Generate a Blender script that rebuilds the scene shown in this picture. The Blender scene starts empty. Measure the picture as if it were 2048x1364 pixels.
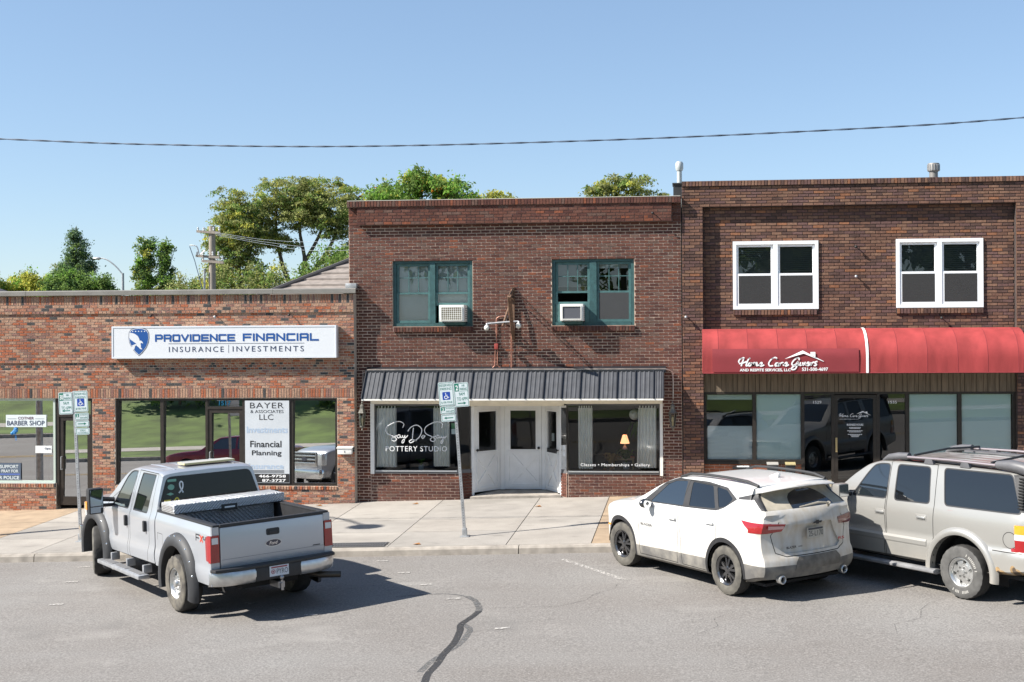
import bpy, bmesh, math, random
import numpy as np
from mathutils import Vector, Matrix
R=math.radians
random.seed(7)
SC=bpy.context.scene
COL=SC.collection
# ---------------------------------------------------------------- camera, sky, sun, exposure
cam_d=bpy.data.cameras.new('camera'); cam=bpy.data.objects.new('camera',cam_d); COL.objects.link(cam)
cam.location=(7.7591,-27.0757,3.7063)
cam.rotation_euler=(Matrix.Rotation(R(4.9464),4,'Z')@Matrix.Rotation(R(90),4,'X')@Matrix.Rotation(-0.006,4,'Z')).to_euler()
cam_d.sensor_fit='HORIZONTAL'; cam_d.sensor_width=36; cam_d.lens=2400*36/2048
cam_d.shift_x=(1024-1167.04)/2048; cam_d.shift_y=(667.94-682)/2048
cam_d.clip_start=.1; cam_d.clip_end=3000
SC.camera=cam
SUN_AZ,SUN_EL=22.5,41.0        # light travels towards (cos az, sin az), downwards
w=bpy.data.worlds.new('World'); SC.world=w; w.use_nodes=True
nt=w.node_tree; bg=nt.nodes['Background']; sky=nt.nodes.new('ShaderNodeTexSky')
sky.sky_type='NISHITA'; sky.sun_disc=False; sky.sun_elevation=R(SUN_EL); sky.sun_rotation=R(-(90+SUN_AZ))
sky.altitude=350; sky.air_density=1.0; sky.dust_density=.35; sky.ozone_density=2.6
gm=nt.nodes.new('ShaderNodeGamma'); gm.inputs[1].default_value=.68; nt.links.new(sky.outputs[0],gm.inputs[0]); tn=nt.nodes.new('ShaderNodeMixRGB'); tn.blend_type='MULTIPLY'; tn.inputs[0].default_value=1; tn.inputs[2].default_value=(.84,.935,1.04,1); nt.links.new(gm.outputs[0],tn.inputs[1]); nt.links.new(tn.outputs[0],bg.inputs['Color']); bg.inputs['Strength'].default_value=.125
sd=bpy.data.lights.new('sun','SUN'); sun=bpy.data.objects.new('sun',sd); COL.objects.link(sun)
sd.energy=5.0; sd.angle=R(.53); sd.color=(1,.95,.87)
_d=Vector((math.cos(R(SUN_AZ))*math.cos(R(SUN_EL)),math.sin(R(SUN_AZ))*math.cos(R(SUN_EL)),-math.sin(R(SUN_EL))))
sun.rotation_euler=_d.to_track_quat('-Z','Y').to_euler(); sun.location=(-20,-10,20)
SC.view_settings.view_transform='Standard'; SC.view_settings.look='None'
SC.view_settings.exposure=1.12; SC.view_settings.gamma=1; SC.view_settings.use_curve_mapping=False

# ---------------------------------------------------------------- helpers
def tag(o,label=None,cat=None,group=None,kind=None):
    if label: o['label']=label
    if cat: o['category']=cat
    if group: o['group']=group
    if kind: o['kind']=kind
    return o
def thing(name,label,cat,loc=(0,0,0),group=None,local=False):
    o=bpy.data.objects.new(name,None); COL.objects.link(o); o.location=loc; o.empty_display_size=.2
    if not local: o['world']=1
    return tag(o,label,cat,group)
class MB:
    def __init__(s): s.v=[]; s.f=[]; s.m=[]
    def add(s,vs,fs,mi=0):
        o=len(s.v); s.v+=[tuple(p) for p in vs]; s.f+=[tuple(i+o for i in f) for f in fs]; s.m+=[mi]*len(fs); return s
    def box(s,x0,x1,y0,y1,z0,z1,mi=0):
        return s.add([(x0,y0,z0),(x1,y0,z0),(x1,y1,z0),(x0,y1,z0),(x0,y0,z1),(x1,y0,z1),(x1,y1,z1),(x0,y1,z1)],
          [(0,3,2,1),(4,5,6,7),(0,1,5,4),(1,2,6,5),(2,3,7,6),(3,0,4,7)],mi)
    def quad(s,a,b,c,d,mi=0): return s.add([a,b,c,d],[(0,1,2,3)],mi)
    def poly(s,pts,mi=0): return s.add(pts,[tuple(range(len(pts)))],mi)
    def prism(s,pts2,axis,a,b,mi=0):      # polygon swept along an axis
        def p(u,v,w): return {'x':(w,u,v),'y':(u,w,v),'z':(u,v,w)}[axis]
        n=len(pts2); vs=[p(u,v,a) for u,v in pts2]+[p(u,v,b) for u,v in pts2]
        fs=[tuple(range(n)),tuple(range(2*n-1,n-1,-1))]+[(i,i+n,(i+1)%n+n,(i+1)%n) for i in range(n)]
        return s.add(vs,fs,mi)
    def tube(s,path,r,seg=8,mi=0,cap=True):
        P=[Vector(p) for p in path]; n=len(P); rr=r if hasattr(r,'__len__') else [r]*n
        vs=[]; up=None
        for i in range(n):
            t=(P[min(i+1,n-1)]-P[max(i-1,0)]).normalized()
            if up is None:
                up=Vector((0,0,1)) if abs(t.z)<.9 else Vector((1,0,0))
            a=t.cross(up).normalized(); up=a.cross(t).normalized()
            for k in range(seg):
                an=2*math.pi*k/seg; vs.append(P[i]+(a*math.cos(an)+up*math.sin(an))*rr[i])
        fs=[(i*seg+k,(i+1)*seg+k,(i+1)*seg+(k+1)%seg,i*seg+(k+1)%seg) for i in range(n-1) for k in range(seg)]
        if cap: fs+=[tuple(range(seg)),tuple(range(n*seg-1,(n-1)*seg-1,-1))]
        return s.add(vs,fs,mi)
    def lathe(s,prof,axis='z',c=(0,0,0),seg=24,mi=0,close=False):   # prof: (radius, height)
        n=len(prof); vs=[]
        for k in range(seg):
            an=2*math.pi*k/seg; ca,sa=math.cos(an),math.sin(an)
            for r,h in prof:
                p={'z':(r*ca,r*sa,h),'y':(r*ca,h,r*sa),'x':(h,r*ca,r*sa)}[axis]
                vs.append((p[0]+c[0],p[1]+c[1],p[2]+c[2]))
        m=n if close else n-1
        fs=[(k*n+i,((k+1)%seg)*n+i,((k+1)%seg)*n+(i+1)%n,k*n+(i+1)%n) for k in range(seg) for i in range(m)]
        return s.add(vs,fs,mi)
    def ball(s,c,r,seg=10,rings=6,mi=0,sc=(1,1,1)):
        prof=[(max(1e-4,r*math.sin(math.pi*i/rings)),-r*math.cos(math.pi*i/rings)) for i in range(rings+1)]
        t=MB().lathe(prof,'z',(0,0,0),seg,mi)
        return s.add([(x*sc[0]+c[0],y*sc[1]+c[1],z*sc[2]+c[2]) for x,y,z in t.v],t.f,mi)
    def tf(s,fn): s.v=[tuple(fn(*p)) for p in s.v]; return s
    def mesh(s,name,mats,smooth=0,fix=True):
        me=bpy.data.meshes.new(name); me.from_pydata(s.v,[],s.f)
        for m in (mats if isinstance(mats,(list,tuple)) else [mats]): me.materials.append(m)
        me.polygons.foreach_set('material_index',s.m)
        if fix:
            bm=bmesh.new(); bm.from_mesh(me); bmesh.ops.recalc_face_normals(bm,faces=bm.faces); bm.to_mesh(me); bm.free()
        if smooth:
            me.polygons.foreach_set('use_smooth',[True]*len(me.polygons)); me.set_sharp_from_angle(angle=R(smooth))
        me.update(); return me
    def build(s,name,mats,parent=None,smooth=0,kind=None,bevel=0,fix=True):
        me=s.mesh(name,mats,smooth,fix)
        if bevel:
            bm=bmesh.new(); bm.from_mesh(me); bmesh.ops.remove_doubles(bm,verts=bm.verts,dist=1e-5)
            bmesh.ops.bevel(bm,geom=[e for e in bm.edges if len(e.link_faces)==2 and e.calc_face_angle(0)>.5],offset=bevel,segments=2,affect='EDGES',profile=.6,clamp_overlap=True)
            bm.to_mesh(me); bm.free()
            me.polygons.foreach_set('use_smooth',[True]*len(me.polygons)); me.set_sharp_from_angle(angle=R(40))
        return link(me,name,parent,kind)
def root_of(o):
    while o.parent: o=o.parent
    return o
def link(me,name,parent=None,kind=None):
    o=bpy.data.objects.new(name,me); COL.objects.link(o)
    if kind: o['kind']=kind
    if parent is not None:
        o.parent=parent
        if parent.parent is None and parent.get('world'): o.location=-parent.location
    return o
def struct(name,mb,mat,parent=None,smooth=0):
    o=mb.build(name,mat,parent,smooth)
    if parent is None: o['kind']='structure'
    return o

# ---------------------------------------------------------------- materials
MATS={}
def M(name,col,rough=.6,metal=0,var=0,vs=4,bump=0,bs=60,spec=.5,coat=0,col2=None,thr=(.35,.65),det=4,stretch=None,trans=0):
    if name in MATS: return MATS[name]
    m=bpy.data.materials.new(name); m.use_nodes=True; MATS[name]=m
    n=m.node_tree.nodes; L=m.node_tree.links; b=n['Principled BSDF']
    b.inputs['Base Color'].default_value=(*col,1); b.inputs['Roughness'].default_value=rough; b.inputs['Metallic'].default_value=metal
    b.inputs['Specular IOR Level'].default_value=spec; b.inputs['Coat Weight'].default_value=coat; b.inputs['Coat Roughness'].default_value=.04
    if var or bump:
        tc=n.new('ShaderNodeTexCoord'); src=tc.outputs['Object']
        if stretch:
            mp=n.new('ShaderNodeMapping'); mp.inputs['Scale'].default_value=stretch; L.new(src,mp.inputs[0]); src=mp.outputs[0]
    if var:
        no=n.new('ShaderNodeTexNoise'); no.inputs['Scale'].default_value=vs; no.inputs['Detail'].default_value=det; L.new(src,no.inputs['Vector'])
        cr=n.new('ShaderNodeValToRGB'); c2=col2 or tuple(c*(1-var) for c in col)
        cr.color_ramp.elements[0].position=thr[0]; cr.color_ramp.elements[1].position=thr[1]
        cr.color_ramp.elements[0].color=(*c2,1); cr.color_ramp.elements[1].color=(*[min(1,c*(1+var*.35)) if not col2 else c for c in col],1)
        L.new(no.outputs[0],cr.inputs[0]); L.new(cr.outputs[0],b.inputs['Base Color'])
    if bump:
        nb=n.new('ShaderNodeTexNoise'); nb.inputs['Scale'].default_value=bs; nb.inputs['Detail'].default_value=3; L.new(src,nb.inputs['Vector'])
        bp=n.new('ShaderNodeBump'); bp.inputs['Strength'].default_value=min(1,bump); bp.inputs['Distance'].default_value=.01; L.new(nb.outputs[0],bp.inputs['Height']); L.new(bp.outputs[0],b.inputs['Normal'])
    return m
def glass(name,tint=(.8,.85,.85),refl=1.0,ior=1.5,base=.0,rough=0.0):
    if name in MATS: return MATS[name]
    m=bpy.data.materials.new(name); m.use_nodes=True; MATS[name]=m
    n=m.node_tree.nodes; L=m.node_tree.links; n.remove(n['Principled BSDF']); out=n['Material Output']
    tr=n.new('ShaderNodeBsdfTransparent'); tr.inputs[0].default_value=(*tint,1)
    gl=n.new('ShaderNodeBsdfGlossy'); gl.inputs['Roughness'].default_value=rough; gl.inputs[0].default_value=(1,1,1,1)
    fr=n.new('ShaderNodeFresnel'); fr.inputs[0].default_value=ior
    ma=n.new('ShaderNodeMath'); ma.operation='MULTIPLY_ADD'; ma.inputs[1].default_value=refl; ma.inputs[2].default_value=base; ma.use_clamp=True
    mx=n.new('ShaderNodeMixShader'); L.new(fr.outputs[0],ma.inputs[0]); L.new(ma.outputs[0],mx.inputs[0]); L.new(tr.outputs[0],mx.inputs[1]); L.new(gl.outputs[0],mx.inputs[2]); L.new(mx.outputs[0],out.inputs[0])
    return m
def leafmat(name,col):
    if name in MATS: return MATS[name]
    m=bpy.data.materials.new(name); m.use_nodes=True; MATS[name]=m
    n=m.node_tree.nodes; L=m.node_tree.links; n.remove(n['Principled BSDF']); out=n['Material Output']
    tc=n.new('ShaderNodeTexCoord'); no=n.new('ShaderNodeTexNoise'); no.inputs['Scale'].default_value=.9; L.new(tc.outputs['Object'],no.inputs[0])
    cr=n.new('ShaderNodeValToRGB'); cr.color_ramp.elements[0].position=.35; cr.color_ramp.elements[1].position=.65
    cr.color_ramp.elements[0].color=(*[c*.72 for c in col],1); cr.color_ramp.elements[1].color=(*[c*1.2 for c in col],1); L.new(no.outputs[0],cr.inputs[0])
    d=n.new('ShaderNodeBsdfDiffuse'); t=n.new('ShaderNodeBsdfTranslucent'); mx=n.new('ShaderNodeMixShader'); mx.inputs[0].default_value=.5
    L.new(cr.outputs[0],d.inputs[0]); L.new(cr.outputs[0],t.inputs[0]); L.new(d.outputs[0],mx.inputs[1]); L.new(t.outputs[0],mx.inputs[2]); L.new(mx.outputs[0],out.inputs[0])
    return m
# ---------------------------------------------------------------- flat print: lettering and strokes
def text_mesh(s,u0,u1,v0,v1,bold=0,shear=0,space=1):
    cu=bpy.data.curves.new('t','FONT'); cu.body=s; cu.offset=bold; cu.shear=shear; cu.space_character=space; cu.resolution_u=3; cu.fill_mode='FRONT'
    o=bpy.data.objects.new('t',cu); COL.objects.link(o)
    dg=bpy.context.evaluated_depsgraph_get(); me=bpy.data.meshes.new_from_object(o.evaluated_get(dg))
    bpy.data.objects.remove(o); bpy.data.curves.remove(cu)
    P=[v.co.copy() for v in me.vertices]; F=[tuple(p.vertices) for p in me.polygons]; bpy.data.meshes.remove(me)
    xs=[p.x for p in P]; ys=[p.y for p in P]; a,b,c,d=min(xs),max(xs),min(ys),max(ys)
    return [(u0+(p.x-a)/(b-a)*(u1-u0),v0+(p.y-c)/(d-c)*(v1-v0)) for p in P],F
def text(s,u0,u1,v0,v1,mapf,mat,parent,name='lettering',**k):
    P,F=text_mesh(s,u0,u1,v0,v1,**k); mb=MB(); mb.add([mapf(*p) for p in P],F)
    return mb.build(name,mat,parent,fix=False)
def smoothline(pts,n=5):
    out=[]; P=[np.array(p,float) for p in pts]
    for i in range(len(P)-1):
        p0=P[max(i-1,0)];p1=P[i];p2=P[i+1];p3=P[min(i+2,len(P)-1)]
        for k in range(n):
            t=k/n; out.append(.5*((2*p1)+(-p0+p2)*t+(2*p0-5*p1+4*p2-p3)*t*t+(-p0+3*p1-3*p2+p3)*t**3))
    return out+[P[-1]]
def ribbon(mb,pts,wd,mapf,smooth=True,taper=False,mi=0):
    P=smoothline(pts) if smooth else [np.array(p,float) for p in pts]; n=len(P); vs=[]
    for i in range(n):
        t=P[min(i+1,n-1)]-P[max(i-1,0)]; t=t/(np.linalg.norm(t)+1e-9); nn=np.array([-t[1],t[0]])
        ww=wd*.5*((1-.6*abs(2*i/(n-1)-1)) if taper else 1)
        vs+=[mapf(*(P[i]+nn*ww)),mapf(*(P[i]-nn*ww))]
    mb.add(vs,[(2*i,2*i+1,2*i+3,2*i+2) for i in range(n-1)],mi); return mb
def facing(y): return lambda u,v:(u,y,v)
def rrect(x0,x1,z0,z1,r,n=4):
    out=[]
    for cx,cz,a0 in ((x1-r,z1-r,0),(x0+r,z1-r,90),(x0+r,z0+r,180),(x1-r,z0+r,270)):
        for k in range(n+1):
            a=R(a0+90*k/n); out.append((cx+r*math.cos(a),cz+r*math.sin(a)))
    return out

# ---------------------------------------------------------------- ground levels
G=.0264
def gx(x): return G*(max(-35,min(35,x))-5)
def walk_z(x,y): return gx(x)+.03*y
def road_z(x,y): return gx(x)-.159-.14+.01*(max(y,-14)+5.3)+.04*max(0,min(-13.8-y,y+28.7 if y<-19 else 5.2))
def sheet(xs,ys,zf,mi=0):
    mb=MB(); n=len(ys)
    mb.add([(x,y,zf(x,y)) for x in xs for y in ys],[(i*n+j,(i+1)*n+j,(i+1)*n+j+1,i*n+j+1) for i in range(len(xs)-1) for j in range(n-1)],mi); return mb
# ---------------------------------------------------------------- ground, road, pavement
def asphalt():
    m=bpy.data.materials.new('worn_asphalt'); m.use_nodes=True; n=m.node_tree.nodes; L=m.node_tree.links; b=n['Principled BSDF']
    tc=n.new('ShaderNodeTexCoord'); O=tc.outputs['Object']
    def noise(s,d=3,st=None):
        q=n.new('ShaderNodeTexNoise'); q.inputs['Scale'].default_value=s; q.inputs['Detail'].default_value=d
        if st:
            mp=n.new('ShaderNodeMapping'); mp.inputs['Scale'].default_value=st; L.new(O,mp.inputs[0]); L.new(mp.outputs[0],q.inputs['Vector'])
        else: L.new(O,q.inputs['Vector'])
        return q.outputs[0]
    def ramp(src,a,ca,bb,cb):
        r=n.new('ShaderNodeValToRGB'); r.color_ramp.elements[0].position=a; r.color_ramp.elements[1].position=bb
        r.color_ramp.elements[0].color=(*ca,1); r.color_ramp.elements[1].color=(*cb,1); L.new(src,r.inputs[0]); return r.outputs[0]
    def mix(a,bb,f,mode='MIX'):
        q=n.new('ShaderNodeMixRGB'); q.blend_type=mode
        for s,i in ((a,1),(bb,2)):
            if isinstance(s,tuple): q.inputs[i].default_value=(*s,1)
            else: L.new(s,q.inputs[i])
        if isinstance(f,float): q.inputs[0].default_value=f
        else: L.new(f,q.inputs[0])
        return q.outputs[0]
    base=ramp(noise(.35,6),.3,(.176,.16,.147),.7,(.212,.202,.191))
    grain=ramp(noise(38,5),.36,(.66,.66,.66),.64,(1.22,1.22,1.22))
    c=mix(base,grain,.8,'MULTIPLY')
    # light aggregate stones and dark specks
    vo=n.new('ShaderNodeTexVoronoi'); vo.inputs['Scale'].default_value=55; L.new(O,vo.inputs['Vector'])
    st=ramp(vo.outputs['Color'],.80,(0,0,0),.88,(1,1,1)); c=mix(c,(.29,.275,.26),mix((0,0,0),st,.55))
    dk=ramp(noise(9,4,(.35,1.6,1)),.66,(0,0,0),.74,(1,1,1)); c=mix(c,(.09,.085,.08),mix((0,0,0),dk,.5))
    oil=ramp(noise(.8,6),.62,(0,0,0),.8,(1,1,1)); c=mix(c,(.11,.105,.1),mix((0,0,0),oil,.4))
    lane=ramp(noise(.35,3,(.12,2.2,1)),.5,(0,0,0),.75,(1,1,1)); c=mix(c,(.24,.235,.225),mix((0,0,0),lane,.3))
    pale=ramp(noise(1.1,5,(.5,1,1)),.62,(0,0,0),.8,(1,1,1)); c=mix(c,(.3,.285,.265),mix((0,0,0),pale,.5))
    L.new(c,b.inputs['Base Color']); b.inputs['Roughness'].default_value=.92; b.inputs['Specular IOR Level'].default_value=.25
    bp=n.new('ShaderNodeBump'); bp.inputs['Strength'].default_value=.5; bp.inputs['Distance'].default_value=.01; L.new(noise(70,3),bp.inputs['Height']); L.new(bp.outputs[0],b.inputs['Normal'])
    return m
ASPH=asphalt()
CONC=M('sidewalk_concrete',(.36,.33,.295),.9,var=.13,vs=2.2,det=8,bump=.25,bs=90,thr=(.3,.7))
def concrete(name,col):
    m=M(name,col,.9,var=.12,vs=2.2,det=8,bump=.3,bs=110,thr=(.3,.7)); q=m.node_tree.nodes; L=m.node_tree.links; b=q['Principled BSDF']; out=b.inputs['Base Color'].links[0].from_socket; g=q.new('ShaderNodeNewGeometry')
    for kind,scl,a,c,k in (('n',(.45,.9,1),.5,.75,.76),('n',(60,60,60),.4,.65,.86),('n',(2.2,5,2),.6,.72,.78),('v',(2.6,2.6,2.6),.018,.03,.62)):
        mp=q.new('ShaderNodeMapping'); mp.inputs['Scale'].default_value=scl; L.new(g.outputs['Position'],mp.inputs[0])
        no=q.new('ShaderNodeTexNoise' if kind=='n' else 'ShaderNodeTexVoronoi'); no.inputs['Scale'].default_value=1; L.new(mp.outputs[0],no.inputs['Vector'])
        if kind=='n': no.inputs['Detail'].default_value=6
        r=q.new('ShaderNodeMapRange'); r.inputs[1].default_value=a; r.inputs[2].default_value=c; r.inputs[3].default_value=1.0 if kind=='n' else k; r.inputs[4].default_value=k if kind=='n' else 1.0; L.new(no.outputs[0],r.inputs[0])
        mx=q.new('ShaderNodeMixRGB'); mx.blend_type='MULTIPLY'; mx.inputs[0].default_value=1; L.new(out,mx.inputs[1]); L.new(r.outputs[0],mx.inputs[2]); out=mx.outputs[0]
    L.new(out,b.inputs['Base Color']); return m
CONCS=[concrete('sidewalk_concrete_slab',(.335,.305,.27)),concrete('sidewalk_concrete_paler',(.35,.322,.287)),concrete('sidewalk_concrete_greyer',(.318,.294,.265))]
CONC2=M('kerb_concrete',(.34,.305,.265),.9,var=.38,vs=4,det=8,bump=.25,bs=90,thr=(.3,.7))
CTAN=M('old_tan_concrete',(.33,.245,.165),.92,var=.2,vs=3,det=8,bump=.3,bs=80)
DIRT=M('joint_dirt',(.12,.095,.07),.95)
GRASS=M('lawn_grass',(.10,.15,.03),.95,var=.45,vs=.6,det=9,bump=.6,bs=25)
xs=[-200,-120,-70,-45]+list(range(-34,37,2))+[45,70,120,200]
far=[-3000,-1500,-800,-400]+xs+[400,800,1500,3000]
struct('terrain',sheet(far,[-3000,-1500,-700,-300,-120,-60,-30,-5,0,40,120,300,700,1500,3000],lambda x,y:gx(x)-1.1),M('terrain_scrub',(.1,.1,.05),.95,var=.3,vs=.05))
road=struct('road',sheet(xs,[-28.7]+[-28+k*1.0 for k in range(14)]+[-14,-12,-10,-8,-5.32],road_z),ASPH)
# sidewalk slabs on a joint bed
sw=struct('sidewalk',sheet(xs,[-5.16,-3,0,.6],lambda x,y:walk_z(x,y)-.012),DIRT)
def slab(x0,x1,y0,y1,mat,g=.007):
    mb=MB(); x0+=g;x1-=g;y0+=g;y1-=g
    c=[(x0,y0),(x1,y0),(x1,y1),(x0,y1)]
    mb.add([(x,y,walk_z(x,y)-.05) for x,y in c]+[(x,y,walk_z(x,y)) for x,y in c],[(4,5,6,7),(0,1,5,4),(1,2,6,5),(2,3,7,6),(3,0,4,7)])
    mb.build('slab',mat,sw)
jx=[-34,-28,-22,-16,-12.2,-9.3,-6.31,-4.75,-2.2,.3,2.17,4.4,5.98,8.4,10.8,13.2,15.6,18,22,28,34]
for i in range(len(jx)-1):
    a,b_=jx[i],jx[i+1]
    for (y0,y1) in ((-5.165,-3.75),(-3.75,-2.45),(-2.45,.5)):
        mt=CONCS[(i*7+int(y1*3))%3]
        if b_<=-6.3 and y1>-2.6: mt=CTAN
        if abs(a-5.98)<.01: mt=CTAN
        slab(a,b_,y0,y1,mt,.008 if y1>-2.5 or y0<-5 else .003)
# kerb sections, gutter joint
kb=thing('kerb','pale concrete kerb along the front edge of the sidewalk','kerb',(5,-5.3,-.3)); kb['kind']='structure'
kx=[-34,-22,-13,-7.5,-4.6,.9,4.66,8.9,13,18,26,34]
for a,b_ in zip(kx,kx[1:]):
    mb=MB(); a+=.008;b_-=.008; N=6; pr=[(-5.34,-.30),(-5.325,-.04),(-5.30,-.004),(-5.26,.002),(-5.175,.002),(-5.175,-.3)]
    X=[a+(b_-a)*i/N for i in range(N+1)]
    mb.add([(x,y,walk_z(x,-5.2)+z) for x in X for y,z in pr],[(i*6+j,(i+1)*6+j,(i+1)*6+(j+1)%6,i*6+(j+1)%6) for i in range(N) for j in range(6)]+[tuple(range(6)),tuple(range(N*6+5,N*6-1,-1))])
    mb.build('kerb_stone',CONC2,kb)
# far side of the street: kerb, walk and lawn bank (these are what the shop windows mirror)
fk=MB()
for i in range(len(xs)-1):
    a,b_=xs[i],xs[i+1]; za,zb=road_z(a,-28),road_z(b_,-28)
    fk.add([(a,-28.7,za-.2),(b_,-28.7,zb-.2),(b_,-28.7,zb+.14),(a,-28.7,za+.14),(a,-29,za+.14),(b_,-29,zb+.14)],[(0,1,2,3),(3,2,5,4)])
struct('far_kerb',fk,CONC2)
def bank(x,y):
    t=min(1,max(0,(-30.9-y)/26)); return road_z(x,-28)+.15+3.6*t*t*(3-2*t)+.12*math.sin(x*.3)*t
struct('lawn_bank',sheet(xs,[-110,-75,-60]+[-57+k*2 for k in range(14)]+[-29.0],lambda x,y:bank(x,y)),GRASS,smooth=60)
struct('far_path',sheet(xs,[-34.6,-33.2],lambda x,y:bank(x,y)+.02),CONC)
for yy in (-16.9,-17.15):
    mb=MB(); mb.add([(x,yy+o,road_z(x,yy)+.005) for x in xs for o in (-.05,.05)],[(2*i,2*i+2,2*i+3,2*i+1) for i in range(len(xs)-1)])
    struct('road_marking',mb,M('yellow_line_paint',(.5,.3,.04),.8,var=.4,vs=8))
# paint worn off the parking bay
def worn(name,col,thr):
    m=bpy.data.materials.new(name); m.use_nodes=True; n=m.node_tree.nodes; L=m.node_tree.links; b=n['Principled BSDF']; out=n['Material Output']
    tc=n.new('ShaderNodeTexCoord'); no=n.new('ShaderNodeTexNoise'); no.inputs['Scale'].default_value=22; no.inputs['Detail'].default_value=6; L.new(tc.outputs['Object'],no.inputs[0])
    cr=n.new('ShaderNodeValToRGB'); cr.color_ramp.elements[0].position=thr; cr.color_ramp.elements[1].position=thr+.25; L.new(no.outputs[0],cr.inputs[0])
    b.inputs['Base Color'].default_value=(*col,1); b.inputs['Roughness'].default_value=.85
    t=n.new('ShaderNodeBsdfTransparent'); mx=n.new('ShaderNodeMixShader'); L.new(cr.outputs[0],mx.inputs[0]); L.new(t.outputs[0],mx.inputs[1]); L.new(b.outputs[0],mx.inputs[2]); L.new(mx.outputs[0],out.inputs[0]); return m
WP=worn('worn_white_paint',(.40,.38,.355),.36); WP2=worn('faded_white_paint',(.42,.4,.37),.52); TAR=worn('crack_sealer_tar',(.028,.028,.03),.26); TAR2=worn('old_sealer_tar',(.1,.1,.1),.36); CRK=worn('crack_shadow',(.1,.095,.09),.4)
def onroad(h): return lambda u,v:(u,v,road_z(u,v)+h)
def strip(name,pts,wd,mat,h=.005,taper=False,smooth=True):
    mb=ribbon(MB(),pts,wd,onroad(h),smooth,taper); return struct(name,mb,mat)
strip('road_marking',[(5.53,-5.89),(6.1,-6.75),(6.7,-7.65)],.10,WP,smooth=False)
for a,b_,y in ((1.0,2.3,-5.8),(.2,2.94,-6.87),(.0,3.57,-7.84),(-3.6,-3.25,-5.9),(-4.6,-2.75,-7.2)):
    strip('road_marking',[(a,y),((a+b_)/2,y+.01),(b_,y)],.07,WP2)
for x,y in ((2.25,-5.8),(2.9,-6.87),(3.5,-7.84),(4.16,-8.87),(2.2,-9.8),(-2.2,-8.9),(5.2,-10.7),(1.0,-9.0),(-3.3,-5.92),(-2.85,-7.2)):
    strip('road_marking',[(x-.11,y-.01),(x,y),(x+.1,y+.02)],.09,WP,h=.009)
strip('crack_seal',[(3.2,-8.68),(3.43,-8.61),(3.64,-8.55),(3.9,-8.51),(4.17,-8.6),(4.36,-8.76)],.035,TAR2)
strip('crack_seal',[(4.33,-8.73),(4.48,-8.95),(4.57,-9.2),(4.66,-9.5),(4.68,-9.7)],.10,TAR2,h=.008)
strip('crack_seal',[(4.69,-9.68),(4.64,-10.05),(4.57,-10.45),(4.62,-10.8),(4.66,-11.4),(4.63,-11.95),(4.64,-12.4),(4.62,-12.85),(4.66,-13.3),(4.6,-14),(4.7,-15),(4.5,-17)],.095,TAR)
strip('crack_seal',[(4.58,-10.4),(4.74,-10.7),(4.76,-11.0),(4.74,-11.5),(4.56,-12.2),(4.5,-12.8)],.09,TAR2,h=.003)
strip('road_crack',[(6.85,-7.6),(6.62,-8.05),(6.6,-8.3),(6.3,-8.7),(6.2,-9.1),(5.84,-9.45),(5.2,-9.5),(4.8,-9.45)],.018,CRK,taper=True,smooth=False)
strip('road_crack',[(11.2,-9.5),(11.0,-9.9),(10.9,-10.4),(10.5,-10.7),(10.45,-11.2)],.018,CRK,taper=True,smooth=False)
strip('road_crack',[(8.4,-9.9),(8.1,-10.3),(8.15,-10.7),(7.8,-11.2)],.014,CRK,taper=True,smooth=False)
# trench grate
STEEL=M('galvanised_steel',(.42,.43,.44),.5,.6,var=.25,vs=12)
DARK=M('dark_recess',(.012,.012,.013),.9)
gr=thing('drain_grate','grey steel trench grate set in the sidewalk behind the pickup tailgate','drain grate',(1.1,-4.98,-.25))
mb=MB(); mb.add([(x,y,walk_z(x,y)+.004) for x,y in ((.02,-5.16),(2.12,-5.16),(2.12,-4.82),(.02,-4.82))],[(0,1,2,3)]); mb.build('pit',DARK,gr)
GRM=M('grate_iron',(.17,.17,.175),.6,.3)
k=0; x=.04
while x<2.1:
    mb=MB(); mb.add([(x+dx,y,walk_z(x,y)+dz) for dz in (.006,.018) for dx,y in ((0,-5.14),(.018,-5.14),(.018,-4.84),(0,-4.84))],[(4,5,6,7),(0,1,5,4),(1,2,6,5),(2,3,7,6),(3,0,4,7)])
    mb.build('bar',GRM,gr); x+=.052
mb=MB()
for y in (-5.16,-4.99,-4.83): mb.add([(x,y+dy,walk_z(x,y)+dz) for dz in (.006,.021) for x,dy in ((.01,0),(2.13,0),(2.13,.02),(.01,.02))],[(4,5,6,7),(0,1,5,4),(1,2,6,5),(2,3,7,6),(3,0,4,7)])
mb.build('frame',GRM,gr)
# fallen leaves
LF=M('dry_leaf',(.32,.14,.04),.8)
for i,(x,y,lab) in enumerate(((1.63,-.47,'small dry brown leaf on the sidewalk below the lettered pottery window'),(4.5,-1.14,'small dry brown leaf on the sidewalk joint in front of the white doors'),(2.7,-5.0,'small dry brown leaf beside the kerb near the sign post'),(-.6,-.45,'small dry brown leaf at the foot of the mailbox wall'))):
    mb=MB(); z=walk_z(x,y); mb.add([(x-.09,y,z+.006),(x-.02,y-.05,z+.02),(x+.08,y-.02,z+.008),(x+.03,y+.05,z+.03),(x-.04,y+.04,z+.012)],[(0,1,3),(1,2,3),(0,3,4)])
    tag(mb.build('fallen_leaf',LF),lab,'leaf','dry leaves blown on the sidewalk')
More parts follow.
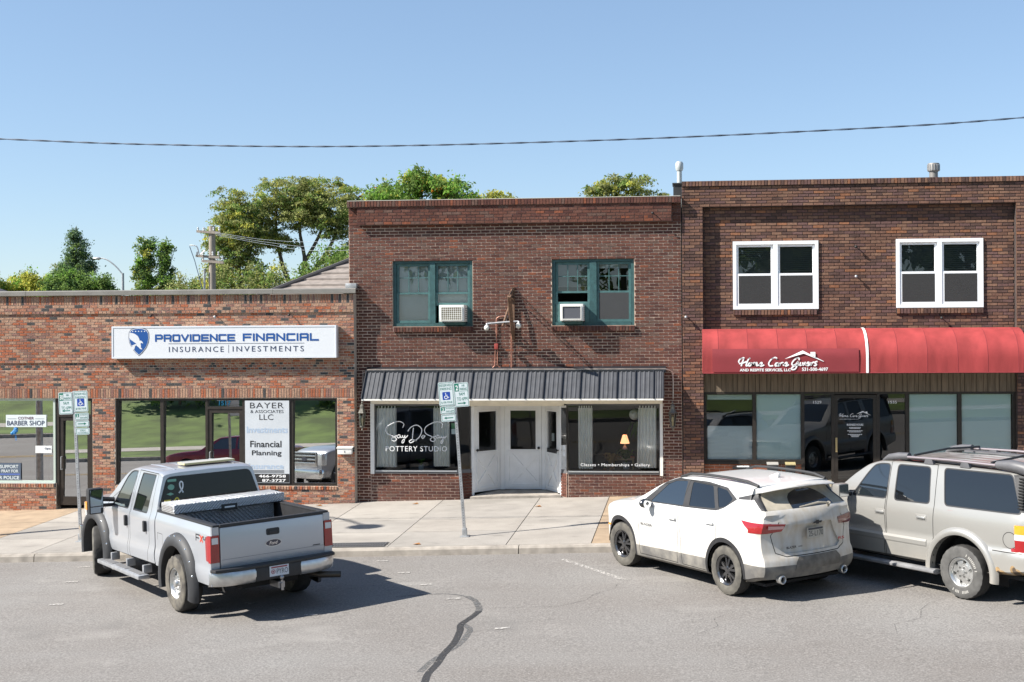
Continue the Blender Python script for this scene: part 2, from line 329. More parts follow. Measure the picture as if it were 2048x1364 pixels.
# ---------------------------------------------------------------- brickwork
rb=random.Random(3)
CAMX,CAMY,CAMZ=7.76,-27.1,3.7
class Bricks:
    def __init__(s,parent,mats,wts,seed): s.p=parent; s.mats=mats; s.w=wts; s.L=[]; s.r=random.Random(seed)
    def lay(s,x0,x1,z0,z1,y,bw,bh,jt=.01,holes=(),kind='run',d=.011,mats=None,off=0.0):
        n=max(1,round((z1-z0)/bh)); h=(z1-z0)/n; wts=mats or s.w
        for i in range(n):
            za=z0+i*h; zb=za+h; zm=(za+zb)/2; spans=[(x0,x1)]
            for hx0,hx1,hz0,hz1 in holes:
                if hz0<zm<hz1:
                    ns=[]
                    for a,b in spans:
                        if hx1<=a or hx0>=b: ns.append((a,b)); continue
                        if hx0>a: ns.append((a,hx0))
                        if hx1<b: ns.append((hx1,b))
                    spans=ns
            ph=(i%2)*bw*.5+off+s.r.uniform(-.008,.008)
            for a,b in spans:
                k=math.floor((a-ph)/bw); x=ph+k*bw
                while x<b-1e-6:
                    xa=max(a,x); xb=min(b,x+bw)
                    if xb-xa>.035: s.L.append((xa+jt/2,xb-jt/2,za+jt/2,zb-jt/2,y,d,s.r.choices(range(len(wts)),wts)[0],(xb-xa)>bw*.98))
                    x+=bw
    def build(s):
        full=[b for b in s.L if b[7]]; full.sort(key=lambda b:((b[0]+b[1])/2-CAMX)**2+(b[2]-CAMZ)**2*.6+(b[4]-CAMY)**2)
        vis=full[:290]; ids=set(id(b) for b in vis); cache={}
        for xa,xb,za,zb,y,d,mi,_ in vis:
            w_,h_=round((xb-xa)/2,3),round((zb-za)/2,3); var=s.r.randrange(2)
            key=(w_,h_,round(d,4),mi,var)
            if key not in cache:
                mb=MB(); s.brick(mb,-w_,w_,-h_,h_,0,d,0); cache[key]=mb.mesh('brick',s.mats[mi])
            o=bpy.data.objects.new('brick',cache[key]); COL.objects.link(o); o.parent=s.p
            o.location=Vector(((xa+xb)/2,y+s.r.uniform(-.0015,.0015),(za+zb)/2))-s.p.location
        mb=MB()
        for b in s.L:
            if id(b) in ids: continue
            s.brick(mb,b[0],b[1],b[2],b[3],b[4]+s.r.uniform(-.002,.002),b[5],b[6])
        mb.build('brickwork',s.mats,s.p,kind='stuff')
    def brick(s,mb,x0,x1,z0,z1,y,d,mi):
        r=s.r.uniform; e=.004
        f=[(x0+e,y+r(-.002,.001),z0+e),(x1-e,y+r(-.002,.001),z0+e),(x1-e,y+r(-.002,.001),z1-e),(x0+e,y+r(-.002,.001),z1-e)]
        bk=[(x0,y+d,z0),(x1,y+d,z0),(x1,y+d,z1),(x0,y+d,z1)]
        mb.add(f+bk,[(0,1,2,3),(0,4,5,1),(1,5,6,2),(2,6,7,3),(3,7,4,0)],mi)
def backing(mb,x0,x1,z0,z1,y,holes,depth=.22,mi=0):
    X=sorted({x0,x1,*[min(max(v,x0),x1) for h in holes for v in h[:2]]}); Z=sorted({z0,z1,*[min(max(v,z0),z1) for h in holes for v in h[2:]]})
    solid=lambda xm,zm: x0<xm<x1 and z0<zm<z1 and not any(h[0]<xm<h[1] and h[2]<zm<h[3] for h in holes)
    for i in range(len(X)-1):
        for j in range(len(Z)-1):
            a,b,c,d=X[i],X[i+1],Z[j],Z[j+1]
            if not solid((a+b)/2,(c+d)/2): continue
            mb.quad((a,y,c),(b,y,c),(b,y,d),(a,y,d),mi); mb.quad((a,y+depth,c),(a,y+depth,d),(b,y+depth,d),(b,y+depth,c),mi)
            e=1e-4
            for p,q,t in (((a-e),(c+d)/2,'l'),((b+e),(c+d)/2,'r'),((a+b)/2,c-e,'b'),((a+b)/2,d+e,'t')):
                if solid(p,q): continue
                if t in 'lr':
                    xx=a if t=='l' else b; mb.quad((xx,y,c),(xx,y+depth,c),(xx,y+depth,d),(xx,y,d),mi)
                else:
                    zz=c if t=='b' else d; mb.quad((a,y,zz),(b,y,zz),(b,y+depth,zz),(a,y+depth,zz),mi)
def shell(mb,x0,x1,y0,y1,z0,zr,mi=0,t=.15):
    mb.box(x0,x0+t,y0,y1,z0,zr+.4,mi); mb.box(x1-t,x1,y0,y1,z0,zr+.4,mi); mb.box(x0+t,x1-t,y1-t,y1,z0,zr+.4,mi)
    mb.box(x0+t,x1-t,y0,y1-t,zr-.2,zr,mi); 
def pane(parent,x0,x1,z0,z1,y,mat,tilt=0,th=.006,name='pane'):
    t=math.tan(R(tilt))*(z1-z0)
    mb=MB(); mb.add([(x0,y,z0),(x1,y,z0),(x1,y+t,z1),(x0,y+t,z1)],[(0,1,2,3)])
    return mb.build(name,mat,parent,fix=False)
def frame_rect(mb,x0,x1,z0,z1,y0,y1,w,wb=None,mi=0):
    wb=w if wb is None else wb
    mb.box(x0,x0+w,y0,y1,z0,z1,mi); mb.box(x1-w,x1,y0,y1,z0,z1,mi); mb.box(x0+w,x1-w,y0,y1,z1-w,z1,mi); mb.box(x0+w,x1-w,y0,y1,z0,z0+wb,mi)
def bmat(n,c,v=.35,b=.35,vs=18):
    m=M(n,c,.93,var=v,vs=vs,bump=b,bs=75,spec=.2,det=6)
    if 'weathered' not in m:
        m['weathered']=1; weather(m,.70)
    return m
def weather(m,lo,sc=.55):     # soot, run-off and repointing: slow changes over the whole wall, in world space
    q=m.node_tree.nodes; L=m.node_tree.links; b=q['Principled BSDF']; src=b.inputs['Base Color'].links[0].from_socket
    g=q.new('ShaderNodeNewGeometry'); out=src
    for scl,a,c,k in (((sc,sc,sc),.36,.6,lo+.17),((3.2,3.2,.22),.5,.72,lo+.25)):
        mp=q.new('ShaderNodeMapping'); mp.inputs['Scale'].default_value=scl; L.new(g.outputs['Position'],mp.inputs[0]); no=q.new('ShaderNodeTexNoise'); no.inputs['Scale'].default_value=1.3; no.inputs['Detail'].default_value=6; L.new(mp.outputs[0],no.inputs['Vector'])
        r=q.new('ShaderNodeMapRange'); r.inputs[1].default_value=a; r.inputs[2].default_value=c; r.inputs[3].default_value=1.06; r.inputs[4].default_value=k; L.new(no.outputs[0],r.inputs[0])
        mx=q.new('ShaderNodeMixRGB'); mx.blend_type='MULTIPLY'; mx.inputs[0].default_value=1; L.new(out,mx.inputs[1]); L.new(r.outputs[0],mx.inputs[2]); out=mx.outputs[0]
    L.new(out,b.inputs['Base Color'])
BRONZE=M('bronze_anodised_frame',(.035,.028,.023),.45,.3,var=.2,vs=10)
GL_L=glass('shop_glass_mirroring',(.42,.46,.43),1.0,1.5,.52)
GL_M=glass('shop_glass_clear',(.96,.97,.965),1.05,1.5,.0)
GL_R=glass('shop_glass_grey',(.84,.88,.87),1.0,1.5,.03)
GL_U=glass('upstairs_glass',(.75,.8,.8),1.1,1.5,.05)
ROOFM=M('roof_membrane',(.3,.29,.28),.9,var=.2,vs=2)
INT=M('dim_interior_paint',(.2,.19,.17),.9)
INTF=M('interior_floor_wood',(.13,.09,.055),.6,var=.4,vs=5,stretch=(1,8,1))
WHITEP=M('white_trim_paint',(.8,.78,.73),.55,var=.06,vs=6)
CREAM=M('cream_trim_paint',(.78,.72,.6),.6,var=.08,vs=5)
METALW=M('white_sign_face',(.62,.64,.67),.35,spec=.4)
NAVY=M('navy_vinyl',(.015,.03,.085),.5); BLUE=M('blue_vinyl',(.01,.075,.27),.45); BLACKV=M('black_vinyl',(.012,.012,.013),.5); WHITEV=M('white_vinyl',(.8,.8,.8),.5)
PALEBLUE=M('faded_blue_vinyl',(.36,.45,.57),.6); DKGREY=M('dark_grey_vinyl',(.04,.04,.045),.5)

# ================================================================ low speckled-brick building
LB=thing('brick_shop_building','low speckled red and tan brick shop row with a white signboard across it','building',(-4,0,-.3))
YL=-.2
lh=[(-9.6,-6.07,.29,2.27),(-6.97,-6.07,-2,.3),(-5.52,-.24,.26,2.27),(-3.39,-2.4,-2,.27)]
MORT_L=M('tan_mortar',(.5,.42,.34),.95,var=.15,vs=6)
mb=MB(); backing(mb,-13,.17,-1,2.93,YL+.009,lh); backing(mb,-13,.17,2.93,3.1,YL+.039,[],.19); backing(mb,-13,.17,3.1,4.24,YL+.009,[]); backing(mb,-13,.17,4.24,4.66,YL-.026,[],.25)
mb.build('wall',MORT_L,LB)
mb=MB(); shell(mb,-13,.0,.03,12,-1,4.3); mb.build('roof',ROOFM,LB)
pal=[bmat('brick_tan_pink',(.40,.245,.17),.38,.8,30),bmat('brick_red_orange',(.37,.125,.065),.4,.8,30),bmat('brick_charcoal',(.065,.062,.062),.2,.2),bmat('brick_mauve',(.27,.145,.115),.4,.8,30),bmat('brick_rose',(.36,.17,.11),.4,.8,30)]
bk=Bricks(LB,pal,[38,18,6,17,21],11)
X0,X1=-11,.17
bk.lay(X0,X1,-.62,2.27,YL,.182,.0617,.009,[(-9.6,-6.97,.19,2.27),(-6.97,-6.07,-2,2.27),(-5.52,-.24,.17,2.27),(-3.39,-2.4,-2,.27)],d=.014)
for a,b,h0,h1 in ((-9.6,-6.97,.19,.285),(-5.52,-3.39,.17,.255),(-2.4,-.24,.17,.255)): bk.lay(a,b,h0,h1,YL-.02,.0625,h1-h0,.008,d=.032)
bk.lay(X0,X1,2.28,2.5,YL,.0617,.22,.008,d=.014)
bk.lay(X0,X1,2.5,2.93,YL,.182,.0617,.009,d=.014)
bk.lay(X0,X1,2.93,3.1,YL+.03,.095,.0567,.009,d=.014,mats=[25,22,12,20,21])
bk.lay(X0,X1,3.1,4.24,YL,.182,.0617,.009,d=.014)
bk.lay(X0,X1,4.24,4.305,YL-.035,.095,.065,.009,d=.014); bk.lay(X0,X1,4.305,4.45,YL-.035,.182,.0725,.009,d=.014); bk.lay(X0,X1,4.45,4.66,YL-.035,.0617,.21,.008,d=.014)
bk.build()
COPE=M('coping_metal',(.24,.226,.205),.45,.3,var=.15,vs=3)
cx=[-13,-7.62,-1.7,.24]
for a,b in zip(cx,cx[1:]):
    mb=MB(); mb.prism([(-.30,4.665),(-.275,4.665),(-.275,4.74),(.1,4.76),(.1,4.79),(-.285,4.785),(-.31,4.765),(-.31,4.675)],'x',a+.003,b-.003); mb.build('coping',COPE,LB)
mb=MB(); mb.box(-.06,.2,-.1,.0,4.79,4.9); mb.build('flashing',STEEL,LB,bevel=.01)
# barber window, door, main shopfront
def sf(parent,x0,x1,z0,z1,y,mull,gl,frame=BRONZE,w=.05,tilt=0,d=.1):
    fr=MB(); frame_rect(fr,x0,x1,z0,z1,y,y+d,w)
    xs_=[x0+w]+[v for m_ in mull for v in m_]+[x1-w]
    for a,b in mull: fr.box(a,b,y+.002,y+d-.002,z0+w,z1-w)
    o=fr.build('window',frame,parent)
    for i in range(0,len(xs_),2): pane(o,xs_[i]+.001,xs_[i+1]-.001,z0+w,z1-w,y+.045,gl,tilt)
    return o
BARB=sf(LB,-9.6,-7.0,.29,2.27,YL+.05,[(-8.72,-8.66)],GL_L,M('pale_green_frame',(.45,.52,.46),.5),.05)
mb=MB(); mb.box(-7.19,-7.05,YL+.14,YL+.16,.34,2.22); mb.box(-8.66,-7.05,YL+.14,YL+.16,2.14,2.22); mb.build('jamb_panel',M('pale_green_panel',(.5,.58,.52),.7),LB)
def shop_door(parent,x0,x1,z0,ztr,ztop,y,gl,hx,label=None):
    fr=MB(); fr.box(x0,x0+.055,y,y+.1,z0,ztop); fr.box(x1-.055,x1,y,y+.1,z0,ztop); fr.box(x0+.055,x1-.055,y,y+.1,ztr,ztr+.06); fr.box(x0+.055,x1-.055,y,y+.1,ztop-.04,ztop)
    f=fr.build('door_frame',BRONZE,parent); pane(f,x0+.055,x1-.055,ztr+.06,ztop-.04,y+.05,gl,1.25)
    a,b=x0+.062,x1-.062; dm=MB(); frame_rect(dm,a,b,z0+.015,ztr-.006,y+.015,y+.065,.085,.2)
    dr=dm.build('door',BRONZE,parent); pane(dr,a+.085,b-.085,z0+.215,ztr-.09,y+.04,gl,1.25)
    h=MB(); h.tube([(hx,y+.015,1.15+z0),(hx,y-.05,1.15+z0),(hx,y-.05,.85+z0),(hx,y+.015,.85+z0)],.014,6); h.build('handle',STEEL,dr); return dr
shop_door(LB,-6.96,-6.08,-.24,1.84,2.25,YL+.05,GL_L,-6.84)
sf(LB,-5.51,-3.3,.27,2.265,YL+.05,[(-4.455,-4.375)],GL_L,tilt=1.25)
shop_door(LB,-3.37,-2.42,-.12,2.02,2.265,YL+.045,GL_L,-3.25)
sf(LB,-2.49,-.25,.27,2.265,YL+.05,[(-1.37,-1.29)],GL_L,tilt=1.25)
for (a,b,za,zb) in ((-5.51,-3.37,.255,.275),(-2.42,-.25,.255,.275)):
    mb=MB(); mb.box(a,b,YL+.01,YL+.05,za-.01,zb+.01); mb.build('sill',BRONZE,LB)
mb=MB(); mb.box(-9.6,-6.99,YL-.005,YL+.05,.275,.3); mb.build('sill',M('silver_sill',(.5,.52,.5),.4,.5),LB)
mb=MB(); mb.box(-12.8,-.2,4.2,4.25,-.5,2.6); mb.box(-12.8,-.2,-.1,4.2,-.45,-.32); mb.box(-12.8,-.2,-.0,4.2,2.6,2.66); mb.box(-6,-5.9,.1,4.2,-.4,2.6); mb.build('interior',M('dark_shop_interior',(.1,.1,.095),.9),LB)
text('1517',-3.06,-2.78,2.1,2.21,facing(YL+.085),M('cyan_vinyl',(.03,.3,.5),.5),LB,'street_number',bold=.02)
# sign on its own
SG=thing('signboard','long white shop signboard with blue letters and an eagle shield on speckled brick','sign',(-2.85,-.3,3.5))
mb=MB(); mb.box(-5.5,-.19,-.38,-.212,3.2,3.945); mb.build('cabinet',M('sign_cabinet_white',(.62,.63,.64),.4),SG,bevel=.012)
mb=MB(); frame_rect(mb,-5.497,-.193,3.203,3.942,-.392,-.381,.035); mb.build('retainer',M('sign_retainer',(.62,.65,.7),.4),SG)
mb=MB(); mb.quad((-5.46,-.384,3.24),(-.23,-.384,3.24),(-.23,-.384,3.905),(-5.46,-.384,3.905)); mb.build('face',METALW,SG,fix=False)
F=facing(-.388)
sgblue=M('sign_blue',(.008,.07,.27),.4)
# blocky wide capitals drawn stroke by stroke
BLK={'P':[[(0,0),(0,1),(.8,1),(1,.85),(1,.55),(.85,.42),(0,.42)]],'R':[[(0,0),(0,1),(.8,1),(1,.85),(1,.6),(.85,.45),(0,.45)],[(.95,0),(.95,.4)]],'O':[[(0,.1),(0,.9),(.1,1),(.9,1),(1,.9),(1,.1),(.9,0),(.1,0),(0,.1)]],
'V':[[(0,1),(.5,0),(1,1)]],'I':[[(0,0),(0,1)]],'D':[[(0,0),(0,1),(.85,1),(1,.85),(1,.15),(.85,0),(0,0)]],'E':[[(1,1),(0,1),(0,0),(1,0)],[(0,.5),(.9,.5)]],'N':[[(0,0),(0,1),(1,0),(1,1)]],'C':[[(1,1),(.1,1),(0,.9),(0,.1),(.1,0),(1,0)]],
'F':[[(0,0),(0,1),(1,1)],[(0,.5),(.9,.5)]],'A':[[(0,0),(0,.9),(.1,1),(.9,1),(1,.9),(1,0)],[(0,.42),(1,.42)]],'L':[[(0,1),(0,0),(1,0)]]}
def blocky(s,u0,u1,v0,v1,mapf,mat,parent,wd,gap=.28,iw=.22,name='lettering'):
    wid=[.6 if c==' ' else (0 if c=='I' else 1) for c in s]; tot=sum(wid)+gap*(len(s)-1)*1.15+.2; k=(u1-u0-wd)/ (sum(wid)+gap*1.5*(len(s)-1)); x=u0+wd/2; mb=MB(); h=v1-v0-wd; j=0
    for c,w_ in zip(s,wid):
        for st in BLK.get(c,[]):
            pts=[(x+px*w_*k,v0+wd/2+py*h) for px,py in st]
            for a,b in zip(pts,pts[1:]):
                a,b=np.array(a),np.array(b); t=(b-a)/np.linalg.norm(b-a); nn=np.array([-t[1],t[0]])*wd/2; e=t*wd*.5
                q=[a-e+nn,b+e+nn,b+e-nn,a-e-nn]; j+=1
                mb.add([(lambda w_:(w_[0],w_[1]-.00025*(j%7),w_[2]))(mapf(*p)) for p in q],[(0,1,2,3)])
        x+=w_*k+gap*1.5*k
    return mb.build(name,mat,parent,fix=False)
blocky('PROVIDENCE',-4.46,-2.56,3.585,3.755,F,sgblue,SG,.04); blocky('FINANCIAL',-2.38,-.6,3.59,3.765,F,sgblue,SG,.04)
text('INSURANCE',-4.13,-2.83,3.345,3.47,F,NAVY,SG,space=1.35); text('INVESTMENTS',-2.62,-.95,3.35,3.475,F,NAVY,SG,space=1.35)
mb=MB(); mb.quad(*[F(*p) for p in ((-4.14,3.535),(-.94,3.535),(-.94,3.543),(-4.14,3.543))]); mb.quad(*[F(*p) for p in ((-2.72,3.32),(-2.712,3.32),(-2.712,3.51),(-2.72,3.51))]); mb.build('rule_line',NAVY,SG,fix=False)
def shield(sc,cx_=-4.845,cz=3.595):
    pts=[(-.19,.27),(-.1,.305),(0,.315),(.1,.305),(.19,.27),(.235,.2),(.243,.08),(.225,-.03),(.17,-.15),(.08,-.26),(0,-.325),(-.08,-.26),(-.17,-.15),(-.225,-.03),(-.243,.08),(-.235,.2)]
    return [(cx_+u*sc,cz+v*sc) for u,v in pts]
for sc,mt,dy in ((1.02,NAVY,-.388),(.975,METALW,-.3895),(.93,sgblue,-.391)):
    mb=MB(); mb.poly([facing(dy)(*p) for p in shield(sc)]); mb.build('shield',mt,SG,fix=False)
px=lambda X,Y:(-5.09+(X-140)/8.533/88.2,3.915-(Y-90)/8.533/88.2)
mb=MB(); f2=facing(-.393)
for pl in ([(165,180),(215,185),(265,205),(310,240),(335,290),(340,320),(365,315),(395,345),(402,370),(385,360),(365,355),(355,375),(365,410),(360,430),(390,470),(350,462),(315,425),(290,410),(275,365),(165,290),(150,240)],[(190,408),(270,372),(290,398),(215,420)],[(178,432),(262,405),(240,470),(215,480)]):
    mb.poly([f2(*px(*p)) for p in pl])
for X in (215,268,322,376,430): mb.poly([f2(px(X,155)[0]+.016*math.cos(a*math.pi/5),px(X,155)[1]+(.016 if a%2 else .009)*math.sin(a*math.pi/5)) for a in range(10)])
mb.build('eagle_emblem',METALW,SG,fix=False)
# posters and stickers behind / on the glass
def poster(name,label,cat,x0,x1,z0,z1,y,mat):
    mb=MB(); mb.box(x0,x1,y,y+.004,z0,z1); return tag(mb.build(name,mat),label,cat)
yp=YL+.062
BN=poster('window_banner','tall white window banner with black and faded blue lettering beside the shop door','banner',-2.42+.0,-1.375,.32,2.215,YL+.03,M('banner_white',(.5,.53,.56),.6,var=.05,vs=3))
fb=facing(YL+.027)
ox=BN
text('BAYER',-2.3,-1.5,2.04,2.17,fb,DKGREY,ox,space=1.1); text('& ASSOCIATES',-2.29,-1.51,1.93,2.0,fb,DKGREY,ox); text('LLC',-2.08,-1.75,1.77,1.9,fb,DKGREY,ox)
text('Investments',-2.38,-1.41,1.47,1.62,fb,PALEBLUE,ox,bold=.02); text('Financial',-2.3,-1.56,1.14,1.29,fb,BLACKV,ox,bold=.015); text('Planning',-2.26,-1.56,.92,1.07,fb,BLACKV,ox,bold=.015); text('Insurance',-2.34,-1.51,.64,.77,fb,PALEBLUE,ox,bold=.02)
mb=MB(); mb.quad(*[facing(YL+.028)(*p) for p in ((-2.4,.33),(-1.38,.33),(-1.38,.53),(-2.4,.53))]); mb.build('black_band',BLACKV,ox,fix=False)
text('466-9758',-2.1,-1.46,.445,.51,facing(YL+.025),WHITEV,ox,bold=.02); text('87-3727',-2.02,-1.46,.345,.41,facing(YL+.025),WHITEV,ox,bold=.02)
mb=MB()
for z in (.6,.575,.55): mb.quad(*[fb(*p) for p in ((-2.35,z),(-1.5,z),(-1.5,z+.012),(-2.35,z+.012))])
mb.build('small_print',DKGREY,ox,fix=False)
SIGNW=M('window_sign_white',(.62,.68,.7),.6)
S1=poster('window_sign','white sign lettered for the barber shop hung in its window','sign',-8.22,-7.23,1.6,1.885,YL+.07,SIGNW); f3=facing(YL+.067)
text('COTNER',-7.92,-7.53,1.775,1.84,f3,M('maroon_navy_vinyl',(.1,.02,.05),.5),S1,bold=.015); text('BARBER SHOP',-8.19,-7.27,1.635,1.75,f3,NAVY,S1,bold=.015)
mb=MB()
for a,b in ((-8.18,-7.96),(-7.5,-7.28)): mb.quad(*[f3(*p) for p in ((a,1.79),(b,1.79),(b,1.797),(a,1.797))])
mb.build('rule_line',NAVY,S1,fix=False)
S2=poster('window_sign','dark blue support sign leaning in the bottom corner of the barber window','sign',-8.62,-7.86,.36,.75,YL+.07,M('sign_slate_blue',(.07,.1,.15),.6))
text('WE SUPPORT',-8.57,-7.92,.63,.71,f3,SIGNW,S2,bold=.015); text('AND PRAY FOR',-8.57,-7.92,.53,.6,f3,SIGNW,S2,bold=.015); text('OUR POLICE',-8.57,-7.9,.37,.45,f3,SIGNW,S2,bold=.015)
mb=MB(); mb.quad(*[f3(*p) for p in ((-8.6,.475),(-7.88,.475),(-7.88,.505),(-8.6,.505))]); mb.build('blue_stripe',M('stripe_blue',(.08,.14,.42),.6),S2,fix=False)
S3=poster('window_sign','small white open sign on the barber window edge near the door','sign',-7.5,-7.1,.99,1.16,YL+.07,M('paper_white',(.7,.72,.72),.7)); text('Open',-7.27,-7.12,1.06,1.12,f3,NAVY,S3,bold=.02)
for x,z0,z1,lab in ((-8.37,1.56,1.98,'yellow barber pole light strip hanging at the far end of the barber window'),(-7.41,1.88,2.08,'short yellow light strip hanging above the barber shop sign')):
    mb=MB(); mb.tube([(x,YL+.25,z0),(x,YL+.25,z1)],.022,8); mb.tube([(x,YL+.25,z1),(x,YL+.25,2.26)],.006,5); tag(mb.build('hanging_strip',M('yellow_plastic',(.75,.45,.02),.4),smooth=40),lab,'light strip')
mb=MB(); rr=random.Random(2)
for k in range(9): mb.ball((-8.03+rr.uniform(-.06,.06),YL+.1,1.5+rr.uniform(-.06,.06)),.04,8,5)
for k in range(3): mb.tube([(-8.03+k*.02,YL+.1,1.47),(-8.0+k*.015,YL+.1,1.28)],.008,5)
tag(mb.build('ribbon_bow',M('blue_ribbon',(.02,.2,.5),.5),smooth=40),'blue ribbon bow stuck to the barber window below its sign','ribbon bow')
MBX=thing('wall_mailbox','small white metal mailbox on the brick pier beside the long shop window','mailbox',(-.03,-.25,1.09))
mb=MB(); mb.box(-.2,.13,-.33,-.215,1.0,1.13); mb.build('box',WHITEP,MBX,bevel=.012)
mb=MB(); mb.prism([(-.345,1.125),(-.215,1.15),(-.215,1.175),(-.35,1.15)],'x',-.215,.145); mb.build('lid',WHITEP,MBX)
mb=MB(); mb.box(-.05,-.02,-.336,-.331,1.04,1.08); mb.build('latch',STEEL,MBX)
LAMPM=M('dark_fixture',(.03,.03,.03),.5,.4)
def hook(x,z,y,label,r=.03,pale=False):
    t=thing('wall_fixture',label,'wall fixture',(x,y,z)); mb=MB(); mb.tube([(x,y,z),(x,y-.07,z+.01),(x,y-.1,z-.02)],.012,6); mb.build('bracket',LAMPM,t)
    mb=MB(); mb.ball((x,y-.1,z-.02),r,8,6); mb.build('cap',STEEL if pale else LAMPM,t,smooth=40)
hook(-3.07,4.17,YL,'small grey camera fixture under the brick band above the signboard',.035,True); hook(-1.32,4.2,YL,'small dark wall hook above the far end of the signboard'); hook(-4.6,4.2,YL,'small dark wall hook above the eagle shield of the signboard')

# ================================================================ two-storey maroon building
MB_=thing('brick_storefront_building','two storey dark maroon brick building with teal upstairs windows and black metal awning','building',(3.8,0,0))
WM=7.63
mh=[(1.02,2.88,3.90,5.41),(4.70,6.57,3.90,5.41)]
MORT_M=M('pale_pink_mortar',(.55,.41,.32),.95,var=.3,vs=5); MORT_D=M('stained_mortar',(.2,.13,.11),.95,var=.3,vs=5)
mb=MB(); backing(mb,.0,WM,2.2,6.2,.009,mh); mb.build('wall',MORT_M,MB_)
for w_ in ((0,.49,-.6,2.2),(7.19,WM,-.6,2.2),(.49,2.6,-.6,.55),(5.0,7.19,-.6,.55)):
    mb=MB(); backing(mb,*w_,.009,[]); mb.build('wall',MORT_M,MB_)
mb=MB(); backing(mb,0,WM,6.2,6.64,.009,[]); backing(mb,.23,7.42,6.23,6.64,-.116,[],.115); mb.box(0,WM,-.143,.22,6.64,6.775); mb.build('parapet',MORT_D,MB_)
mb=MB(); shell(mb,.0,WM,.23,12,-.8,6.4); mb.build('roof',ROOFM,MB_)
palm=[bmat('brick_maroon',(.125,.053,.039),.25,.3),bmat('brick_dark_maroon',(.09,.039,.032),.25,.3),bmat('brick_brown_maroon',(.132,.062,.047),.25,.3),bmat('brick_greyed',(.125,.075,.06),.25,.3),bmat('brick_warm_red',(.2,.07,.04),.3,.3)]
bm_=Bricks(MB_,palm,[46,25,18,8,3],21)
bm_.lay(0,WM,2.2,6.23,0,.2125,.0690,.0145,mh,d=.012)
for a,b,t in ((0,.49,2.2),(7.19,WM,2.2),(.49,2.55,.53),(5.05,7.19,.53)): bm_.lay(a,b,-.55,t,0,.2125,.0690,.0145,d=.012)
bm_.lay(0,.225,6.23,6.64,0,.2125,.0685,.009,d=.012); bm_.lay(7.425,WM,6.23,6.64,0,.2125,.0685,.009,d=.012)
bm_.lay(.225,7.425,6.23,6.3,-.125,.2125,.07,.009,d=.012,mats=[30,20,30,10,10]); bm_.lay(.225,7.425,6.3,6.365,-.125,.103,.065,.009,d=.012,mats=[35,20,25,10,10]); bm_.lay(.225,7.425,6.365,6.64,-.125,.2125,.0687,.009,d=.012)
bm_.lay(0,WM,6.64,6.775,-.155,.0708,.135,.008,d=.014,mats=[35,20,25,8,8])
for a,b in ((1.03,2.9),(4.7,6.59)): bm_.lay(a,b,3.77,3.895,-.065,.0708,.125,.008,d=.07)
bm_.build()
mb=MB(); mb.box(.01,WM-.01,-.15,.2,6.779,6.79); mb.build('coping',M('pale_cap',(.55,.52,.46),.8),MB_)
for a,b in ((1.03,2.9),(4.7,6.59)):
    mb=MB(); mb.box(a+.004,b-.004,-.05,.05,3.775,3.892); mb.build('sill',MORT_D,MB_)
TEAL=M('teal_window_paint',(.03,.088,.092),.55,var=.25,vs=9,bump=.15,bs=40); TEALD=M('teal_sash_paint',(.06,.14,.14),.5,var=.2,vs=9)
BLIND=M('pale_blind',(.82,.84,.85),.8,var=.05,vs=3); SHADE=M('grey_roller_shade',(.3,.3,.3),.85); SCREEN=glass('insect_screen',(.5,.5,.5),0,1.5,.0); _n=SCREEN.node_tree; _d=_n.nodes.new('ShaderNodeBsdfDiffuse'); _d.inputs[0].default_value=(.1,.103,.107,1); _m=[q for q in _n.nodes if q.type=='MIX_SHADER'][0]; _m.inputs[0].default_value=.6; [_n.links.remove(l) for l in list(_m.inputs[0].links)+list(_m.inputs[2].links)]; _m.inputs[0].default_value=.62; _n.links.new(_d.outputs[0],_m.inputs[2])
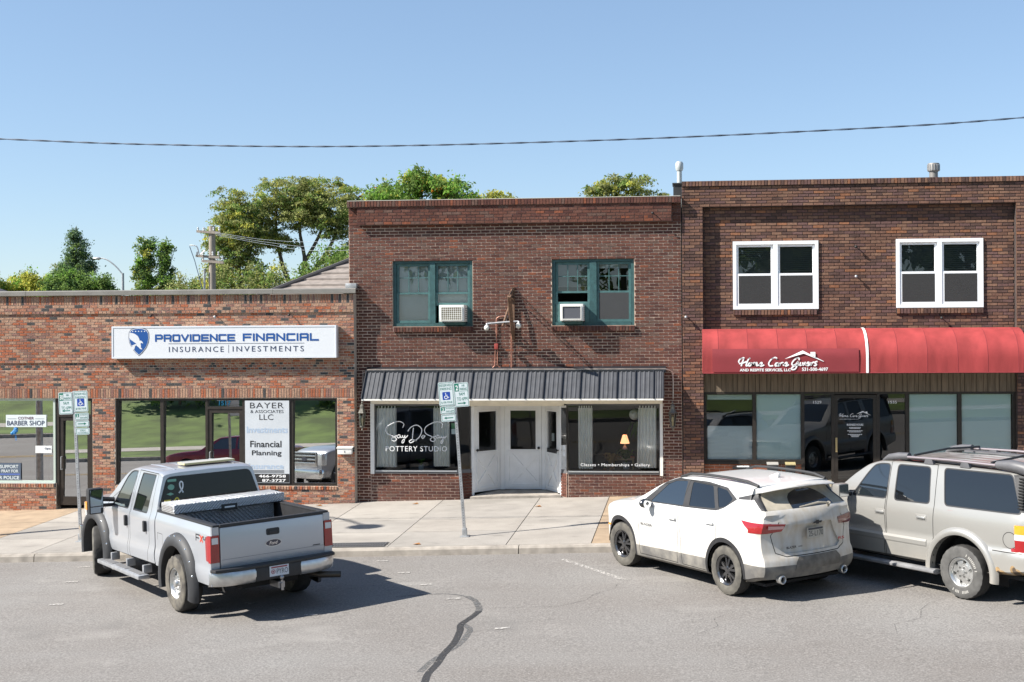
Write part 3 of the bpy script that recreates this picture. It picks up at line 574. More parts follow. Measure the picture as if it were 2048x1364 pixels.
def teal_window(x0,x1,mull,style):
    z0,z1=3.905,5.405; y=.05
    f=MB(); f.box(x0,x0+.075,y,y+.14,z0,z1); f.box(x1-.075,x1,y,y+.14,z0,z1); f.box(x0+.075,x1-.075,y,y+.14,z1-.06,z1); f.box(x0+.075,x1-.075,y-.01,y+.14,z0,z0+.07); f.box(mull[0],mull[1],y-.012,y+.14,z0+.07,z1-.06)
    wn=f.build('window',TEAL,MB_)
    for a,b,st in ((x0+.078,mull[0]-.003,style[0]),(mull[1]+.003,x1-.078,style[1])):
        zm=4.66; up=MB(); frame_rect(up,a,b,zm-.02,z1-.065,y+.05,y+.085,.055,.045)
        hb=zm+.36
        for k in (1,2): xx=a+.055+(b-a-.11)*k/3; up.box(xx-.009,xx+.009,y+.055,y+.08,zm+.025,z1-.12)
        up.box(a+.055,b-.055,y+.057,y+.078,hb-.009,hb+.009); s=up.build('sash',TEALD,wn); pane(s,a+.055,b-.055,zm+.025,z1-.12,y+.07,GL_U)
        lo=MB(); zl=4.38 if st.get('ac') else z0+.075
        lo.box(a,a+.05,y+.02,y+.055,zl,zm+.02); lo.box(b-.05,b,y+.02,y+.055,zl,zm+.02); lo.box(a+.05,b-.05,y+.02,y+.055,zl,zl+.06)
        if not st.get('open'): lo.box(a+.05,b-.05,y+.02,y+.055,zm-.02,zm+.02)
        s=lo.build('sash',TEALD,wn)
        if not st.get('open'): pane(s,a+.05,b-.05,zl+.06,zm-.02,y+.04,GL_U)
        bl=MB(); t,bz,mat=st['blind']; yb=y+.15; n=max(2,int((t-bz)/.03))
        for k in range(n): zz=bz+(t-bz)*k/n; bl.add([(a,yb+.012,zz),(b,yb+.012,zz),(b,yb,zz+(t-bz)/n*.98),(a,yb,zz+(t-bz)/n*.98)],[(0,1,2,3)])
        bl.build('blind',mat,wn)
        if st.get('screen'):
            sc=MB(); sc.quad((a+.05,y+.019,zl+.06),(b-.05,y+.019,zl+.06),(b-.05,y+.019,zm-.02),(a+.05,y+.019,zm-.02)); sc.build('screen',SCREEN,wn)
teal_window(1.02,2.88,(1.885,2.005),({'blind':(5.35,3.95,BLIND)},{'blind':(5.35,4.4,BLIND),'ac':1}))
teal_window(4.70,6.57,(5.56,5.715),({'blind':(5.35,4.78,SHADE),'ac':1,'open':1},{'blind':(5.35,5.2,BLIND),'screen':1}))
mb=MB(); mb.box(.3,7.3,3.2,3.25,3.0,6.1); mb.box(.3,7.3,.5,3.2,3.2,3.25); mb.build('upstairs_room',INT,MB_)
# air conditioners
def air_con(x0,x1,label,style):
    t=thing('window_air_conditioner',label,'air conditioner',((x0+x1)/2,-.25,4.0),'air conditioners in the upstairs windows')
    ACW=M('air_con_white',(.72,.71,.66),.5,var=.12,vs=7)
    mb=MB(); mb.box(x0,x1,-.33,.25,4.0,4.38); mb.build('case',ACW,t,bevel=.015)
    mb=MB(); mb.quad((x0+.05,-.3305,4.04),(x1-.05,-.3305,4.04),(x1-.05,-.3305,4.33),(x0+.05,-.3305,4.33)); mb.build('coil',M('condenser_coil',(.17,.17,.18) if style else (.3,.27,.2),.6,.4) if False else M('condenser_coil_'+('dark' if style else 'tan'),(.09,.095,.11) if style else (.25,.21,.14),.6,.2),t,fix=False)
    mb=MB(); frame_rect(mb,x0+.04,x1-.04,4.03,4.34,-.346,-.3315,.018)
    if not style:
        for k in range(1,10): xx=x0+.05+(x1-x0-.1)*k/10; mb.box(xx-.005,xx+.005,-.342,-.3325,4.05,4.32)
        for k in range(1,6): zz=4.04+.29*k/6; mb.box(x0+.06,x1-.06,-.3435,-.3325,zz-.005,zz+.005)
    mb.build('grille',ACW,t)
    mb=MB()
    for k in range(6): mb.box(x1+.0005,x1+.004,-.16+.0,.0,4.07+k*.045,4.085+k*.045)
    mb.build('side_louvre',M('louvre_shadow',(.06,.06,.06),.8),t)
    mb=MB(); mb.box((x0+.04),x1-.04,-.06,.06,3.93,3.998); mb.build('support',TEAL,t)
air_con(2.17,2.74,'boxy white air conditioner with a wire grille below the closed blinds',0)
air_con(4.92,5.44,'boxy white air conditioner with a dark coil in the half open sash',1)
for a,b in ((2.745,2.80),(2.08,2.165),(4.785,4.915),(5.445,5.555)):
    mb=MB(); mb.box(a,b,.06,.12,3.97,4.4); mb.build('filler_panel',TEALD,MB_)
# sign bracket arm, wires, flood lamps and conduit
BR=thing('sign_bracket','rusty brown projecting sign bracket arm with guy wires on the maroon brick','bracket',(3.82,0,3.6))
RUST=M('rusty_brown_pipe',(.16,.09,.055),.8,var=.4,vs=15)
mb=MB(); mb.box(3.79,3.85,-.06,-.003,3.56,4.78); mb.build('channel',RUST,BR)
mb=MB(); mb.tube([(3.82,-.05,3.62),(3.84,-.5,4.05),(3.87,-1.0,4.55)],.045,8); mb.tube([(3.62,-.3,3.9),(3.74,-.2,4.3),(3.8,-.06,4.72)],.03,8); mb.build('arm',RUST,BR,smooth=40)
mb=MB(); mb.tube([(3.82,-.03,4.76),(3.87,-1.0,4.55)],.014,5); mb.tube([(3.83,-.03,4.55),(3.87,-1.0,4.55)],.013,5); mb.tube([(3.82,-.04,4.7),(3.87,-1.0,4.55)],.008,5); mb.build('guy_wire',LAMPM,BR)
mb=MB(); mb.ball((3.78,-.08,4.62),.05,8,6); mb.ball((3.75,-.07,4.5),.045,8,6); mb.build('insulator',RUST,BR,smooth=40)
COND=M('painted_copper_conduit',(.36,.16,.11),.55,.2,var=.35,vs=8); CONDS=M('bare_conduit',(.55,.48,.44),.35,.7,var=.3,vs=6)
FL=thing('flood_lamp_bar','twin flood lamp bar with copper coloured conduit loops on the maroon wall','lamp',(3.6,-.1,3.9))
mb=MB(); mb.tube([(3.26,-.3,3.95),(3.62,-.3,3.98),(3.97,-.3,4.0)],.022,8); mb.tube([(3.62,-.3,3.98),(3.62,-.012,3.98)],.02,8); mb.build('bar',STEEL,FL,smooth=40)
for x,z in ((3.26,3.93),(3.98,3.97)):
    mb=MB(); mb.ball((x,-.32,z-.06),.062,12,8); mb.tube([(x,-.3,z+.03),(x,-.32,z-.04)],.025,8); h=mb.build('lamp_head',STEEL,FL,smooth=40)
    mb=MB(); mb.lathe([(.058,0),(.045,-.02),(.001,-.028)],'y',(x,-.375,z-.075),12); mb.build('lens',M('lamp_lens',(.7,.68,.6),.15),h,smooth=50)
mb=MB(); mb.tube(smoothline([(3.43,-.03,3.49),(3.43,-.03,4.0),(3.46,-.03,4.09),(3.54,-.03,4.12),(3.68,-.03,4.12),(3.76,-.03,4.07),(3.77,-.03,3.98),(3.77,-.03,3.4),(3.77,-.03,2.94)],4),.014,6); mb.tube(smoothline([(3.4,-.03,3.37),(3.39,-.03,3.05),(3.36,-.03,2.97),(3.28,-.03,2.93)],4),.012,6); mb.tube(smoothline([(3.455,-.03,3.37),(3.455,-.03,3.05),(3.49,-.03,2.97),(3.58,-.03,2.93)],4),.012,6); mb.build('conduit',COND,FL,smooth=40)
mb=MB(); mb.box(3.385,3.47,-.09,-.012,3.37,3.5); mb.build('switch_box',M('red_oxide_box',(.3,.05,.04),.5),FL,bevel=.008)
mb=MB(); mb.ball((3.66,-.05,4.11),.045,8,6); mb.tube([(3.66,-.05,4.12),(3.65,-.05,3.98)],.02,6); mb.build('junction',STEEL,FL,smooth=40)
mb=MB(); mb.tube(smoothline([(.32,-.03,2.3),(.32,-.03,2.72),(.36,-.03,2.86),(.46,-.13,2.91),(.6,-.14,2.915)],4)+[(3.5,-.145,2.915),(7.25,-.14,2.91)]+smoothline([(7.3,-.13,2.9),(7.4,-.04,2.85),(7.43,-.03,2.7),(7.43,-.03,2.25)],4),.017,6)
tag(mb.build('electric_conduit',CONDS,smooth=40),'long copper conduit run along the top of the black metal awning','conduit')
# metal awning
AW=thing('metal_awning','black ribbed metal awning sloping out over the white framed shop windows','awning',(3.85,-.3,2.5))
AWM=M('charcoal_metal_sheet',(.062,.065,.074),.55,.12,var=.2,vs=5); AWD=M('charcoal_trim',(.03,.032,.038),.4,.35)
mb=MB(); mb.prism([(-.012,2.97),(-.012,2.83),(-.17,2.83),(-.17,2.9)],'x',.42,7.27); mb.build('ridge_flashing',AWD,AW)
seam=[.44]+[.86+.4095*k for k in range(16)]+[7.22]
Pt=(-.15,2.87); Pb=(-.60,2.275)
nn=np.array([Pt[1]-Pb[1],-(Pt[0]-Pb[0])]); nn=nn/np.linalg.norm(nn)*-1
def onaw(x,t,h): 
    y=Pt[0]+(Pb[0]-Pt[0])*t; z=Pt[1]+(Pb[1]-Pt[1])*t; return (x,y-h*abs(nn[0]),z+h*abs(nn[1]))
for a,b in zip(seam,seam[1:]):
    X=[a+.002]; H=[.0]
    m_=(b-a)
    for c in (.25,.5,.75): X+=[a+m_*c-.024,a+m_*c-.012,a+m_*c+.012,a+m_*c+.024]; H+=[0,.012,.012,0]
    X+=[b-.002]; H+=[0]
    mb=MB(); n=len(X); mb.add([onaw(x,t,h) for t in (0,1) for x,h in zip(X,H)],[(i,i+1,n+i+1,n+i) for i in range(n-1)]); mb.build('sheet',AWM,AW,fix=False)
for x in seam:
    mb=MB(); mb.add([onaw(x+dx,t,h) for t in (0,1.005) for dx,h in ((-.011,0),(-.011,.035),(.011,.035),(.011,0))],[(0,1,5,4),(1,2,6,5),(2,3,7,6),(4,5,6,7)]); mb.build('seam_rib',AWD,AW)
for x in (.435,7.225):
    mb=MB(); mb.prism([(-.012,2.85),(-.16,2.85),(-.61,2.27),(-.012,2.27)],'x',x-.004,x+.004); mb.build('end_panel',M('awning_end_grey',(.4,.41,.42),.5,.2) if x>1 else AWD,AW)
mb=MB(); mb.box(.44,7.22,-.605,-.585,2.235,2.272); mb.box(.44,7.22,-.585,-.03,2.255,2.268); mb.build('soffit',WHITEP,AW)
# white shop front
mb=MB(); mb.box(.49,7.19,-.02,.2,2.125,2.262); mb.build('fascia',CREAM,MB_)
mb=MB(); mb.box(.487,.575,-.025,.12,.52,2.125); mb.box(7.13,7.195,-.025,.12,.5,2.125); mb.build('corner_board',WHITEP,MB_)
def show_window(x0,x1,cx0,cx1,cy,left):
    f=MB(); f.box(x0,x1,-.015,.1,.53,.60); f.box(x0,x1,.0,.07,2.085,2.125); xo=x0 if left else x1-.02; f.box(xo,xo+.02,.0,.07,.60,2.085)
    wn=f.build('window',M('shop_sill_grey',(.1,.1,.105),.6),MB_)
    mb=MB(); mb.box(x0+.03,x1-.03,-.03,-.016,.575,.605); mb.build('sill',M('silver_strip',(.5,.52,.53),.35,.6),wn)
    pane(wn,x0,x1,.60,2.085,.035,GL_M)
    xe=x1 if left else x0
    mb=MB(); mb.box(xe-.02,xe+.02,.0,.06,.6,2.09); mb.build('corner_post',BRONZE,wn)
    mb=MB(); mb.add([(xe,.035,.62),(cx0,cy,.62),(cx0,cy,2.085),(xe,.035,2.085)],[(0,1,2,3)]); mb.build('side_pane',GL_M,wn,fix=False)
    mb=MB(); s=1 if left else -1
    mb.prism([(xe-s*.04,-.02),(cx0,cy-.03),(cx0,cy+.06),(xe-s*.04,.06)],'z',.535,.618); mb.build('side_sill',M('shop_sill_grey',(.1,.1,.105),.6),wn)
    mb=MB(); mb.prism([(xe-s*.03,.012),(cx0-s*.01,cy),(cx0-s*.01,cy+.1),(xe-s*.03,.2)],'z',-.5,.534); mb.build('side_base',MORT_M,wn)
    # brick courses of the canted base
    bb=MB(); dx,dy=cx0-xe,cy-.0; Ln=math.hypot(dx,dy); ux,uy=dx/Ln,dy/Ln; nx,ny=(uy,-ux) if left else (-uy,ux)
    k=0; z=-.08
    while z<.5:
        for a,b in (((0,.6),(.63,1)) if k%2 else ((0,.28),(.31,1))):
            pts=[(xe+dx*t+nx*h,.003+dy*t+ny*h) for t in (a,b) for h in (0,.014)]
            bb.add([(p[0],p[1],zz) for zz in (z+.006,z+.063) for p in pts],[(1,3,7,5),(0,1,5,4),(2,3,7,6),(4,5,7,6),(0,1,3,2)],0)
        z+=.069; k+=1
    bb.build('brick',palm[0],wn,kind='stuff')
    return wn
show_window(.575,2.53,2.79,None,.22,True); show_window(5.03,7.13,4.87,None,.22,False)
mb=MB(); mb.box(2.70,2.87,.2,.36,2.06,2.125); mb.build('lintel_return',CREAM,MB_)
# recessed entry with three doors
DW=M('white_door_paint',(.74,.74,.73),.5,var=.05,vs=5)
mb=MB(); mb.add([(2.79,.0,.0),(4.88,.0,.055),(4.5,1.05,.062),(3.2,1.05,.062),(2.79,.02,-.4),(4.88,.02,-.4)],[(0,1,2,3),(0,4,5,1)]); mb.build('entry_floor',CONC2,MB_)
mb=MB(); mb.prism([(2.7,.1),(4.95,.1),(4.5,1.1),(3.2,1.1)],'z',2.07,2.12); mb.build('entry_ceiling',CREAM,MB_)
def x_door(p0,p1,z0,z1,gw,hs,name='door',mail=False,hz=.98):
    # door leaf standing between ground points p0,p1 ; local u along, n outwards
    dx,dy=p1[0]-p0[0],p1[1]-p0[1]; Ln=math.hypot(dx,dy); ux,uy=dx/Ln,dy/Ln; nx,ny=uy,-ux
    mp=lambda u,v,h:(p0[0]+ux*u+nx*h,p0[1]+uy*u+ny*h,v)
    def bx(mb,u0,u1,v0,v1,h0,h1): 
        mb.box(u0,u1,h0,h1,v0,v1); 
    st=.13 if Ln>.7 else .1; g0,g1=z0+.94,z1-.13
    mb=MB(); bx(mb,0,st,z0+.01,z1,-.04,0); bx(mb,Ln-st,Ln,z0+.01,z1,-.04,0); bx(mb,st,Ln-st,g1,z1,-.04,0); bx(mb,st,Ln-st,z0+.01,g0,-.04,0)
    mb.tf(lambda a,b,c:mp(a,c,b)); d=mb.build(name,DW,MB_)
    mb=MB(); frame_rect(mb,st-.025,Ln-st+.025,g0-.025,g1+.025,.0005,.014,.03); mb.tf(lambda a,b,c:mp(a,c,b)); mb.build('glazing_bead',DW,d)
    mb=MB(); mb.quad((st,-.018,g0),(Ln-st,-.018,g0),(Ln-st,-.018,g1),(st,-.018,g1)); mb.tf(lambda a,b,c:mp(a,c,b)); mb.build('pane',GL_M,d,fix=False)
    # cross-buck boards
    a0,a1,b0,b1=st*.8,Ln-st*.8,z0+.12,z0+.86
    mb=MB(); frame_rect(mb,a0-.05,a1+.05,b0-.06,b1+.05,.0006,.02,.055)
    for q in ((a0,b0,a1,b1),(a0,b1,a1,b0)):
        t=np.array([q[2]-q[0],q[3]-q[1]]); t=t/np.linalg.norm(t); m=np.array([-t[1],t[0]])*.05; A=np.array(q[:2]); B_=np.array(q[2:]); hh=.019 if q[1]<q[3] else .0165
        mb.add([(c[0],hgt,c[1]) for hgt in (.0006,hh) for c in (A+m,B_+m,B_-m,A-m)],[(4,5,6,7),(0,1,5,4),(2,3,7,6)])
    mb.tf(lambda a,b,c:mp(a,c,b)); mb.build('cross_board',DW,d)
    u=Ln-.06 if hs>0 else .06
    mb=MB(); mb.lathe([(.012,0),(.014,.04),(.032,.045),(.032,.065),(.001,.075)],'y',(u,.0,z0+hz),10); mb.tf(lambda a,b,c:mp(a,c,b)); mb.build('knob',LAMPM,d,smooth=40)
    if mail:
        mb=MB(); mb.box(.14,Ln-.12,.013,.022,z0+.9,z0+1.0); mb.tf(lambda a,b,c:mp(a,c,b)); mb.build('letter_slot',LAMPM,d)
    return d
zb0=.06
x_door((2.85,.25),(3.36,.9),zb0,2.05,.5,-1); x_door((3.46,.92),(4.33,.92),zb0,2.05,.8,1); x_door((4.42,.9),(4.83,.25),zb0,2.05,.5,1,mail=True)
mb=MB(); mb.prism([(3.36,.91),(3.455,.93),(3.455,1.05),(3.3,1.05)],'z',.06,2.07); mb.prism([(4.335,.93),(4.425,.91),(4.5,1.05),(4.335,1.05)],'z',.06,2.07); mb.prism([(2.785,.225),(2.85,.25),(2.82,.3),(2.75,.27)],'z',.0,2.1); mb.prism([(4.83,.25),(4.885,.225),(4.93,.27),(4.86,.3)],'z',.0,2.1); mb.build('door_post',DW,MB_)
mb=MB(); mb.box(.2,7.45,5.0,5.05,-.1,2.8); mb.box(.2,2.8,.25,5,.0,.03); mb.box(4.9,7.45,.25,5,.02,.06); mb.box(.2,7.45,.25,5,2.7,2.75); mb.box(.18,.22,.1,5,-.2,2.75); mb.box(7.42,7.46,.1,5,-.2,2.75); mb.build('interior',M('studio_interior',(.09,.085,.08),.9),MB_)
mb=MB(); mb.box(.55,2.75,.16,.9,.4,.54); mb.box(4.95,7.15,.16,.9,.4,.54); mb.build('window_shelf',INTF,MB_)
# lettering on the glass
SDS=MB(); zc=lambda p:(.83+(p[0]-212)/267,1.72-(p[1]-340)/267); fg=facing(.03)
Sst=[(318,378),(326,355),(300,340),(260,348),(222,370),(213,394),(225,415),(262,432),(280,448),(266,460),(248,450),(262,434),(288,425)]
ast=[(303,424),(292,422),(284,432),(292,441),(303,431),(306,424),(306,438),(314,436)]
yst=[(318,424),(318,436),(326,437),(333,424),(331,442),(324,468),(314,470),(318,455),(336,440),(352,424)]
for dx,dy in ((0,0),(242,2)):
    for st in (Sst,ast,yst): ribbon(SDS,[zc((x+dx,y+dy)) for x,y in st],.017,fg)
ribbon(SDS,[zc(p) for p in ((386,378),(382,410),(378,452))],.02,fg)
ribbon(SDS,[zc(p) for p in ((350,400),(372,374),(405,362),(432,378),(437,402),(420,437),(390,459),(368,470),(360,460),(378,451),(405,458))],.02,fg)
ribbon(SDS,[zc(p) for p in ((446,424),(436,435),(444,443),(453,433),(446,424),(460,430))],.02,fg)
SDS.build('script_lettering',WHITEV,MB_,fix=False)
text('POTTERY STUDIO',.83,2.26,1.035,1.155,fg,WHITEV,MB_,space=1.1)
text('Classes • Memberships • Gallery',5.33,6.9,.69,.775,facing(.03),WHITEV,MB_,space=1.05)
mb=MB()
for z in (.98,1.12): mb.poly([(4.94+.03*math.cos(a*.5236),.12,z+.06*math.sin(a*.5236)) for a in range(12)])
mb.build('window_sticker',WHITEV,MB_,fix=False)
mb=MB(); mb.box(2.36,2.5,.05,.055,1.43,1.55); mb.build('window_notice',M('notice_paper',(.7,.75,.72),.7),MB_); mb=MB(); mb.box(2.36,2.5,.05,.055,1.56,1.68); mb.build('window_notice',M('notice_green',(.12,.35,.16),.7),MB_)
mb=MB(); mb.box(4.6,4.66,.68,.7,1.22,1.4); mb.build('window_notice',M('notice_paper',(.7,.75,.72),.7),MB_)
# things in the windows
CURT=M('white_curtain_cloth',(.92,.91,.86),.9,var=.06,vs=4)
def curtain(x0,x1,z0,z1,y,label,flare=0.0):
    y=.15
    n=44; vs=[]; rows=5
    for j in range(rows):
        t=j/(rows-1)
        for i in range(n+1):
            u=i/n; xx=x0+(x1-x0)*u-flare*t*(1-u); vs.append((xx,y+.035*math.sin(u*2*math.pi*6+.5*math.sin(t*2))*(.8+.5*t),z1-(z1-z0)*t))
    mb=MB(); mb.add(vs,[(j*(n+1)+i,j*(n+1)+i+1,(j+1)*(n+1)+i+1,(j+1)*(n+1)+i) for j in range(rows-1) for i in range(n)])
    t=thing('curtain',label,'curtain',((x0+x1)/2,y,z0),'white curtains in the pottery shop windows'); mb.build('cloth',CURT,t,smooth=60)
    mb=MB()
    for k in range(6): xx=x0+(x1-x0)*(k+.5)/6; mb.box(xx-.012,xx+.012,y-.01,y+.01,z1,z1+.05)
    mb.build('tab',CURT,t)
curtain(.60,1.06,.66,2.02,.28,'white tab curtain beside the lantern, behind the first letters of the script',.06)
curtain(1.92,2.3,.68,2.02,.28,'white tab curtain behind the last letters of the script, near the entry')
curtain(5.27,5.60,.64,2.02,.28,'narrow white tab curtain near the entry in the window with the table lamp'); curtain(6.64,7.05,.66,2.02,.28,'white tab curtain next to the hanging plant and paper globe',.04)
TERRA=M('terracotta_pot',(.33,.13,.06),.8); LEAFP=leafmat('house_plant_leaf',(.09,.2,.03)); STRAW=leafmat('dried_grass',(.42,.27,.09)); POTG=M('grey_glazed_pot',(.3,.32,.33),.3)
def plant(x,y,z,pot,leaf,n,L,label,up=.8,seed=1,ps=.07,hang=False):
    r=random.Random(seed); t=thing('potted_plant',label,'plant',(x,y,z))
    mb=MB(); mb.lathe([(.001,0),(ps*.75,0),(ps,ps*1.7),(ps*1.08,ps*1.75),(ps*.9,ps*1.6),(.001,ps*1.5)],'z',(x,y,z),14); mb.build('pot',pot,t,smooth=40)
    lm=MB(); z2=z+ps*1.6
    for k in range(n):
        a=r.uniform(0,6.283); l=L*r.uniform(.6,1.1); o=r.uniform(.3,1)
        p0=Vector((x,y,z2)); p1=p0+Vector((math.cos(a)*o*l*.5,math.sin(a)*o*l*.5,l*up)); p2=p0+Vector((math.cos(a)*o*l,math.sin(a)*o*l,l*up*(.2 if hang else .75)-(l*.8 if hang else 0)))
        s=Vector((-math.sin(a),math.cos(a),0))*.022*(L/.3)
        lm.add([p0-s*.3,p0+s*.3,p1+s,p1-s,p2],[(0,1,2,3),(3,2,4)])
    lm.build('foliage',leaf,t)
plant(1.55,.5,.54,POTG,LEAFP,46,.24,'small leafy green plant in a grey pot under the script lettering',.6,1,.075)
plant(6.0,.55,.54,TERRA,STRAW,60,.38,'spray of dried straw coloured grass on a stand below the table lamp',.8,2,.05)
plant(6.62,.7,1.45,POTG,LEAFP,50,.4,'trailing green plant hanging below the white paper globe',.3,3,.06,True)
plant(5.86,.4,.54,TERRA,LEAFP,14,.1,'tiny terracotta potted plant on the sill above the shop words',.9,4,.045)
plant(6.32,.9,.55,POTG,LEAFP,50,.42,'bushy dark green plant around the table lamp foot',.7,6,.09)
LA=thing('table_lamp','lit table lamp with an orange conical shade in the pottery window','lamp',(6.28,1.1,.8))
def emit(n,c,s):
    m=bpy.data.materials.new(n); m.use_nodes=True; b=m.node_tree.nodes['Principled BSDF']; b.inputs['Base Color'].default_value=(*c,1); b.inputs['Emission Color'].default_value=(*c,1); b.inputs['Emission Strength'].default_value=s; return m
mb=MB(); mb.lathe([(.11,1.13),(.05,1.33)],'z',(6.28,1.1,0),18); mb.build('lamp_shade',emit('glowing_lamp_shade',(.9,.42,.2),.9),LA,smooth=40)
mb=MB(); mb.lathe([(.001,.8),(.07,.8),(.05,.86),(.075,.94),(.05,1.04),(.015,1.08),(.015,1.2)],'z',(6.28,1.1,0),14); mb.build('base',POTG,LA,smooth=40)
mb=MB(); mb.box(5.98,6.5,.85,1.3,.76,.8); 
for x in (6.0,6.46):
    for y in (.87,1.26): mb.box(x,x+.03,y,y+.03,.06,.76)
tag(mb.build('side_table',M('light_wood',(.4,.28,.14),.6)),'small light wood side table under the lit lamp','table')
mb=MB(); mb.ball((6.53,.75,1.83),.13,16,10); PB=tag(mb.build('paper_globe',M('paper_white_globe',(.8,.8,.78),.8),smooth=60),'white paper globe hanging beside the end curtain','paper globe')
mb=MB(); mb.tube([(6.53,.75,1.96),(6.53,.75,2.7)],.004,5); mb.build('cord',LAMPM,PB)
# lanterns
PEW=M('weathered_pewter',(.2,.19,.165),.55,.5,var=.3,vs=14); LGL=glass('lantern_glass',(.8,.75,.62),1.2,1.5,.05)
def lantern(x,label):
    t=thing('wall_lantern',label,'lantern',(x,-.15,1.5),'old lanterns either side of the shop front'); y=-.15
    mb=MB(); mb.lathe([(.001,2.2),(.012,2.19),(.02,2.16),(.012,2.13),(.045,2.11),(.05,2.08),(.05,2.03),(.06,2.0),(.085,1.95),(.105,1.93),(.085,1.92)],'z',(x,y,0),6); mb.build('cap',PEW,t)
    mb=MB(); c=[(x+.085*math.cos(R(60*k)),y+.085*math.sin(R(60*k))) for k in range(6)]; d=[(x+.05*math.cos(R(60*k)),y+.05*math.sin(R(60*k))) for k in range(6)]
    for k in range(6): mb.tube([(c[k][0],c[k][1],1.93),(d[k][0],d[k][1],1.62)],.006,5)
    mb.lathe([(.055,1.63),(.058,1.61),(.03,1.59),(.012,1.56),(.018,1.54),(.001,1.52)],'z',(x,y,0),8); mb.tube([(x,-.005,1.7),(x,-.06,1.66),(x,-.1,1.6)],.012,6); mb.build('cage',PEW,t)
    mb=MB(); mb.add([(c[k][0],c[k][1],1.925) for k in range(6)]+[(d[k][0],d[k][1],1.625) for k in range(6)],[(k,(k+1)%6,(k+1)%6+6,k+6) for k in range(6)]); mb.build('pane',LGL,t)
    mb=MB(); mb.lathe([(.001,1.63),(.014,1.63),(.014,1.72),(.026,1.76),(.018,1.83),(.001,1.85)],'z',(x,y,0),10); mb.build('bulb',M('bulb_glass',(.85,.8,.6),.2),t,smooth=40)
lantern(.33,'pewter wall lantern on the maroon pier beside the speckled brick corner'); lantern(7.42,'pewter wall lantern on the maroon pier beside the red awning building')
hook(7.0,6.42,-.125,'small dark wall hook high on the maroon parapet band')
# ================================================================ brown building with red awning
RB=thing('brick_office_building','two storey brown brick building with white upstairs windows above a red awning','building',(11.5,0,0))
MORT_R=M('dark_mortar',(.055,.04,.036),.95,var=.3,vs=5)
XR=18.5; xa,xb=8.12,14.97
rh=[(8.79,10.69,4.235,5.77),(12.40,14.29,4.245,5.78)]
mb=MB(); backing(mb,7.65,xa,-.5,6.54,.009,[]); backing(mb,xb,XR,-.5,6.54,.009,[]); backing(mb,7.65,XR,6.54,7.0,.009,[]); backing(mb,xa,xb,2.38,6.54,.174,rh,.2); mb.box(7.65,XR,-.025,.25,7.0,7.12); mb.build('wall',MORT_R,RB)
palr=[bmat('brick_brown',(.165,.09,.065),.25,.3),bmat('brick_dark_brown',(.1,.06,.05),.25,.3),bmat('brick_light_brown',(.205,.118,.082),.25,.3),bmat('brick_orange_brown',(.25,.115,.065),.25,.3),bmat('brick_purple_brown',(.135,.078,.07),.25,.3)]
br_=Bricks(RB,palr,[34,20,20,4,22],31)
for a,b in ((7.65,xa),(xb,17)): br_.lay(a,b,-.4,6.54,0,.23,.0705,.011,d=.012)
br_.lay(7.65,17,6.54,7.0,0,.23,.0705,.011,d=.012); br_.lay(7.65,17,7.0,7.125,-.035,.073,.125,.009,d=.016)
br_.lay(xa,xb,3.5,6.54,.165,.23,.0705,.011,rh,d=.012)
for a,b,z in ((8.79,10.68,4.105),(12.39,14.29,4.115)): br_.lay(a,b,z,z+.125,.115,.073,.125,.009,d=.05)
br_.build()
mb=MB(); mb.box(xb+.001,xb+.004,.0,.165,2.4,6.54); mb.build('reveal',palr[3],RB)
for a,b,z in ((8.79,10.68,4.105),(12.39,14.29,4.115)):
    mb=MB(); mb.box(a+.004,b-.004,.13,.22,z+.004,z+.12); mb.build('sill',MORT_R,RB)
mb=MB(); shell(mb,7.66,XR,.25,12,-.5,6.7); mb.build('roof',ROOFM,RB)
DSCREEN=SCREEN.copy(); [setattr(q.inputs[0],'default_value',(.075,.075,.076,1)) for q in DSCREEN.node_tree.nodes if q.type=='BSDF_DIFFUSE']
VINYL=M('white_vinyl_frame',(.78,.8,.82),.4); VIN2=M('white_vinyl_sash',(.82,.84,.86),.4)
MBL=M('mini_blind_slat',(.17,.18,.17),.7)
def vinyl_window(x0,x1,z0,z1):
    y=.13; f=MB(); frame_rect(f,x0,x1,z0,z1,y,y+.12,.075); xm=(x0+x1)/2; f.box(xm-.05,xm+.05,y+.002,y+.118,z0+.075,z1-.075); wn=f.build('window',VINYL,RB)
    for a,b in ((x0+.077,xm-.052),(xm+.052,x1-.077)):
        zm=(z0+z1)/2+.02
        mb=MB(); frame_rect(mb,a,b,zm-.02,z1-.078,y+.05,y+.085,.05,.04); s=mb.build('sash',VIN2,wn); pane(s,a+.05,b-.05,zm+.02,z1-.128,y+.07,GL_R)
        mb=MB(); frame_rect(mb,a,b,z0+.078,zm+.02,y+.015,y+.048,.05,.05); s=mb.build('sash',VIN2,wn); pane(s,a+.05,b-.05,z0+.128,zm-.03,y+.03,GL_R)
        mb=MB(); mb.quad((a+.05,y+.014,z0+.128),(b-.05,y+.014,z0+.128),(b-.05,y+.014,zm-.03),(a+.05,y+.014,zm-.03)); mb.build('screen',DSCREEN,wn)
        mb=MB(); n=30
        for k in range(n):
            z=z0+.1+(z1-z0-.2)*k/n; mb.add([(a,y+.14,z),(b,y+.14,z),(b,y+.158,z+.03),(a,y+.158,z+.03)],[(0,1,2,3)])
        mb.build('blind',MBL,wn)
vinyl_window(8.79,10.69,4.237,5.768); vinyl_window(12.40,14.29,4.247,5.778)
mb=MB(); mb.box(7.9,XR-.2,2.5,2.55,2.6,6.6); mb.build('upstairs_room',INT,RB)
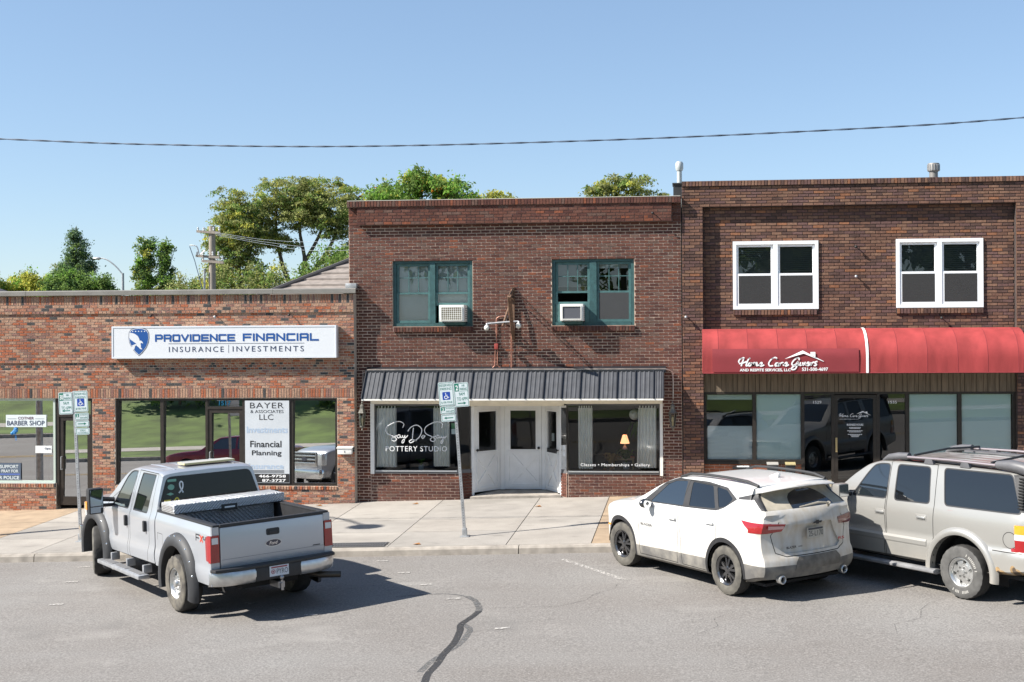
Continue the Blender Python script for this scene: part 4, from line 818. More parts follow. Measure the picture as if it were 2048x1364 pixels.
# siding boards under the awning
SID=M('brown_wood_siding',(.17,.13,.09),.8,var=.3,vs=3,stretch=(6,6,.6)); mb=MB(); mb.box(xa,xb,.15,.2,2.37,3.8); mb.build('siding_backing',MORT_R,RB)
x=xa; k=0
while x<xb-.02:
    wdt=.095 if k%2 else .155; e=min(x+wdt,xb); mb=MB(); mb.box(x+.005,e-.005,.128 if k%2 else .122,.149,2.38,3.5); mb.build('siding_board',SID,RB); x=e; k+=1
# storefront
fr=MB(); z0,z1=.80,2.375; yS=.125
fr.box(xa,xb,yS,yS+.1,z1-.045,z1)
mulls=[(8.12,8.18),(9.21,9.285),(10.285,10.36),(12.58,12.66),(13.72,13.80),(14.9,14.97)]
for a,b in mulls: fr.box(a,b,yS+.002,yS+.098,.3 if a>10 and a<12.6 else z0,z1-.045)
fr.box(8.18,10.285,yS+.001,yS+.1,z0,z0+.06); fr.box(12.66,14.9,yS+.001,yS+.1,z0,z0+.06)
fr.box(10.36,12.58,yS+.001,yS+.1,.22,.42)
W=fr.build('window',BRONZE,RB)
for a,b in ((8.18,9.21),(9.285,10.285),(12.66,13.72),(13.80,14.9)): pane(W,a,b,z0+.06,z1-.045,yS+.05,GL_R,.4)
dmb=MB(); frame_rect(dmb,11.02,11.95,.1,2.31,yS+.004,yS+.07,.075,.12); D=dmb.build('door',BRONZE,RB)
GL_D=glass('door_glass_dark',(.4,.42,.42),1.05,1.5,.05)
pane(D,11.09,11.88,.22,2.235,yS+.04,GL_D); mb=MB(); mb.box(10.955,11.018,yS,yS+.1,.1,2.33); mb.box(11.952,12.02,yS,yS+.1,.1,2.33); mb.build('door_post',BRONZE,RB)
for a,b in ((10.36,10.955),(12.02,12.58)): pane(W,a,b,.42,2.33,yS+.05,GL_D)
mb=MB(); mb.box(10.36,10.95,yS-.004,yS,.24,.41); mb.box(12.02,12.58,yS-.004,yS,.24,.41); mb.build('kick_panel',M('tan_kick_panel',(.42,.36,.26),.7),RB)
mb=MB(); mb.box(11.035,11.075,yS-.07,yS-.05,1.04,1.36); mb.box(11.04,11.07,yS-.05,yS+.003,1.08,1.11); mb.box(11.04,11.07,yS-.05,yS+.003,1.29,1.32); mb.build('handle',M('brass_pull',(.6,.45,.22),.35,.6),D)
fd=facing(yS+.036)
def hcg(mapf,x0,x1,z0,z1,mat,parent,wd):
    # script lettering "Home Care Givers" with the small roof, box x0..x1, z0..z1
    U=lambda X,Y:(x0+(X-160)/1600*(x1-x0),z1-(Y-95)/385*(z1-z0)); mb=MB()
    S=[[(165,330),(160,300),(185,262),(225,240),(258,238),(225,330),(205,400)],[(165,350),(240,335),(330,300)],[(380,240),(345,262),(300,370),(310,395),(335,375)],
       [(385,335),(352,345),(345,385),(368,395),(398,365),(388,335),(410,345)],[(425,330),(410,395),(420,362),(450,330),(462,340),(450,395),(462,360),(490,330),(505,340),(495,385),(515,390)],
       [(515,385),(590,360),(600,335),(578,332),(560,370),(580,400),(640,375)],
       [(868,265),(872,240),(835,232),(770,270),(725,345),(745,395),(810,390)],[(905,340),(865,342),(845,380),(865,398),(900,350),(890,390),(915,392)],[(930,335),(925,395),(945,350),(985,330),(1000,338)],[(990,385),(1060,360),(1070,335),(1045,332),(1028,370),(1050,398),(1105,370)],
       [(1295,285),(1298,255),(1265,240),(1200,285),(1160,350),(1180,385),(1235,365),(1280,310),(1235,440),(1180,470),(1150,450),(1200,400),(1290,375)],[(1325,325),(1310,385),(1340,380)],[(1365,325),(1370,385),(1410,330),(1418,322)],[(1415,385),(1470,360),(1480,330),(1455,330),(1440,370),(1460,392),(1505,365)],[(1520,325),(1515,390),(1535,345),(1575,318)],[(1640,310),(1590,325),(1600,350),(1622,375),(1590,395),(1575,380)]]
    for j_,s_ in enumerate(S): ribbon(mb,[U(*p) for p in s_],wd*.62,lambda u,v:(lambda q:(q[0],q[1]-.0006*j_,q[2]))(mapf(u,v)))
    for pl in ([(1020,262),(1365,95),(1380,155)],[(1365,95),(1380,155),(1755,315),(1760,308)],[(1510,125),(1600,125),(1600,225),(1510,185)]): mb.poly([(lambda q:(q[0],q[1]-.012,q[2]))(mapf(*U(*p))) for p in pl])
    return mb.build('script_lettering',mat,parent,fix=False)
hcg(fd,11.13,11.82,1.78,1.95,WHITEV,D,.013); text('AND RESPITE SERVICES, LLC',11.14,11.56,1.755,1.775,fd,WHITEV,D); text('BUSINESS HOURS',11.3,11.66,1.62,1.665,fd,WHITEV,D,bold=.02)
mb=MB()
for z,hw in ((1.575,.13),(1.55,.12),(1.5,.17),(1.475,.13),(1.42,.16),(1.395,.1),(1.37,.08)):
    for j in range(8): 
        u=11.48-hw+2*hw*j/8; mb.quad(*[fd(*p) for p in ((u,z),(u+hw/4*.8,z),(u+hw/4*.8,z+.013),(u,z+.013))])
mb.build('small_print',WHITEV,D,fix=False)
text('1529',10.56,10.74,2.115,2.175,facing(yS+.045),WHITEV,W,'street_number'); text('1535',12.22,12.4,2.115,2.175,facing(yS+.045),WHITEV,W,'street_number')
BLW=M('cellular_blind',(.8,.88,.87),.85); BLP=M('pleated_blind',(.84,.87,.87),.85)
def blind(x0,x1,z0,z1,y,st,mat):
    mb=MB(); n=int((z1-z0)/st); vs=[]
    for k in range(2*n+1): z=z0+(z1-z0)*k/(2*n); vs+=[(x0,y+(.012 if k%2 else 0),z),(x1,y+(.012 if k%2 else 0),z)]
    mb.add(vs,[(2*k,2*k+1,2*k+3,2*k+2) for k in range(2*n)]); mb.build('blind',mat,W)
blind(8.2,9.2,.86,1.61,yS+.075,.03,BLP); blind(8.2,9.2,2.2,2.31,yS+.12,.03,BLW); blind(9.3,10.28,.86,2.32,yS+.075,.02,BLW); blind(12.68,13.71,.86,2.32,yS+.075,.02,BLW); blind(13.82,14.88,.86,2.32,yS+.075,.02,BLW)
mb=MB(); backing(mb,xa,10.32,-.3,z0,.145,[],.15); backing(mb,12.6,xb,-.3,z0,.145,[],.15); mb.build('wall',MORT_L,RB)
bb=Bricks(RB,[bmat('brick_bright_red',(.36,.12,.06),.25,.3)],[1],41)
for a,b in ((xa,10.3),(12.6,xb)):
    for k in range(12):
        pass
mm=MB(); rr=random.Random(5)
for a,b in ((xa,10.3),(12.6,xb)):
    z=-.2;k=0
    while z<.72:
        x=a-(.115 if k%2 else 0)
        while x<b:
            u0,u1=max(a,x)+.005,min(b,x+.23)-.005
            if u1-u0>.03: bb.brick(mm,u0,u1,z+.005,z+.065,.135,.012,0)
            x+=.23
        z+=.0705;k+=1
mm.build('base_brickwork',bb.mats,RB,kind='stuff')
mb=MB(); mb.box(xa,10.32,.1,.2,.755,.80); mb.box(12.6,xb,.1,.2,.755,.80); mb.build('sill',BRONZE,RB)
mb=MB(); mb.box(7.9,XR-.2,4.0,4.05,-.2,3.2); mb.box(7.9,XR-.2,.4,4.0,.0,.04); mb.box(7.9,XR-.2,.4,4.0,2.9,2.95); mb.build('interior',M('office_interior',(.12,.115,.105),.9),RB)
mb=MB(); mb.box(10.3,12.64,-.02,.4,.0,.09); mb.build('threshold',CONC2,RB)
# wall mailboxes under the first shop window
for x0,x1,lab in ((9.52,9.76,'black wall mailbox with a pale lid under the office window, nearer the street number'),(9.93,10.14,'black wall mailbox with a yellowed lid beside the dark office door')):
    t=thing('wall_mailbox',lab,'mailbox',((x0+x1)/2,.1,.5),'black mailboxes below the office window'); mb=MB(); mb.box(x0,x1,-.02,.133,.42,.76); mb.build('box',M('black_mailbox',(.02,.02,.022),.4),t,bevel=.012)
    mb=MB(); mb.prism([(-.035,.755),(.133,.79),(.133,.81),(-.035,.775)],'x',x0-.008,x1+.008); mb.build('lid',M('mailbox_lid_'+('a' if x0<9.8 else 'b'),(.45,.43,.4) if x0<9.8 else (.5,.42,.22),.5,.3),t)
t=thing('leaflet_holder','dark leaflet holder with papers on the ledge under the half drawn blind','leaflet holder',(8.95,.0,.6)); mb=MB(); mb.box(8.75,9.15,-.04,.1,.66,.7); mb.build('tray',M('black_mailbox',(.02,.02,.022),.4),t); mb=MB(); mb.box(8.85,9.12,-.03,.09,.705,.725); mb.build('papers',M('paper_white',(.7,.72,.72),.7),t)
# roof vents and flashing
t=thing('roof_vent','tall white capped vent pipe at the joint between maroon and brown roofs','vent pipe',(7.6,2,6.9)); mb=MB(); mb.tube([(7.59,2,6.3),(7.59,2,7.62)],.062,14); mb.build('pipe',M('vent_white',(.42,.45,.45),.5,.2),t,smooth=40)
mb=MB(); mb.lathe([(.001,7.86),(.07,7.85),(.096,7.81),(.096,7.69),(.075,7.63),(.05,7.66)],'z',(7.59,2,0),16); mb.build('cap',M('vent_white',(.42,.45,.45),.5,.2),t,smooth=40)
t=thing('roof_vent','short dark grey slotted vent cap on the brown building roof','vent pipe',(13.6,2,6.9)); mb=MB(); mb.tube([(13.6,2,6.6),(13.6,2,7.55)],.1,14); mb.build('pipe',M('vent_grey',(.2,.19,.18),.6,.4),t,smooth=40)
mb=MB(); mb.lathe([(.001,7.7),(.13,7.7),(.14,7.68),(.14,7.52),(.1,7.5)],'z',(13.6,2,0),16); c=mb.build('cap',M('vent_grey',(.2,.19,.18),.6,.4),t,smooth=40)
mb=MB()
for k in range(16): a=2*math.pi*k/16; mb.box(13.6+.141*math.cos(a)-.008,13.6+.141*math.cos(a)+.008,2+.141*math.sin(a)-.008,2+.141*math.sin(a)+.008,7.53,7.67)
mb.build('fin',STEEL,t)
mb=MB(); mb.box(7.46,7.645,.15,.6,6.8,7.08); mb.box(7.44,7.66,.12,.65,7.08,7.11); tag(mb.build('roof_flashing_box',M('black_tar_flashing',(.02,.021,.024),.6)),'black tarred flashing box below the white vent pipe','flashing')
for x,z,lab in ((7.73,4.09,'small pale wall fixture on the brown pier beside the awning end'),(11.51,5.63,'upper small dark hook between the white upstairs windows'),(11.51,4.97,'lower small pale spotlight between the white upstairs windows'),(13.37,4.03,'small dark hook below the sill over the plain part of the awning')):
    hook(x,z,.0 if x<8 else .163,lab,.035,'pale' in lab)
# red fabric awning
RA=thing('fabric_awning','long rounded red fabric awning with white lettering over the brown shop front','awning',(11.5,-.3,3.3))
def fabric():
    m=M('red_awning_fabric',(.31,.045,.045),.8,var=.22,vs=2.2,stretch=(1.6,1.6,.35),det=8,bump=.15,bs=8,spec=.3); return m
RED=fabric(); REDP=M('red_fabric_patch',(.22,.024,.03),.75,var=.1,vs=2)
YB,ZT,ZB=-.72,3.80,2.83; A0,A1=8.09,15.0
def prof(t):   # t 0 top .. 1 bottom hem
    if t<.78:
        a=t/.78*math.pi/2; return (.1+(YB-.1)*math.sin(a)**.95,ZT-(ZT-3.15)*(1-math.cos(a)))
    return (YB,3.15-(3.15-ZB)*(t-.78)/.22)
seams=[A0,8.43,9.07,9.72,10.35,10.99,11.63,12.27,12.90,13.54,14.17,14.81,A1]
NT=18
for si,(a,b) in enumerate(zip(seams,seams[1:])):
    n=8; vs=[]; r=random.Random(si)
    for i in range(n+1):
        u=i/n; sag=.02*math.sin(math.pi*u)*min(1,(b-a)/.5)
        for j in range(NT+1):
            t=j/NT; y,z=prof(t); k=math.sin(math.pi*min(1,t*1.1)); w_=.004*math.sin(u*17+si*2+t*6)*(1 if t>.72 else .25)*math.sin(math.pi*u)
            vs.append((a+(b-a)*u,y+sag*k*.8+w_,z-sag*k*.4))
    mb=MB(); mb.add(vs,[(i*(NT+1)+j,(i+1)*(NT+1)+j,(i+1)*(NT+1)+j+1,i*(NT+1)+j+1) for i in range(n) for j in range(NT)]); mb.build('fabric_panel',RED,RA,smooth=60,fix=False)
    if si:
        mb=MB(); mb.tube([(a,prof(j/NT)[0]+.004,prof(j/NT)[1]-.003) for j in range(NT+1)],.009,5); mb.build('hoop',REDP,RA,smooth=40)
for x in (A0,A1):
    mb=MB(); mb.poly([(x,*prof(j/NT)) for j in range(NT+1)]+[(x,.1,ZB)]); mb.build('end_panel',RED,RA,fix=False)
mb=MB(); mb.tube([(A0,YB+.005,ZB),(A1,YB+.005,ZB)],.012,6); mb.build('hem_bar',REDP,RA)
mb=MB(); n=10; mb.add([(11.60+dx+.02*0,prof(j/NT)[0]-.016,prof(j/NT)[1]+.012*(1-j/NT)) for j in range(NT+1) for dx in (0,.055)],[(2*j,2*j+1,2*j+3,2*j+2) for j in range(NT)]); mb.build('white_strip',WHITEV,RA,fix=False)
mb=MB(); X=np.linspace(8.3,11.45,34); T=np.linspace(.62,.985,8); mb.add([(x,prof(t)[0]-.014,prof(t)[1]+.004) for x in X for t in T],[(i*8+j,(i+1)*8+j,(i+1)*8+j+1,i*8+j+1) for i in range(33) for j in range(7)]); mb.build('patch_panel',REDP,RA,smooth=60,fix=False)
fa=facing(YB-.02)
hcg(lambda u,v:(u,YB-.02 if v<3.15 else prof(max(.3,.78-(v-3.15)*.75))[0]-.03,v),8.87,10.7,2.895,3.32,WHITEV,RA,.05)
text('AND RESPITE SERVICES, LLC',8.89,9.99,2.86,2.93,fa,WHITEV,RA,bold=.03); text('531-500-4697',10.23,10.79,2.875,2.95,fa,WHITEV,RA,bold=.025)
# ================================================================ sign posts
SGREEN=M('sign_green_ink',(.01,.16,.11),.5); SFACE=M('sign_reflective_white',(.56,.62,.64),.4,var=.06,vs=3); SBLUE=M('sign_blue_panel',(.01,.05,.3),.45); SWHITE=M('sign_white_ink',(.8,.82,.82),.45)
def sign_post(x,y,lean,label,plates):
    z=walk_z(x,y); t=thing('sign_post',label,'street sign',(x,y,z),'parking sign posts on the sidewalk',local=True); t.rotation_euler=(0,R(-lean),0)
    mb=MB(); mb.box(-.028,.028,-.018,.018,0,3.0)
    p=mb.build('post',STEEL,t); hm=MB(); zz=.1
    while zz<2.2: hm.quad((-.006,-.0186,zz),(.006,-.0186,zz),(.006,-.0186,zz+.013),(-.006,-.0186,zz+.013)); zz+=.05
    h=hm.build('punched_hole',DARK,p,fix=False,kind='stuff')
    mb=MB(); mb.box(-.045,.045,-.035,.035,.0,.16); mb.box(-.09,.09,-.08,.08,-.02,.015); mb.build('anchor',STEEL,t,bevel=.006)
    for k,(u0,u1,v0,v1,fn) in enumerate(plates):
        yy=-.022-.0015*k; mb=MB(); mb.prism(rrect(u0,u1,v0,v1,.025),'y',yy-.003,yy); s=mb.build('sign_plate',SFACE,t)
        f=facing(yy-.0045); mb=MB(); o=rrect(u0+.012,u1-.012,v0+.012,v1-.012,.018); i=rrect(u0+.019,u1-.019,v0+.019,v1-.019,.013); n=len(o)
        mb.add([f(*q) for q in o+i],[(j,(j+1)%n,(j+1)%n+n,j+n) for j in range(n)]); mb.build('border',SGREEN,s,fix=False)
        fn(s,u0,u1,v0,v1,f,facing(yy-.006))
def arrow(s,u0,u1,v,f,left):
    mb=MB(); d=-1 if left else 1; a,b=(u1,u0) if left else (u0,u1)
    mb.quad(*[f(*p) for p in ((a,v-.009),(b-d*.04,v-.009),(b-d*.04,v+.009),(a,v+.009))]); mb.poly([f(b,v),f(b-d*.05,v+.026),f(b-d*.05,v-.026)]); mb.build('arrow',SGREEN,s,fix=False)
def pl_reserved(s,u0,u1,v0,v1,f,f2):
    w=u1-u0; c=(u0+u1)/2; h=v1-v0
    text('RESERVED',u0+.03,u1-.03,v1-.085,v1-.04,f,SGREEN,s); text('PARKING',u0+.04,u1-.04,v1-.155,v1-.105,f,SGREEN,s); text('$100 FINE',u0+.04,u1-.04,v0+.04,v0+.085,f,SGREEN,s)
    mb=MB(); b0=v0+.115; S=.15; mb.poly([f(*p) for p in rrect(c-S/2,c+S/2,b0,b0+S,.012)]); mb.build('access_symbol_panel',SBLUE,s,fix=False)
    m2=MB(); K=lambda a,b:(c-S/2+a*S,b0+b*S); m2.poly([f2(*(np.array(K(.42,.82))+.009*np.array([math.cos(q*.785),math.sin(q*.785)]))) for q in range(8)])
    ribbon(m2,[K(.43,.74),K(.45,.45),K(.68,.43),K(.78,.22),K(.86,.25)],.011,f2,False); ribbon(m2,[K(.44,.58),K(.64,.58)],.01,f2,False)
    ribbon(m2,[K(.36,.5),K(.26,.38),K(.28,.22),K(.42,.14),K(.58,.18),K(.66,.32)],.011,f2); m2.build('wheelchair_symbol',SWHITE,s,fix=False)
def pl_hours(num,left):
    def fn(s,u0,u1,v0,v1,f,f2):
        mb=MB(); mb.quad(*[f(*p) for p in ((u0+.022,v1-.165),(u0+.1,v1-.165),(u0+.1,v1-.022),(u0+.022,v1-.022))]); mb.build('number_panel',SGREEN,s,fix=False)
        text(num,u0+(.04 if len(num)==1 else .03),u0+(.085 if len(num)==1 else .094),v1-.145,v1-.05,f2,SWHITE,s,bold=.02); text('HR' if num=='2' else 'MIN',u0+.16,u0+.22,v1-.08,v1-.04,f,SGREEN,s); text('PARKING',u0+.115,u1-.03,v1-.15,v1-.1,f,SGREEN,s)
        mb=MB(); mb.quad(*[f(*p) for p in ((u0+.1,v1-.168),(u1-.02,v1-.168),(u1-.02,v1-.163),(u0+.1,v1-.163))]); mb.build('rule_line',SGREEN,s,fix=False)
        text('9AM',u0+.095,u1-.08,v1-.25,v1-.19,f,SGREEN,s); text('TO 6PM',u0+.05,u1-.035,v1-.345,v1-.28,f,SGREEN,s); arrow(s,u0+.06,u1-.06,v0+.07,f,left)
    return fn
def pl_small(num):
    def fn(s,u0,u1,v0,v1,f,f2):
        mb=MB(); mb.quad(*[f(*p) for p in ((u0+.022,v1-.085),(u0+.09,v1-.085),(u0+.09,v1-.022),(u0+.022,v1-.022))]); mb.build('number_panel',SGREEN,s,fix=False); text(num,u0+.042,u0+.072,v1-.078,v1-.03,f2,SWHITE,s,bold=.02)
        text('HR PARKING',u0+.11,u1-.03,v1-.055,v1-.03,f,SGREEN,s); text('9AM-6PM',u0+.11,u1-.03,v0+.03,v0+.065,f,SGREEN,s)
    return fn
pl_arrow=lambda left:(lambda s,u0,u1,v0,v1,f,f2:arrow(s,u0+.055,u1-.055,(v0+v1)/2,f,left))
def pl_van(s,u0,u1,v0,v1,f,f2): text('VAN',u0+.09,u1-.09,v1-.07,v1-.03,f,SGREEN,s); text('ACCESSIBLE',u0+.04,u1-.04,v0+.03,v0+.055,f,SGREEN,s)
sign_post(3.48,-4.31,4.0,'leaning steel sign post with two-hour and reserved parking plates before the pottery window',[(-.30,-.005,2.53,2.985,pl_reserved),(0.0,.285,2.49,2.955,pl_hours('2',False)),(-.29,-.0,2.375,2.52,pl_small('2')),(-.285,.005,2.225,2.365,pl_arrow(True))])
sign_post(-4.31,-4.1,2.6,'leaning steel sign post with van accessible plate beside the pickup front wheel',[(0,.295,2.58,3.0,pl_reserved),(-.31,-.02,2.545,2.985,pl_hours('30',True)),(.01,.3,2.415,2.56,pl_small('2')),(.012,.302,2.28,2.405,pl_arrow(False)),(.015,.305,2.125,2.26,pl_van)])
# street lamp standing up the street: its arm and head throw the shadow beside the pickup
SL=thing('street_lamp','tall street lamp up the street whose oval head shadows the sidewalk','street lamp',(-10,-4.7,-.6))
mb=MB(); mb.tube([(-10,-4.7,-.6),(-10,-4.7,7.6)],[.1,.06],10); mb.build('pole',STEEL,SL,smooth=40)
mb=MB(); mb.tube(smoothline([(-10,-4.7,7.55),(-9.4,-5.1,8.0),(-8.4,-5.8,8.1),(-7.5,-6.4,7.85)],4),.035,8); mb.build('arm',STEEL,SL,smooth=40)
mb=MB(); mb.ball((-7.25,-6.6,7.75),.3,14,8,0,(1.25,.9,.42)); mb.build('lamp_head',STEEL,SL,smooth=50)
# overhead twisted cable
CAB=M('cable_blue_grey',(.07,.1,.15),.6)
pts=[(-40,11.5),(-20,8.55),(-12,7.85),(-5.06,7.43),(-2.15,7.27),(1.64,7.16),(6.22,7.18),(10.64,7.29),(13.62,7.43),(20,7.9),(40,10.5)]
P_=smoothline(pts,26); mb=MB()
for ph in (0,math.pi): mb.tube([(p[0],-5.6+.009*math.cos(p[0]*7+ph),p[1]+.009*math.sin(p[0]*7+ph)) for p in P_],.0095,5)
tag(mb.build('overhead_cable',CAB,smooth=60),'black twisted overhead cable sagging across the whole sky','cable')
# utility pole behind the low building
WOOD=M('weathered_pole_wood',(.3,.26,.22),.9,var=.25,vs=3,stretch=(6,6,.5)); PORC=M('grey_porcelain',(.4,.42,.43),.4)
UP=thing('utility_pole','weathered wooden utility pole with two crossarms behind the low brick roof','utility pole',(-15.45,30,-1))
mb=MB(); mb.tube([(-15.45,30,-1),(-15.44,30,9.1)],[.2,.15],10); mb.build('pole',WOOD,UP,smooth=40)
for z,a,b in ((8.8,-16.15,-14.95),(7.6,-16.2,-15.0),(7.35,-15.9,-14.8)):
    mb=MB(); mb.add([(x,y,z+dz+(-.05 if x>-15.5 else .05)) for dz in (-.06,.06) for x,y in ((a,29.8),(b,29.8),(b,29.9),(a,29.9))],[(0,1,2,3),(4,5,6,7),(0,1,5,4),(1,2,6,5),(2,3,7,6),(3,0,4,7)]); mb.build('crossarm',WOOD,UP)
    for x in (a+.06,a+.35,b-.35,b-.06):
        mb=MB(); mb.lathe([(.001,.3),(.03,.3),(.055,.22),(.03,.2),(.055,.14),(.03,.1),(.001,.05)],'z',(x,29.85,z-.05),8); mb.build('insulator',PORC,UP)
mb=MB(); mb.tube([(-15.75,29.8,7.0),(-15.75,29.8,5.4)],.05,6); mb.tube(smoothline([(-15.7,29.75,7.9),(-15.95,29.7,7.7),(-16.1,29.7,8.1),(-16.45,29.7,8.15)],4),.03,6); mb.build('riser_pipe',STEEL,UP,smooth=40)
mb=MB(); mb.tube([(-16.45,29.7,8.1),(-16.2,29.7,7.4),(-15.6,29.7,5.2)],.02,5); mb.build('riser_cable',CAB,UP)
WIRE=M('pale_service_wire',(.33,.37,.41),.5)
for i,(z0,z1,lab) in enumerate(((8.78,8.3,'topmost pale service wire running from the pole crossarm to behind the maroon wall'),(8.72,8.05,'middle pale service wire running from the pole crossarm to behind the maroon wall'),(8.66,7.85,'lowest pale service wire running from the pole crossarm to behind the maroon wall'))):
    mb=MB(); mb.tube(smoothline([(-15.2,29.8-.0*i,z0),(-12.5,29.5,z0-.28-(z0-z1)*.3),(-9.5,29,z1-.1),(-3,28,z1+.1)],6),.008,5); tag(mb.build('service_wire',WIRE),lab,'wire','service wires from the utility pole')
SL2=thing('street_lamp','slim grey street lamp with one curved arm rising beside the dark spruce','street lamp',(-29.7,50,-1))
mb=MB(); mb.tube([(-29.7,50,-1),(-29.72,50,7.95)],[.13,.08],8); mb.build('pole',STEEL,SL2,smooth=40)
mb=MB(); mb.tube(smoothline([(-29.72,50,7.85),(-30.2,50,8.4),(-30.8,50,8.85),(-31.3,50,8.98)],4),.045,6); mb.build('arm',STEEL,SL2,smooth=40)
mb=MB(); mb.ball((-31.5,50,8.95),.25,10,6,0,(1.3,.7,.4)); mb.build('lamp_head',STEEL,SL2,smooth=40)
# houses behind
HS=thing('house','pale house with a ribbed tan hip roof showing beside the maroon wall','house',(-1,16,0))
mb=MB(); mb.box(-6.2,8,12.1,24,-.5,4.95); mb.build('wall',M('pale_house_wall',(.45,.42,.37),.8),HS)
ROOFT=M('tan_roof_shingle',(.24,.205,.18),.85,var=.25,vs=4); 
a0,a1,b0,b1=(-6.55,11.8,4.95),(8.5,11.8,4.95),(-.9,19,8.3),(8.5,19,8.3); n=15
for k in range(n):
    t0,t1=k/n,(k+1)/n; l=lambda p,q,t:np.array(p)*(1-t)+np.array(q)*t; u=np.array([0,-.03,.05])
    p,q,r_,s_=l(a0,b0,t0)+u,l(a1,b1,t0)+u,l(a1,b1,t1),l(a0,b0,t1); d=np.array([0,.0,-.07])
    mb=MB(); mb.add([p,q,r_,s_,p+d,q+d],[(0,1,2,3),(0,4,5,1)]); mb.build('shingle_course',ROOFT,HS,fix=False)
mb=MB(); mb.add([a0,b0,(-.9,19.2,8.3),(-6.55,24.4,4.95)],[(0,1,2,3)]); mb.build('roof',ROOFT,HS,fix=False)
mb=MB(); mb.tube([np.array(a0)+(0,-.05,.06),np.array(b0)+(0,-.05,.06)],.07,6); mb.build('hip_cap',M('dark_hip_cap',(.11,.1,.095),.8),HS)
mb=MB(); mb.tube([(-3.9,15.2,6.2),(-3.9,15.2,6.95)],.07,8); mb.ball((-3.9,15.2,7.0),.11,8,5); mb.build('vent',STEEL,HS,smooth=40)
H2=thing('house','dark gabled roof corner of a house peeping over the coping at the far end','house',(-19,16,0))
mb=MB(); mb.box(-27,-18,13.7,14.6,-1,4.6); mb.build('wall',M('pale_house_wall',(.45,.42,.37),.8),H2)
mb=MB(); mb.prism([(-28,4.6),(-16.4,5.2),(-22.2,7.2)],'y',13.5,14.8); mb.build('roof',M('dark_roof',(.05,.048,.055),.85),H2)
